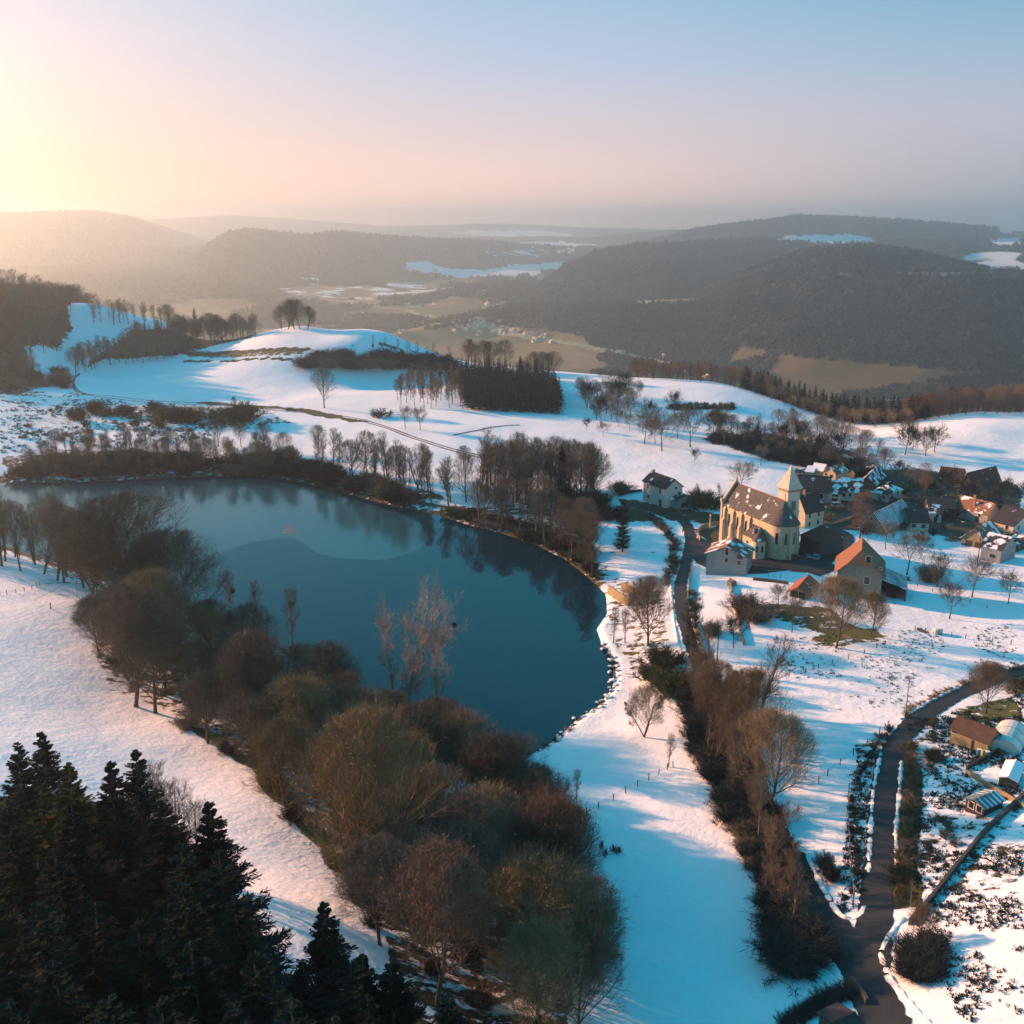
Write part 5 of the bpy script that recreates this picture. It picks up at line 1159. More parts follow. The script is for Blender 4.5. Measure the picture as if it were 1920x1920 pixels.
def building(name, K, wl, wr, hpx, rise, ridge, ang, wm, rm, label, cat='house', over=.45, hip0=0, hip1=0, half=1.0, wins=(), chim=None, L=None, D=None, hw=None, th=.18, zoff=0, group=None, doors=()):
    k = P(*K) if isinstance(K, tuple) else K
    th_ = math.atan2(k.x, k.y); dist = k.y * cp_ - (k.z - H) * sp_; s = dist / F
    a = R(ang); dl = (math.cos(a), math.sin(a)); dr = (-math.sin(a), math.cos(a))
    lat = lambda d: abs(d[0] * math.cos(th_) - d[1] * math.sin(th_))
    L = L or max(2.5, wl * s / max(lat(dl), .3)); D = D or max(2.5, wr * s / max(lat(dr), .3))
    hw = hw or height_to(k, K[1] - hpx)
    zs = [Z(k.x - dl[0] * p * L + dr[0] * q * D, k.y - dl[1] * p * L + dr[1] * q * D) for p in (0, 1) for q in (0, 1)]
    z0 = k.z
    e = empty(name, (k.x, k.y, z0 + zoff), a, label, cat, group)
    low = min(zs) - z0 - GROUND_SINK
    m = MB(); t = .12
    hwt = hw - th * 1.15; r_ = rise - .0
    half_f = half if (hip0 or hip1) else 1
    def prof(B, zf):
        mid = B / 2
        if zf >= 1: return [(0, low), (B, low), (B, hwt), (mid, hwt + rise), (0, hwt)]
        if zf <= 0: return [(0, low), (B, low), (B, hwt), (0, hwt)]
        return [(0, low), (B, low), (B, hwt), (mid + mid * (1 - zf), hwt + rise * zf), (mid - mid * (1 - zf), hwt + rise * zf), (0, hwt)]
    gz_ = 1.0 if not (hip0 or hip1) else (half if half < 1 else 0)
    if ridge == 'x': m.prism(prof(D, gz_), 'x', -L, 0)
    else: m.prism([(-u, z) for u, z in prof(L, gz_)], 'y', 0, D)
    m.build('wall', wm, e)
    rf = MB()
    for pl in roof_planes(L, D, hw, rise, ridge, over, hip0, hip1, half): rf.slab(pl, th)
    ro = rf.build('roof', rm, e)
    # ridge capping
    rp = MB()
    if ridge == 'x': rp.tube((-L - over + (hip0 + over if hip0 else 0), D / 2, hw + rise + .02), (over - (hip1 + over if hip1 else 0), D / 2, hw + rise + .02), .13)
    else: rp.tube((-L / 2, -over + (hip0 + over if hip0 else 0), hw + rise + .02), (-L / 2, D + over - (hip1 + over if hip1 else 0), hw + rise + .02), .13)
    rp.build('ridge_tiles', R_BROWN if rm in (R_BROWN,) else rm, ro)
    for wn in wins:
        face, fu, zz, ww, hh = wn[:5]; sh = wn[5] if len(wn) > 5 else None
        ln = L if face == 'L' else D
        window(e, face, fu * ln, zz * hw if zz <= 1.6 else zz, ww, hh, None, sh)
    for face, fu, ww, hh in doors:
        ln = L if face == 'L' else D; u = fu * ln; q = MB()
        if face == 'L': q.box(-u - ww / 2, -u + ww / 2, -.07, -.002, -.3, hh)
        else: q.box(.002, .07, u - ww / 2, u + ww / 2, -.3, hh)
        q.build('door', WOOD_D, e)
    if chim:
        for cx, cyy, ch in chim:
            x = -cx * L; y = cyy * D; q = MB(); q.box(x - .35, x + .35, y - .3, y + .3, hw - .2, hw + rise + ch); q.box(x - .42, x + .42, y - .37, y + .37, hw + rise + ch, hw + rise + ch + .14)
            q.build('chimney', BRICK, ro)
    e['_dims'] = 0; del e['_dims']
    return e, L, D, hw

# ------------------------------------------------------------------ the church
def church():
    k = P(1442, 1046); a0 = P(1353, 1013); ang = math.atan2(k.y - a0.y, k.x - a0.x); L = (k - a0).length; D = 8.2; hw = 10.4; rise = 5.6
    z0 = k.z; low = a0.z - z0 - 1.5
    e = empty('church', (k.x, k.y, z0), ang, 'ochre church with slate roof, rounded apse and square bell tower beside the lane', 'church')
    m = MB(); m.prism([(0, low), (D, low), (D, hw), (D / 2, hw + rise - .25), (0, hw)], 'x', -L, 0)
    m.cyl(0, D / 2, low, hw - .02, D / 2 - .01, n=14, a0=-math.pi / 2, a1=math.pi / 2); m.build('wall', W_CHURCH, e)
    # plinth and cornice
    q = MB(); q.box(-L + .6, -.05, -.16, -.003, low, .9); q.box(-L + .6, -.1, -.28, -.003, hw - .55, hw - .12); q.cyl(.0, D / 2, hw - .55, hw - .12, D / 2 + .24, n=14, a0=-math.pi / 2 + .02, a1=math.pi / 2 - .02); q.cyl(.0, D / 2, low, .9, D / 2 + .14, n=14, a0=-math.pi / 2 + .02, a1=math.pi / 2 - .02)
    for i in range(44): x = -L + .9 + i * (L - 1.2) / 44; q.box(x, x + .22, -.36, -.29, hw - .5, hw - .2)
    q.build('cornice', W_CHURCH_S, e)
    rf = MB(); ov = .5; sl = rise / (D / 2); ze = hw - sl * ov * .6
    rf.slab([(-L + .35, -ov, ze), (.0, -ov, ze), (.0, D / 2, hw + rise), (-L + .35, D / 2, hw + rise)], .2); rf.slab([(-L + .35, D / 2, hw + rise), (.0, D / 2, hw + rise), (.0, D + ov, ze), (-L + .35, D + ov, ze)], .2)
    b = len(rf.v); n_ = 16; rr = D / 2 + ov; rf.v.append((0, D / 2, hw + rise)); rf.v.append((0, D / 2, ze - .2))
    for i in range(n_ + 1): t = -math.pi / 2 + math.pi * i / n_; rf.v.append((rr * math.cos(t) + .002, D / 2 + rr * math.sin(t), ze))
    for i in range(n_ + 1): t = -math.pi / 2 + math.pi * i / n_; rf.v.append((rr * math.cos(t) + .002, D / 2 + rr * math.sin(t), ze - .2))
    for i in range(n_): rf.f.append((b, b + 2 + i, b + 3 + i)); rf.f.append((b + 1, b + 2 + n_ + 2 + i, b + 1 + n_ + 1 + i + 0) if False else (b + 1, b + 4 + n_ + i, b + 3 + n_ + i)); rf.f.append((b + 2 + i, b + 3 + n_ + i, b + 4 + n_ + i, b + 3 + i))
    ro = rf.build('roof', R_SLATE, e)
    q = MB(); q.tube((-L + .4, D / 2, hw + rise + .04), (0, D / 2, hw + rise + .04), .16); q.build('ridge_tiles', R_TERRA, ro)
    q = MB(); q.box(-.12, .12, D / 2 - .12, D / 2 + .12, hw + rise, hw + rise + 1.0); q.box(-.06, .06, D / 2 - .06, D / 2 + .06, hw + rise + 1.0, hw + rise + 2.4); q.box(-.06, .06, D / 2 - .4, D / 2 + .4, hw + rise + 1.7, hw + rise + 1.85); q.build('cross', W_CHURCH_S, ro)
    # facade gable raised above the roof
    q = MB(); g_ = .9; q.prism([(-.7, low), (D + .7, low), (D + .7, hw + .6), (D / 2 + .3, hw + rise + g_), (D / 2 + .3, hw + rise + g_ + .7), (D / 2 - .3, hw + rise + g_ + .7), (D / 2 - .3, hw + rise + g_), (-.7, hw + .6)], 'x', -L - .45, -L + .3); q.box(-L - .5, -L + .35, -.95, -.2, hw + .4, hw + 1.4); q.build('gable_wall', W_CHURCH_S, e)
    # buttresses with stepped tops, windows between
    xs = [.01, .195, .37, .545]
    for i, f in enumerate(xs):
        x = -L + .9 + f * L; w_ = .42; q = MB(); q.prism([(-1.15, low), (-.17, low), (-.17, 9.0), (-.45, 8.7), (-.62, 7.9), (-.62, 6.1), (-1.15, 5.4)], 'x', x - w_, x + w_); q.prism([(-.75, 8.6), (-.172, 8.6), (-.172, 9.6)], 'x', x - w_ - .08, x + w_ + .08) ; q.build('buttress', W_CHURCH_S, e)
    for f in (.10, .285, .46, .62): window(e, 'L', L * (1 - f) - .9, 5.9, .95, 3.9, None, arch=True, frame=W_CHURCH_S, fw=.26)
    # apse windows and pilasters
    for i, t in enumerate((-60, -25, 10, 45)):
        a_ = R(t); sub = MB(); pn = MB(); c, s_ = math.cos(a_), math.sin(a_)
        def rb(mb, r0, r1, w0, zz0, zz1):
            b = len(mb.v)
            for z in (zz0, zz1):
                for (r, w) in ((r0, -w0), (r1, -w0), (r1, w0), (r0, w0)): mb.v.append((c * r - s_ * w, D / 2 + s_ * r + c * w, z))
            mb.f.extend([(b, b + 1, b + 2, b + 3), (b + 7, b + 6, b + 5, b + 4), (b, b + 4, b + 5, b + 1), (b + 1, b + 5, b + 6, b + 2), (b + 2, b + 6, b + 7, b + 3), (b + 3, b + 7, b + 4, b)])
        rb(sub, D / 2 - .3, D / 2 + .08, .62, 4.2, 8.0); rb(pn, D / 2 - .2, D / 2 + .11, .38, 4.5, 7.7); w_ = sub.build('window', W_CHURCH_S, e); pn.build('pane', GLASS, w_)
        q = MB(); a_ = R(t + 17); c, s_ = math.cos(a_), math.sin(a_); rb(q, D / 2 - .2, D / 2 + .55, .35, low, 7.2); rb(q, D / 2 - .2, D / 2 + .3, .35, 7.2, 9.0); q.build('buttress', W_CHURCH_S, e)
    # sacristy against the nave wall
    x1, x0 = -1.9, -8.6; pr = 3.0; h_ = 5.2; q = MB(); q.box(x0, x1 + 0, -pr, -.005, low, h_); q.build('sacristy_wall', W_CHURCH, e)
    q = MB(); q.slab([(x0 - .35, -pr - .35, h_ - .1), (x1 - 1.6, -pr - .35, h_ - .1), (x1 - 2.2, -.02, h_ + 2.6), (x0 + 1.8, -.02, h_ + 2.6)], .16); q.slab([(x0 - .35, -pr - .35, h_ - .1), (x0 + 1.8, -.02, h_ + 2.6), (x0 - .35, -.02, h_ - .1)], .16)
    q.prism([(x1 - 2.9, h_), (x1 - .2, h_), (x1 - 1.55, h_ + 2.7)], 'y', -pr - .1, -.3); q.build('sacristy_roof', R_SLATE, e)
    q = MB(); q.cyl(x1 + .1, -pr + .5, low, h_ - .2, 1.9, n=12); q.build('stair_turret', W_TOWER, e)
    q = MB(); q.cyl(x1 + .1, -pr + .5, h_ - .2, h_ + 2.5, 2.15, .05, n=12); q.cyl(x1 + .1, -pr + .5, h_ + 2.4, h_ + 3.0, .12, .05, n=6); q.build('turret_roof', R_SLATE, e)
    for t in (-50, -5):
        a_ = R(t); q = MB(); pn = MB(); c, s_ = math.cos(a_), math.sin(a_)
        for mb, ra, w0, z_0, z_1 in ((q, 1.95, .42, 1.9, 3.9), (pn, 1.99, .28, 2.05, 3.75)):
            b = len(mb.v)
            for z in (z_0, z_1):
                for (r, w) in ((1.6, -w0), (ra, -w0), (ra, w0), (1.6, w0)): mb.v.append((x1 + .1 + c * r - s_ * w, -pr + .5 + s_ * r + c * w, z))
            mb.f.extend([(b, b + 1, b + 2, b + 3), (b + 7, b + 6, b + 5, b + 4), (b, b + 4, b + 5, b + 1), (b + 1, b + 5, b + 6, b + 2), (b + 2, b + 6, b + 7, b + 3), (b + 3, b + 7, b + 4, b)])
        w_ = q.build('window', W_CHURCH_S, e); pn.build('pane', GLASS, w_)
    q = MB(); nn = 14; q.prism([(-6.3 + .62 * math.cos(2 * math.pi * i / nn), 3.3 + .62 * math.sin(2 * math.pi * i / nn)) for i in range(nn)], 'y', -pr - .08, -pr - .003); w_ = q.build('round_window', W_CHURCH_S, e)
    q = MB(); q.prism([(-6.3 + .4 * math.cos(2 * math.pi * i / nn), 3.3 + .4 * math.sin(2 * math.pi * i / nn)) for i in range(nn)], 'y', -pr - .11, -pr - .083); q.build('pane', GLASS, w_)
    # tower
    tk = P(1470, 1033); d = (tk - k); ca, sa = math.cos(-ang), math.sin(-ang); tx = d.x * ca - d.y * sa; ty = d.x * sa + d.y * ca; tz = tk.z - z0
    T = 4.3; ht = height_to(tk, 917) + tz; tip = height_to(tk, 876) + tz
    m = MB(); m.box(tx - T, tx, ty, ty + T, low, 7.6); m.box(tx - T + .05, tx - .05, ty + .05, ty + T - .05, 7.6, ht * .62); m.box(tx - T + .12, tx - .12, ty + .12, ty + T - .12, ht * .62, ht); m.build('tower_wall', W_TOWER, e)
    for zz, ex in ((7.5, .14), (ht * .62 - .1, .2), (ht - .55, .22)): q.box(tx - T - ex + .1, tx + ex - .1, ty - ex + .1, ty + T + ex - .1, zz, zz + .3) if False else MB().box(tx - T - ex + .1, tx + ex - .1, ty - ex + .1, ty + T + ex - .1, zz, zz + .3).build('tower_cornice', W_CHURCH_S, e)
    q = MB()
    for i in range(7):
        u = .35 + i * (T - .7) / 6; q.box(tx - T + u - .12, tx - T + u + .12, ty - .28, ty + .2, ht - 1.0, ht - .56); q.box(tx - .2, tx + .28, ty + u - .12, ty + u + .12, ht - 1.0, ht - .56)
    q.build('corbel_frieze', W_CHURCH_S, e)
    sp = MB(); o2 = .55; b = 0; cx, cy2 = tx - T / 2, ty + T / 2
    sp.v += [(tx - T - o2, ty - o2, ht - .12), (tx + o2, ty - o2, ht - .12), (tx + o2, ty + T + o2, ht - .12), (tx - T - o2, ty + T + o2, ht - .12), (tx - T + .1, ty + .1, ht + 1.0), (tx - .1, ty + .1, ht + 1.0), (tx - .1, ty + T - .1, ht + 1.0), (tx - T + .1, ty + T - .1, ht + 1.0), (cx, cy2, tip)]
    sp.f += [(3, 2, 1, 0), (0, 1, 5, 4), (1, 2, 6, 5), (2, 3, 7, 6), (3, 0, 4, 7), (4, 5, 8), (5, 6, 8), (6, 7, 8), (7, 4, 8)]; so = sp.build('spire', R_SPIRE, e)
    q = MB(); q.cyl(cx, cy2, tip - .3, tip + .5, .1, .03, n=6); q.build('finial', METAL, so)
    def tw(face, u, z, w, h, arch=True):
        m = MB(); pn = MB(); n_ = 6; fw = .14
        prof = [(u - w / 2 - fw, z - h / 2 - fw), (u + w / 2 + fw, z - h / 2 - fw)] + [(u + (w / 2 + fw) * math.cos(math.pi * i / n_), z + h / 2 - w / 2 + (w / 2 + fw) * math.sin(math.pi * i / n_)) for i in range(n_ + 1)]
        prof2 = [(u - w / 2, z - h / 2), (u + w / 2, z - h / 2)] + [(u + w / 2 * math.cos(math.pi * i / n_), z + h / 2 - w / 2 + w / 2 * math.sin(math.pi * i / n_)) for i in range(n_ + 1)]
        if face == 'L': m.prism([(tx - a, b) for a, b in prof], 'y', ty - .1, ty + .14); pn.prism([(tx - a, b) for a, b in prof2], 'y', ty - .13, ty - .103)
        else: m.prism([(ty + a, b) for a, b in prof], 'x', tx - .14, tx + .1); pn.prism([(ty + a, b) for a, b in prof2], 'x', tx + .103, tx + .13)
        w_ = m.build('window', W_CHURCH_S, e); pn.build('pane', GLASS, w_)
    for fc in 'LR':
        for u in (T / 2 - .42, T / 2 + .42): tw(fc, u, ht * .62 + 1.9, .42, 2.7)
    tw('R', T * .5, ht * .62 - 2.3, .5, 2.4); tw('R', T * .45, 6.4, .4, 1.3); tw('R', T * .45, 2.8, .75, 1.9)
    return e
church()

# ------------------------------------------------------------------ houses
building('village_house', (1398, 1080), 74, 0, 36, 2.3, 'y', -24, W_GREY, R_TERRAS, 'white gabled house with dull red shutters and snow-striped roof, right below the church', over=.6, D=8.6,
         wins=[('L', .5, 5.75, .85, 1.15), ('L', .5, 3.75, .85, 1.15, 'closed_r'), ('L', .18, 3.45, .95, 1.25, 'closed_r'), ('L', .5, 1.25, .85, 1.1, 'closed_r'), ('L', .17, .95, 1.8, 1.3, 'closed_b')])
e_, L_, D_, h_ = building('stone_barn', (1650, 1124), 80, 0, 48, 5.0, 'y', -19, W_STONE, R_TERRA, 'big rubble-stone barn with clipped terracotta roof, right of the red-roofed shed', 'barn', over=.8, D=12.5, hip0=2.6, half=.42,
         wins=[('L', .33, 4.6, 1.3, 1.9), ('L', .34, 1.5, 1.1, 1.6), ('L', .06, 1.2, .5, .5)])
q = MB(); q.slab([(.0, .5, 5.2), (6.2, .5, 3.0), (6.2, 11.5, 3.0), (.0, 11.5, 5.2)], .12); q.build('lean_to_roof', R_METAL, e_)
q = MB(); q.box(5.7, 5.9, .8, 11.3, -1.8, 2.95); q.box(.05, 5.65, 10.8, 11.0, -1.8, 3.0); q.box(5.6, 5.95, .6, .8, -1.8, 2.9); q.build('lean_to_wall', W_DARK, e_)
q = MB(); q.box(1.5, 4.6, 3.0, 5.5, -1.5, 1.4); q.build('stored_crate', SHUT_R, e_)
building('red_roofed_shed', (1513, 1124), 32, 0, 12, 1.5, 'y', -30, W_YEL, R_REDL, 'small yellow-fronted shed with bright red roof, between the white house and the stone barn', 'shed', over=.9, D=9.0, doors=[('L', .28, 1.7, 1.6), ('L', .72, 1.7, 1.6)])
building('lonely_house', (1247, 953), 43, 31, 38, 2.6, 'x', -62, W_WHITE, R_DARK, 'tall plain house with red shutters standing alone above the lake lawn', over=.5,
         wins=[('L', .24, .76, .8, 1.5, 'closed_r'), ('L', .80, .76, .8, 1.5, 'closed_r'), ('L', .75, .28, 1.3, 1.2), ('R', .6, .93, .7, .8)], doors=[('L', .22, 1.3, 2.3)], chim=[(.93, .5, .7)])
building('house_annex', (1269, 955), 21, 27, 17, 1.7, 'x', -62, W_GREY, R_DSNOW, 'low snow-roofed annex against the lonely house', 'annex', over=.5, doors=[('R', .5, 2.6, 1.9)])
building('presbytery', (1508, 991), 26, 33, 31, 4.6, 'y', -58, W_CREAM, R_DARK, 'cream house with tall brick chimney right behind the bell tower', over=.35, wins=[('R', .25, .72, .8, 1.5), ('R', .72, .72, .8, 1.5), ('R', .25, .22, .8, 1.3), ('R', .72, .22, .8, 1.3)], chim=[(.5, .25, 1.4)])
building('dark_barn', (1536, 1044), 37, 41, 30, 2.8, 'x', -58, W_DARK, R_RED, 'dark old barn with rusty roof across the square from the apse', 'barn', over=.4, hip0=3, hip1=3, doors=[('L', .5, 2.2, 2.4)])
building('row_house', (1553, 944), 56, 0, 22, 4.0, 'x', -16, W_GREY, R_DARK, 'long dark-roofed row house behind the bell tower', D=11, over=.5, wins=[('L', .3, .6, 2.4, 1.6)], doors=[('L', .55, 2.4, 2.0)])
building('row_house', (1576, 945), 22, 0, 21, 3.2, 'x', -14, W_WHITE, R_DSNOW, 'narrow row house with upper balcony opening, next to the long dark-roofed one', D=9, over=.5, wins=[('L', .5, .75, 2.0, 1.0)], doors=[('L', .5, 2.0, 1.9)])
building('row_house', (1616, 942), 39, 0, 21, 3.4, 'x', -12, W_WHITE, R_DSNOW, 'white-walled row house with snowy tiles, right end of the row', D=10, over=.5, wins=[('L', .25, .6, 1.1, 1.3), ('L', .85, .6, 1.1, 1.3), ('L', .55, .6, .9, 1.2)])
building('cream_house', (1566, 902), 22, 21, 15, 2.0, 'y', -50, W_CREAM, R_TERRAS, 'small cream house with reddish roof above the village row', over=.4, wins=[('L', .35, .5, 1.2, 1.2), ('L', .8, .6, .9, .9)])
building('small_house', (1541, 893), 19, 10, 11, 1.9, 'x', -40, W_CREAM, R_SNOWY, 'little house with snow-covered roof touching the cream house', over=.4)
building('small_house', (1524, 893), 14, 12, 8, 1.4, 'x', -30, W_GREY, R_SNOWY, 'lowest snow-roofed shed at the end of the cream house group', 'shed', over=.3)
building('small_house', (1602, 896), 14, 12, 10, 1.8, 'y', -45, W_OLDST, R_DARK, 'tan gabled outbuilding in the trees above the village row', 'outbuilding', over=.3)
building('small_house', (1640, 897), 20, 14, 10, 2.2, 'x', -42, W_DARK, R_DSNOW, 'dark outbuilding with patchy snow beneath the thicket', 'outbuilding', over=.4)
building('hip_roofed_house', (1662, 942), 26, 25, 17, 2.4, 'x', -48, W_WHITE, R_DSNOW, 'white house with snow-edged hipped roof above the banded-roof barn', over=.6, hip0=2.5, hip1=2.5, wins=[('L', .2, .5, .7, 1.1), ('R', .35, .55, .7, 1.2), ('R', .75, .55, .7, 1.2)])
building('village_barn', (1640, 920), 30, 30, 12, 3.0, 'y', -30, W_DARK, R_DSNOW, 'broad snow-dusted barn roof behind the hip-roofed house', 'barn', over=.5)
building('banded_roof_barn', (1659, 1004), 43, 46, 13, 4.4, 'y', -42, W_OLDST, R_STRIPE, 'stone-gabled barn with bands of snow down its long dark roof', 'barn', over=.5, wins=[('L', .25, 3.8, .7, .9), ('L', .6, 4.4, .7, .9)])
building('square_house', (1740, 1000), 36, 0, 21, 2.8, 'x', -10, W_CREAM, R_DARK, 'cream house with two square windows beside the banded-roof barn', D=11, over=.4, wins=[('L', .25, .62, 1.3, 1.2), ('L', .72, .62, 1.3, 1.2)])
building('small_house', (1764, 981), 22, 8, 19, 1.8, 'x', -18, W_WHITE, R_DSNOW, 'narrow white house with snowy eaves left of the dark farmhouse', D=7, over=.4, wins=[('L', .35, .7, .7, 1.2)], doors=[('L', .45, 1.0, 2.0)])
building('dark_farmhouse', (1788, 972), 46, 8, 19, 2.6, 'x', -16, W_DARK, R_DARK, 'dark farmhouse with scattered snow on the roof, left of the orange-roofed house', D=10, over=.5, wins=[('L', .35, .5, 1.6, 1.3)])
building('orange_roofed_house', (1850, 984), 58, 18, 21, 3.0, 'x', -60, W_GREY, R_TERRAS, 'long house with sunlit orange roof and pale chimney', over=.45, wins=[('L', .25, .65, .8, 1.1), ('L', .7, .6, .8, 1.3), ('L', .88, .3, .8, 1.1)], chim=[(.62, .55, 1.0), (.5, .2, .1)], doors=[('L', .3, 1.2, 1.9)])
building('big_dark_roofed_house', (1899, 1000), 38, 42, 16, 3.6, 'x', -56, W_WHITE, R_DARK, 'large dark-roofed house with pale walls at the photo edge', over=.6, wins=[('R', .2, .5, .8, 1.3), ('L', .3, .5, .9, 1.2)])
building('courtyard_house', (1847, 1030), 42, 26, 15, 3.4, 'y', -48, W_OLDST, R_TERRAS, 'low house with faded brown roof and arched front above the snow strip', over=.5, doors=[('L', .3, 2.0, 1.6), ('L', .7, 2.0, 1.6)])
building('tall_end_house', (1874, 1057), 34, 24, 28, 2.6, 'x', -50, W_GREY, R_DSNOW, 'tall pale end house with a rectangle of snow on its roof', over=.5, wins=[('R', .3, .8, .5, 1.4), ('R', .7, .8, .5, 1.4), ('L', .4, .4, 1.6, 1.0)])
building('small_house', (1905, 1035), 16, 20, 12, 2.0, 'x', -50, W_DARK, R_DSNOW, 'small snow-patched house between the tall end house and the photo edge', over=.4)
building('red_roofed_barn', (1822, 922), 20, 46, 14, 4.0, 'y', -55, W_DARK, R_RED, 'dark barn with steep red roof against the snow rise', 'barn', over=.5)
building('old_barn', (1800, 908), 38, 20, 8, 3.0, 'x', -30, W_DARK, R_RED, 'dim barn half hidden by reddish bushes below the snow rise', 'barn', over=.5)
building('garden_hut', (1850, 1414), 66, 0, 23, 1.5, 'x', -52, W_YEL, R_BROWN, 'yellow hut with ribbed brown roof beside the coloured barrels', 'hut', D=4.2, over=.35, wins=[('L', .93, .75, .7, .5)], doors=[('L', .4, .35, 1.5)])
building('open_shack', (1843, 1532), 32, 30, 19, .55, 'y', -60, WOOD_D, R_METAL, 'dark open-fronted shack with bluish sheet roof below the hut', 'shack', over=.3, wins=[('L', .25, .55, .8, 1.0), ('L', .7, .55, .8, 1.0)])
building('garden_shed', (1462, 952), 14, 10, 12, .5, 'x', -40, W_DARK, R_DARK, 'tiny dark shed in the garden above the nave', 'shed', over=.2)
building('garden_shed', (1905, 1478), 24, 22, 14, .4, 'y', -35, WOOD, R_SNOWY, 'wooden open shelter at the photo edge above the shack', 'shelter', over=.2)
building('corner_outbuilding', (1590, 1990), 60, 30, 40, .5, 'y', -62, W_DARK, R_DARK, 'low outbuilding at the bottom edge beside the lane', 'outbuilding', over=.3)

# polytunnel
k = P(1880, 1412); e_ = empty('polytunnel', k, R(-35), 'pale plastic greenhouse tunnel behind the hut at the photo edge', 'greenhouse')
TUN = flat_mat('greenhouse film', (.55, .58, .55), .1, 1, .35, spec=.5)
q = MB(); nn = 12; q.prism([(2.6 * math.cos(math.pi * i / nn), 2.3 * math.sin(math.pi * i / nn)) for i in range(nn + 1)], 'y', 0, 9); q.build('film', TUN, e_)
for yy in (0, 3, 6, 9):
    q = MB()
    for i in range(nn): q.tube((2.64 * math.cos(math.pi * i / nn), yy, 2.34 * math.sin(math.pi * i / nn)), (2.64 * math.cos(math.pi * (i + 1) / nn), yy, 2.34 * math.sin(math.pi * (i + 1) / nn)), .04, 5)
    q.build('hoop', METAL, e_)
BLUE = flat_mat('blue plastic', (.02, .16, .34), .1, 2, .4, spec=.4); YELP = flat_mat('yellow green plastic', (.42, .42, .10), .1, 2, .4, spec=.4)
for px, mt, L_ in ((1835, BLUE, 'blue barrel nearest the hut wall'), (1843, YELP, 'yellow-green barrel between two blue ones'), (1851, BLUE, 'blue barrel with a snowy lid, right of the yellow one')):
    k = P(px, 1416 + (px - 1835) * .25); e_ = empty('barrel', k, 0, L_, 'barrel', 'barrels by the hut')
    q = MB(); q.cyl(0, 0, -.1, .3, .36, .42, 14); q.cyl(0, 0, .3, .75, .42, .42, 14); q.cyl(0, 0, .75, 1.1, .42, .35, 14); q.build('drum', mt, e_)
    q = MB(); q.cyl(0, 0, 1.1, 1.16, .37, .33, 14); q.build('lid', flat_mat('lid snow', (.7, .7, .72), .1) if px != 1843 else YELP, e_)

# ------------------------------------------------------------------ roads (draped strips)
ASPH = flat_mat('wet asphalt', (.022, .026, .031), .35, .5, .7, .15, col2=(.011, .014, .018), spec=.3)
def spline(pts, step=1.0):
    w = [Vector(P(*q)) for q in pts]; out = []
    for i in range(len(w) - 1):
        p0 = w[max(i - 1, 0)]; p1 = w[i]; p2 = w[i + 1]; p3 = w[min(i + 2, len(w) - 1)]
        n_ = max(2, int((p2 - p1).length / step))
        for k in range(n_):
            t = k / n_; out.append(.5 * ((2 * p1) + (p2 - p0) * t + (2 * p0 - 5 * p1 + 4 * p2 - p3) * t * t + (3 * p1 - p0 - 3 * p2 + p3) * t ** 3))
    out.append(w[-1]); return out
def strip(name, pts, width, mat, lift=.09, kind='structure', label=None, cross=6, rag=.25, seed=1):
    c = spline(pts); rn = random.Random(seed); V = []; Fc = []; n_ = len(c)
    for i, p in enumerate(c):
        d = (c[min(i + 1, n_ - 1)] - c[max(i - 1, 0)]); d.z = 0; d.normalize(); nrm = Vector((-d.y, d.x, 0))
        w = width(i / (n_ - 1)) if callable(width) else width
        zc = max(Z(p.x + nrm.x * w / 2 * t, p.y + nrm.y * w / 2 * t) for t in (-1, -.5, 0, .5, 1))
        for j in range(cross + 1):
            t = j / cross * 2 - 1
            if abs(t) == 1: t += rn.uniform(-rag, rag) / w * 2
            x = p.x + nrm.x * w / 2 * t; y = p.y + nrm.y * w / 2 * t; z = Z(x, y)
            V.append((x, y, z + lift + (.0 if abs(t) < .95 else -.04)))
    for i in range(n_ - 1):
        for j in range(cross): a = i * (cross + 1) + j; Fc.append((a, a + cross + 1, a + cross + 2, a + 1))
    me = bpy.data.meshes.new(name); me.from_pydata(V, [], Fc); me.update()
    if me.polygons[0].normal.z < 0: me.flip_normals()
    for p_ in me.polygons: p_.use_smooth = True
    me.materials.append(mat); o = bpy.data.objects.new(name, me); COL.objects.link(o); o['kind'] = kind
    if label: o['label'] = label
    return o
LANE = [(1735, 2040), (1668, 1930), (1618, 1840), (1578, 1765), (1528, 1690), (1470, 1590), (1420, 1480), (1375, 1370), (1330, 1285), (1298, 1210), (1280, 1150), (1276, 1100), (1288, 1050), (1295, 1015), (1288, 985), (1262, 965), (1230, 955), (1190, 950)]
strip('lane', LANE, lambda t: 4.6 if t < .2 else 3.4, ASPH, .10)
strip('road', [(1618, 1830), (1632, 1780), (1640, 1700), (1650, 1600), (1655, 1500), (1668, 1420), (1705, 1365), (1760, 1322), (1830, 1287), (1900, 1262), (1990, 1235)], lambda t: 3.9 + 1.6 * math.exp(-t * 14), ASPH, .115)
strip('square', [(1300, 1010), (1340, 1050), (1400, 1062), (1450, 1058), (1500, 1056), (1560, 1072)], lambda t: 5 + 7 * math.sin(min(1, t * 1.3) * math.pi * .6), ASPH, .10, cross=12)
strip('village_lane', [(1460, 1062), (1540, 1070), (1550, 1050), (1590, 1010), (1560, 990)], 4, ASPH, .11)
strip('village_path', [(1560, 985), (1620, 950), (1700, 950), (1760, 990), (1800, 1010), (1860, 1000)], 4, ASPH, .09)
strip('upper_lane', [(1700, 915), (1730, 935), (1770, 955), (1790, 980)], 3.4, ASPH, .09)
DIRT = flat_mat('frozen earth track', (.085, .07, .05), .3, .8, .9, col2=(.16, .15, .14))
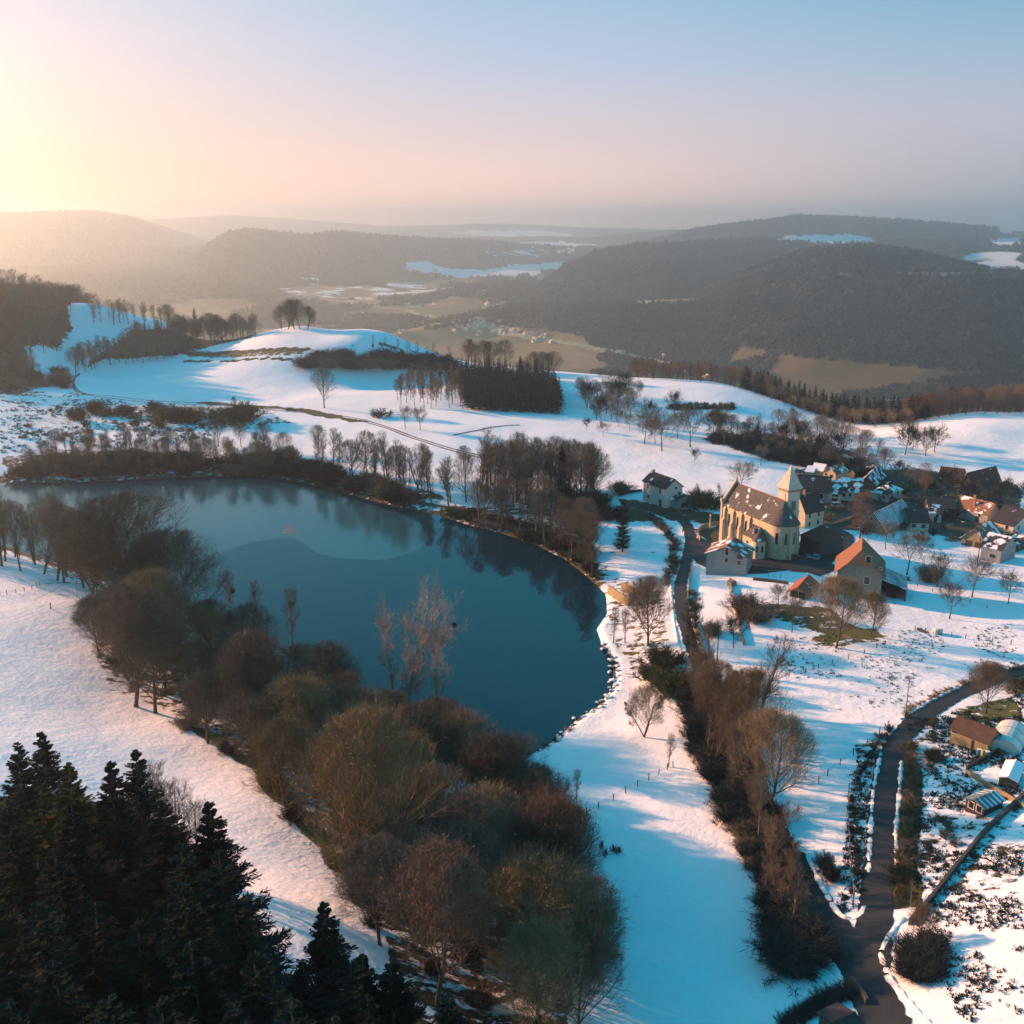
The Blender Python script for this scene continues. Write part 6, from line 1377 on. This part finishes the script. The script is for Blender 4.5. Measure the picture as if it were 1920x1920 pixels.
for off in (-5, 5):
    strip('track', [(150 , 700), (138, 716), (150 + off * .6, 736), (200, 744 + off * .35), (300, 754 + off * .35), (420, 759 + off * .3), (520, 768 + off * .3), (620, 778 + off * .3), (700, 794 + off * .35), (760, 815 + off * .4), (830, 838 + off * .4), (900, 856 + off * .4), (960, 870 + off * .4)], 1.0, DIRT, .08, cross=3, rag=.1)
strip('lake_path', [(760, 938), (830, 950), (900, 958), (980, 963), (1060, 965), (1130, 962), (1190, 952)], 2.4, DIRT, .08)
strip('shore_path', [(480, 888), (560, 893), (640, 910), (700, 925), (760, 938)], 2.0, DIRT, .08)
strip('field_track', [(850, 816), (890, 808), (930, 800), (975, 797)], 1.6, DIRT, .08)
VERGE = flat_mat('packed verge snow', (.76, .77, .80), .12, 1.2, .9, .3)
def ridge_strip(name, pts, w, h, mat, seed, kind='structure'):
    """a low heaped bank that follows the ground"""
    c = spline(pts, .8); rn = random.Random(seed); V = []; Fc = []; n_ = len(c); cr = 5
    for i, p in enumerate(c):
        d = (c[min(i + 1, n_ - 1)] - c[max(i - 1, 0)]); d.z = 0; d.normalize(); nrm = Vector((-d.y, d.x, 0)); ww = w * rn.uniform(.5, 1.5); hh = h * rn.uniform(.0, 1.2)
        for j in range(cr):
            t = j / (cr - 1) * 2 - 1; x = p.x + nrm.x * ww / 2 * t; y = p.y + nrm.y * ww / 2 * t; V.append((x, y, Z(x, y) + hh * (1 - t * t) + (.04 if abs(t) < 1 else -.1)))
    for i in range(n_ - 1):
        for j in range(cr - 1): a = i * cr + j; Fc.append((a, a + cr, a + cr + 1, a + 1))
    me = bpy.data.meshes.new(name); me.from_pydata(V, [], Fc); me.update()
    if me.polygons[0].normal.z < 0: me.flip_normals()
    me.materials.append(mat); o = bpy.data.objects.new(name, me); COL.objects.link(o); o['kind'] = kind; return o
for i, pts in enumerate([[(1652, 1785), (1664, 1760), (1682, 1735), (1692, 1722)], [(1650, 1790), (1672, 1840), (1706, 1880), (1752, 1935)], [(1498, 1690), (1522, 1740), (1545, 1790), (1572, 1830), (1578, 1870)], [(1520, 1620), (1545, 1670), (1568, 1708), (1585, 1722), (1608, 1720), (1620, 1700)],
                         [(1628, 1640), (1632, 1560), (1638, 1480), (1652, 1410)], [(1682, 1640), (1680, 1560), (1686, 1490), (1690, 1430)], [(1266, 1030), (1258, 1090), (1262, 1150), (1272, 1210), (1300, 1265)], [(1300, 1100), (1296, 1140), (1305, 1190), (1320, 1230)], [(1690, 1350), (1740, 1318), (1800, 1288)], [(1215, 960), (1250, 975), (1275, 985)]]):
    ridge_strip('snow_bank', pts, .9, .35, VERGE, i)

# ------------------------------------------------------------------ walls, fences, poles
def low_wall(name, pts, h, t, mat, label, cat='wall', cap=None):
    w = spline(pts, 1.2); base = w[0]; q = MB()
    for a, b in zip(w[:-1], w[1:]):
        d = (b - a); d.z = 0; d.normalize(); nx, ny = -d.y * t / 2, d.x * t / 2; za, zb = Z(a.x, a.y), Z(b.x, b.y); s = len(q.v)
        for p, z in ((a, za), (b, zb)):
            for sx in (-1, 1):
                for zz in (z - .5, z + h): q.v.append((p.x + nx * sx - base.x, p.y + ny * sx - base.y, zz - base.z))
        q.f += [(s, s + 4, s + 5, s + 1), (s + 2, s + 3, s + 7, s + 6), (s + 1, s + 5, s + 7, s + 3)]
        if a is w[0]: q.f.append((s, s + 1, s + 3, s + 2))
        if b is w[-1]: q.f.append((s + 4, s + 6, s + 7, s + 5))
    o = q.build(name, mat); o.location = base; props(o, label, cat); return o
low_wall('ruined_wall', [(1141, 1113), (1160, 1126), (1178, 1136)], 2.4, .5, W_YEL, 'broken yellow wall of the ruin facing the water', 'ruin')
low_wall('ruined_wall', [(1166, 1108), (1180, 1113), (1188, 1118)], 2.4, .5, W_YEL, 'shorter yellow wall of the ruin behind the first', 'ruin')
low_wall('ruined_wall', [(1180, 1134), (1200, 1120), (1215, 1116)], 1.2, .4, W_OLDST, 'low rubble return wall of the ruin', 'ruin')
low_wall('terrace_wall', [(1313, 1015), (1308, 1003), (1316, 992), (1335, 986), (1352, 984)], 1.3, .35, W_OLDST, 'curved stone parapet round the churchyard terrace')
low_wall('garden_wall', [(1370, 1100), (1378, 1140), (1385, 1175), (1395, 1210)], .9, .35, W_OLDST, 'long garden wall running down from the white gabled house')
low_wall('lane_wall', [(1296, 1060), (1292, 1100), (1288, 1130)], 1.0, .3, W_OLDST, 'stone wall on the lane bend beside the white gabled house')
low_wall('lane_wall', [(1300, 1165), (1318, 1215), (1335, 1262)], .7, .3, W_OLDST, 'low wall between the lane and the garden snow')
low_wall('plot_wall', [(1812, 1450), (1850, 1474), (1895, 1500), (1925, 1520)], .7, .3, W_OLDST, 'ochre wall of the upper garden plot below the hut')
low_wall('plot_wall', [(1812, 1444), (1845, 1425), (1885, 1405)], .8, .3, WOOD_D, 'dark plank wall running up from the garden plot to the tunnel')
low_wall('boundary_wall', [(1705, 1735), (1745, 1690), (1800, 1620), (1850, 1560), (1925, 1490)], .9, .4, W_DARK, 'long dark boundary wall climbing from the junction to the shack')
low_wall('house_wall', [(1160, 930), (1180, 925), (1204, 922)], 1.0, .3, W_DARK, 'dark wall reaching left from the lonely house')
low_wall('yard_wall', [(1412, 1088), (1450, 1092), (1478, 1096)], .8, .3, W_RED if False else W_DARK, 'low dark wall round the snowy yard left of the red-roofed shed')
low_wall('bridge_parapet', [(1595, 1842), (1612, 1862), (1625, 1885)], .9, .35, W_DARK, 'short stone parapet beside the lane at the bottom edge')
low_wall('village_wall', [(1560, 985), (1590, 975), (1615, 965)], .8, .3, W_OLDST, 'low wall rising from the presbytery to the banded-roof barn')
# hedge at the bottom edge
along([(1480, 1925), (1520, 1900), (1560, 1880), (1590, 1862)], .9, ['bush0'], (1.0, 1.5), 'clipped dark hedge bush at the bottom edge by the outbuilding', .2, 91)
def fence(pts, step, h, label, wire=True, seed=1):
    c = spline(pts, step); base = c[0]; e = empty('fence', base, 0, label, 'fence'); rn = random.Random(seed); tops = []
    for p in c:
        z = Z(p.x, p.y); lx, ly = rn.uniform(-.08, .08), rn.uniform(-.08, .08); q = MB(); hh = h * rn.uniform(.85, 1.12); q.tube((0, 0, -.3), (lx, ly, hh), .085, 5); o = q.build('post', WOOD_D, e); o.location = (p.x - base.x, p.y - base.y, z - base.z); tops.append((p.x - base.x + lx * .8, p.y - base.y + ly * .8, z - base.z + hh * .85))
    if wire:
        q = MB()
        for a, b in zip(tops[:-1], tops[1:]):
            for dz in (0, -.4): q.tube((a[0], a[1], a[2] + dz), (b[0], b[1], b[2] + dz), .018, 3)
        q.build('wire', METAL, e)
    return e
fence([(1100, 1530), (1150, 1500), (1195, 1475), (1235, 1452), (1262, 1438)], 3.4, 1.3, 'post fence crossing the foreground snow field')
fence([(1535, 1470), (1575, 1435), (1625, 1398), (1665, 1362)], 3.6, 1.4, 'post fence on the bank above the left side of the road')
fence([(1455, 1275), (1510, 1262), (1560, 1245), (1620, 1225), (1660, 1208)], 4.5, 1.1, 'post fence below the big golden tree')
fence([(1716, 1183), (1760, 1190), (1810, 1197), (1860, 1203), (1925, 1213)], 3.6, 1.2, 'post and wire fence across the snow at the right edge')
fence([(1592, 1480), (1590, 1560), (1598, 1640), (1600, 1700)], 2.4, 1.0, 'dark netting fence along the left road bank')
fence([(0, 1116), (30, 1112), (60, 1105), (75, 1098)], 2.6, 1.1, 'short fence at the corner of the west field')
fence([(1395, 928), (1440, 935), (1470, 942)], 4, 1.1, 'garden fence above the church nave')
fence([(1665, 1080), (1720, 1100), (1780, 1120), (1850, 1140)], 5, 1.0, 'thin fence below the snowy orchard row')
def pole(px, pb, pt, label, mat=WOOD, arms=1, r=.14, insul=True):
    p = P(px, pb); h = height_to(p, pt); e = empty('utility_pole', p, 0, label, 'pole'); q = MB(); q.cyl(0, 0, -.5, h, r, r * .65, 8); q.build('shaft', mat, e)
    if arms:
        q = MB(); q.box(-.9, .9, -.06, .06, h - .5, h - .38); a = q.build('crossarm', METAL, e)
        for x in (-.8, 0, .8): q = MB(); q.cyl(x, 0, h - .38, h - .16, .05, .03, 6); q.build('insulator', CONC, a)
    return e
pole(1697, 1345, 1268, 'tall concrete utility pole at the outer bend of the upper road', CONC)
pole(1344, 1246, 1184, 'dark wooden pole in the garden snow right of the lane', WOOD_D, 0)
pole(1280, 998, 950, 'dark pole at the lane corner below the lonely house', WOOD_D, 0)
pole(1832, 1062, 985, 'wooden utility pole in front of the tall end house', WOOD_D)
pole(1382, 918, 876, 'pale slender mast behind the church gable', METAL, 0, .09)
pole(1704, 915, 880, 'faint pole at the top of the village', WOOD_D, 0)
pole(1463, 962, 918, 'thin pole in the garden left of the bell tower', METAL, 0, .08)
# wayside cross on the terrace
p = P(1331, 990); e_ = empty('wayside_cross', p, R(-60), 'stone wayside cross standing on the churchyard terrace', 'cross')
q = MB(); q.box(-.6, .6, -.6, .6, -.4, .5); q.box(-.42, .42, -.42, .42, .5, 1.0); q.build('plinth', W_CHURCH_S, e_)
q = MB(); q.cyl(0, 0, 1.0, 3.6, .24, .18, 8); q.box(-.1, .1, -.1, .1, 3.6, 4.6); q.box(-.42, .42, -.08, .08, 4.0, 4.22); q.build('shaft', W_CHURCH_S, e_)

# cars on the square
TYRE = flat_mat('tyre rubber', (.02, .02, .02), .1)
def car(px, py, rz, col, label, van=0):
    p = P(px, py); e = empty('parked_car', (p.x, p.y, p.z + .1), R(rz), label, 'car', 'cars parked near the church'); mt = flat_mat('car paint', col, .05, 1, .3, spec=.5)
    q = MB(); q.prism([(-2.0, .3), (2.0, .3), (2.05, .75), (1.2, .92), (-1.9, .98), (-2.05, .6)], 'y', -.82, .82); q.build('body', mt, e, bevel=.05)
    t = .35 if van else 0
    q = MB(); q.prism([(-1.85, .95), (1.1, .9), (.35 + t, 1.42 + t), (-1.4 - t, 1.45 + t)], 'y', -.72, .72); c = q.build('cabin', GLASS, e); q = MB(); q.prism([(-1.42 - t, 1.43 + t), (.38 + t, 1.41 + t), (.3 + t, 1.5 + t), (-1.35 - t, 1.52 + t)], 'y', -.73, .73); q.build('car_roof', mt, c)
    for x in (-1.25, 1.3):
        for y in (-.8, .8):
            q = MB(); q.prism([(x + .33 * math.cos(i * math.pi / 6), .33 + .33 * math.sin(i * math.pi / 6)) for i in range(12)], 'y', y - .1, y + .1); w = q.build('wheel', TYRE, e)
    return e
car(1494, 1040, 20, (.02, .022, .028), 'dark car parked between the apse and the dark barn')
car(1530, 1049, 70, (.16, .20, .22), 'grey-blue car parked at the corner of the dark barn')
car(1570, 952, 0, (.6, .62, .62), 'white van parked before the village row', 1)
car(1486, 1048, 15, (.05, .055, .06), 'dark grey car parked just below the apse')

# stones with snow caps along the lake end
def boulders():
    rn = random.Random(5); pts = [(1128, 1212), (1150, 1243), (1150, 1290), (1121, 1327), (1081, 1352), (1041, 1390), (1001, 1414), (962, 1426)]; w = spline(pts, 1.8); protos = []
    sm, nt, bs = new_mat('snow-capped rock'); g = G(nt); nz = nt.nodes.new('ShaderNodeNewGeometry'); sx = nt.nodes.new('ShaderNodeSeparateXYZ'); g.L.new(nz.outputs['Normal'], sx.inputs[0])
    g.L.new(g.mix(g.m('ADD', g.m('MULTIPLY', g.m('SUBTRACT', sx.outputs[2], .45), 6.), .5, clamp=True), (.10, .09, .08), SNOW), bs.inputs['Base Color'])
    import bmesh
    for k in range(4):
        bm = bmesh.new(); bmesh.ops.create_icosphere(bm, subdivisions=2, radius=1)
        for v in bm.verts: v.co *= 1 + .28 * (vnoise(np.array([v.co.x * 1.7 + k * 9]), np.array([v.co.y * 1.7 + v.co.z * 2.3]), k)[0] - .5) * 2; v.co.z *= .62
        me = bpy.data.meshes.new('boulder'); bm.to_mesh(me); bm.free(); me.materials.append(sm); protos.append(me)
    for p in w:
        for j in range(2):
            o = bpy.data.objects.new('boulder', rn.choice(protos)); COL.objects.link(o); x = p.x + rn.uniform(-1.3, 1.3); y = p.y + rn.uniform(-1.3, 1.3); o.location = (x, y, max(Z(x, y), .05) + .1); s = rn.uniform(.2, .8) ** 1.3; o.scale = (s, s * rn.uniform(.7, 1.2), s); o.rotation_euler = (0, 0, rn.uniform(0, 6)); props(o, 'snow-capped boulder on the stony end of the lake shore', 'boulder', 'boulders along the lake end')
boulders()
# sticks in the west field, posts, a salt block of white stone
for px, py, L_ in ((95, 1142, 'lone short stick in the west snow field'), (608, 612, 'small marker post on the knoll'), ):
    p = P(px, py); e_ = empty('stake', p, 0, L_, 'stake'); q = MB(); q.tube((0, 0, -.2), (.1, 0, 1.6), .12, 5); q.build('shaft', WOOD_D, e_)
p = P(1757, 1188); e_ = empty('water_trough', (p.x, p.y, p.z), .3, 'white box-shaped water trough beside the pasture fence', 'trough'); q = MB(); q.box(-1.0, 1.0, -.6, .6, -.2, 1.2); q.build('tank', W_WHITE, e_, bevel=.06); q = MB(); q.box(-.9, .9, -.5, .5, 1.2, 1.28); q.build('lid', VERGE, e_)
p = P(1372, 1098); e_ = empty('dog_kennel', p, .4, 'tiny stone hut at the top of the garden wall', 'hut'); q = MB(); q.prism([(-.9, -.2), (.9, -.2), (.9, 1.2), (0, 1.9), (-.9, 1.2)], 'y', -.9, .9); q.build('wall', W_OLDST, e_)
# garden swing frame
p = P(1452, 1084); e_ = empty('swing_frame', p, R(-20), 'thin metal swing frame in the snowy yard below the square', 'swing'); q = MB()
for x in (-1.6, 1.6): q.tube((x, -.9, -.1), (x, 0, 2.1), .045, 5); q.tube((x, .9, -.1), (x, 0, 2.1), .045, 5)
q.tube((-1.6, 0, 2.1), (1.6, 0, 2.1), .05, 5); q.build('frame', METAL, e_); q = MB(); q.box(-.3, .3, -.12, .12, .45, .5); q.tube((-.28, 0, .5), (-.28, 0, 2.1), .015, 4); q.tube((.28, 0, .5), (.28, 0, 2.1), .015, 4); q.build('seat', WOOD, e_)

# ------------------------------------------------------------------ houses of the valley villages
def valley():
    rn = random.Random(21); WV = flat_mat('warm pale render', (.72, .60, .48), .1, .05, objvar=.2); RV = flat_mat('pale frosted tiles', (.42, .30, .24), .2, .05, objvar=.3); protos = []  # warm pale wall colour, varied from house to house
    for k, (w, d, h, r) in enumerate(((12, 9, 6, 3), (18, 9, 5.5, 3), (9, 9, 7, 3))):
        a = MB(); a.prism([(-d / 2, -3), (d / 2, -3), (d / 2, h), (0, h + r), (-d / 2, h)], 'x', -w / 2, w / 2); b = MB(); b.slab([(-w / 2 - .6, -d / 2 - .6, h - .3), (w / 2 + .6, -d / 2 - .6, h - .3), (w / 2 + .6, 0, h + r + .2), (-w / 2 - .6, 0, h + r + .2)], .3); b.slab([(-w / 2 - .6, 0, h + r + .2), (w / 2 + .6, 0, h + r + .2), (w / 2 + .6, d / 2 + .6, h - .3), (-w / 2 - .6, d / 2 + .6, h - .3)], .3)
        protos.append((a, b))
    meshes = []
    for a, b in protos:
        oa = a.build('wall', WV); ob = b.build('roof', RV); meshes.append((oa.data, ob.data)); bpy.data.objects.remove(oa); bpy.data.objects.remove(ob)
    def put(px, py, label, group, s=1.0):
        p = P(px, py)
        if p.y < 1500: return
        e = empty('valley_house', (p.x, p.y, p.z), rn.uniform(0, 3.1), label, 'house', group); e.scale = (s, s, s); m = rn.choice(meshes)
        for nm, me in zip(('wall', 'roof'), m): o = bpy.data.objects.new(nm, me); COL.objects.link(o); o.parent = e
    for i in range(70):
        t = rn.random(); px = 845 + t * 180 + rn.gauss(0, 9); py = 609 + t * 32 + rn.gauss(0, 5) - 6 * math.sin(t * 3.1); put(px, py, 'tiny pale house in the dense valley village', 'houses of the dense valley village')
    for i in range(22): put(905 + rn.uniform(0, 42), 578 + rn.gauss(0, 4), 'tiny pale house in the hamlet above the valley village', 'houses of the hamlet above the valley village', 1.2)
    for i in range(8): put(905 + rn.uniform(0, 18), 545 + rn.gauss(0, 3), 'tiny pale house high on the slope beyond the village', 'houses high beyond the village', 1.2)
    for i in range(8): put(655 + rn.uniform(0, 20), 571 + rn.gauss(0, 2), 'tiny pale house in the hazy hamlet left of the valley road', 'houses of the hazy hamlet', 1.2)
    for i in range(9): put(690 + rn.uniform(0, 75), 620 + rn.gauss(0, 4), 'tiny pale farmhouse just beyond the knoll', 'farmhouses beyond the knoll', 1.0)
    for i in range(7): put(760 + rn.uniform(0, 60), 573 + rn.gauss(0, 2), 'tiny house in the line beyond the valley road', 'houses in the line beyond the valley road', 1.1)
    for px, py, L_ in ((680, 588, 'single farm standing in the open valley field'), (1166, 664, 'small farm by the valley wood'), (1160, 665, 'barn beside the small farm by the valley wood'), (1245, 671, 'white farm at the foot of the wooded hill'), (1327, 711, 'isolated pink-lit farmhouse nearest beyond the ridge'), (1322, 712, 'low shed beside the isolated farmhouse')): put(px, py, L_, None, 1.3)
    p = P(1700, 756)
    if p.y > 1200:
        e = empty('farm_hall', (p.x, p.y, p.z), .1, 'long pale farm hall on the valley floor below the wooded hill', 'hall'); q = MB(); q.prism([(-9, -3), (9, -3), (9, 5), (0, 8), (-9, 5)], 'x', -45, 45); q.build('wall', WV, e); q = MB(); q.slab([(-46, -9.5, 5.0), (46, -9.5, 5.0), (46, 0, 8.4), (-46, 0, 8.4)], .3); q.slab([(-46, 0, 8.4), (46, 0, 8.4), (46, 9.5, 5.0), (-46, 9.5, 5.0)], .3); q.build('roof', RV, e)
valley()
plant_all()
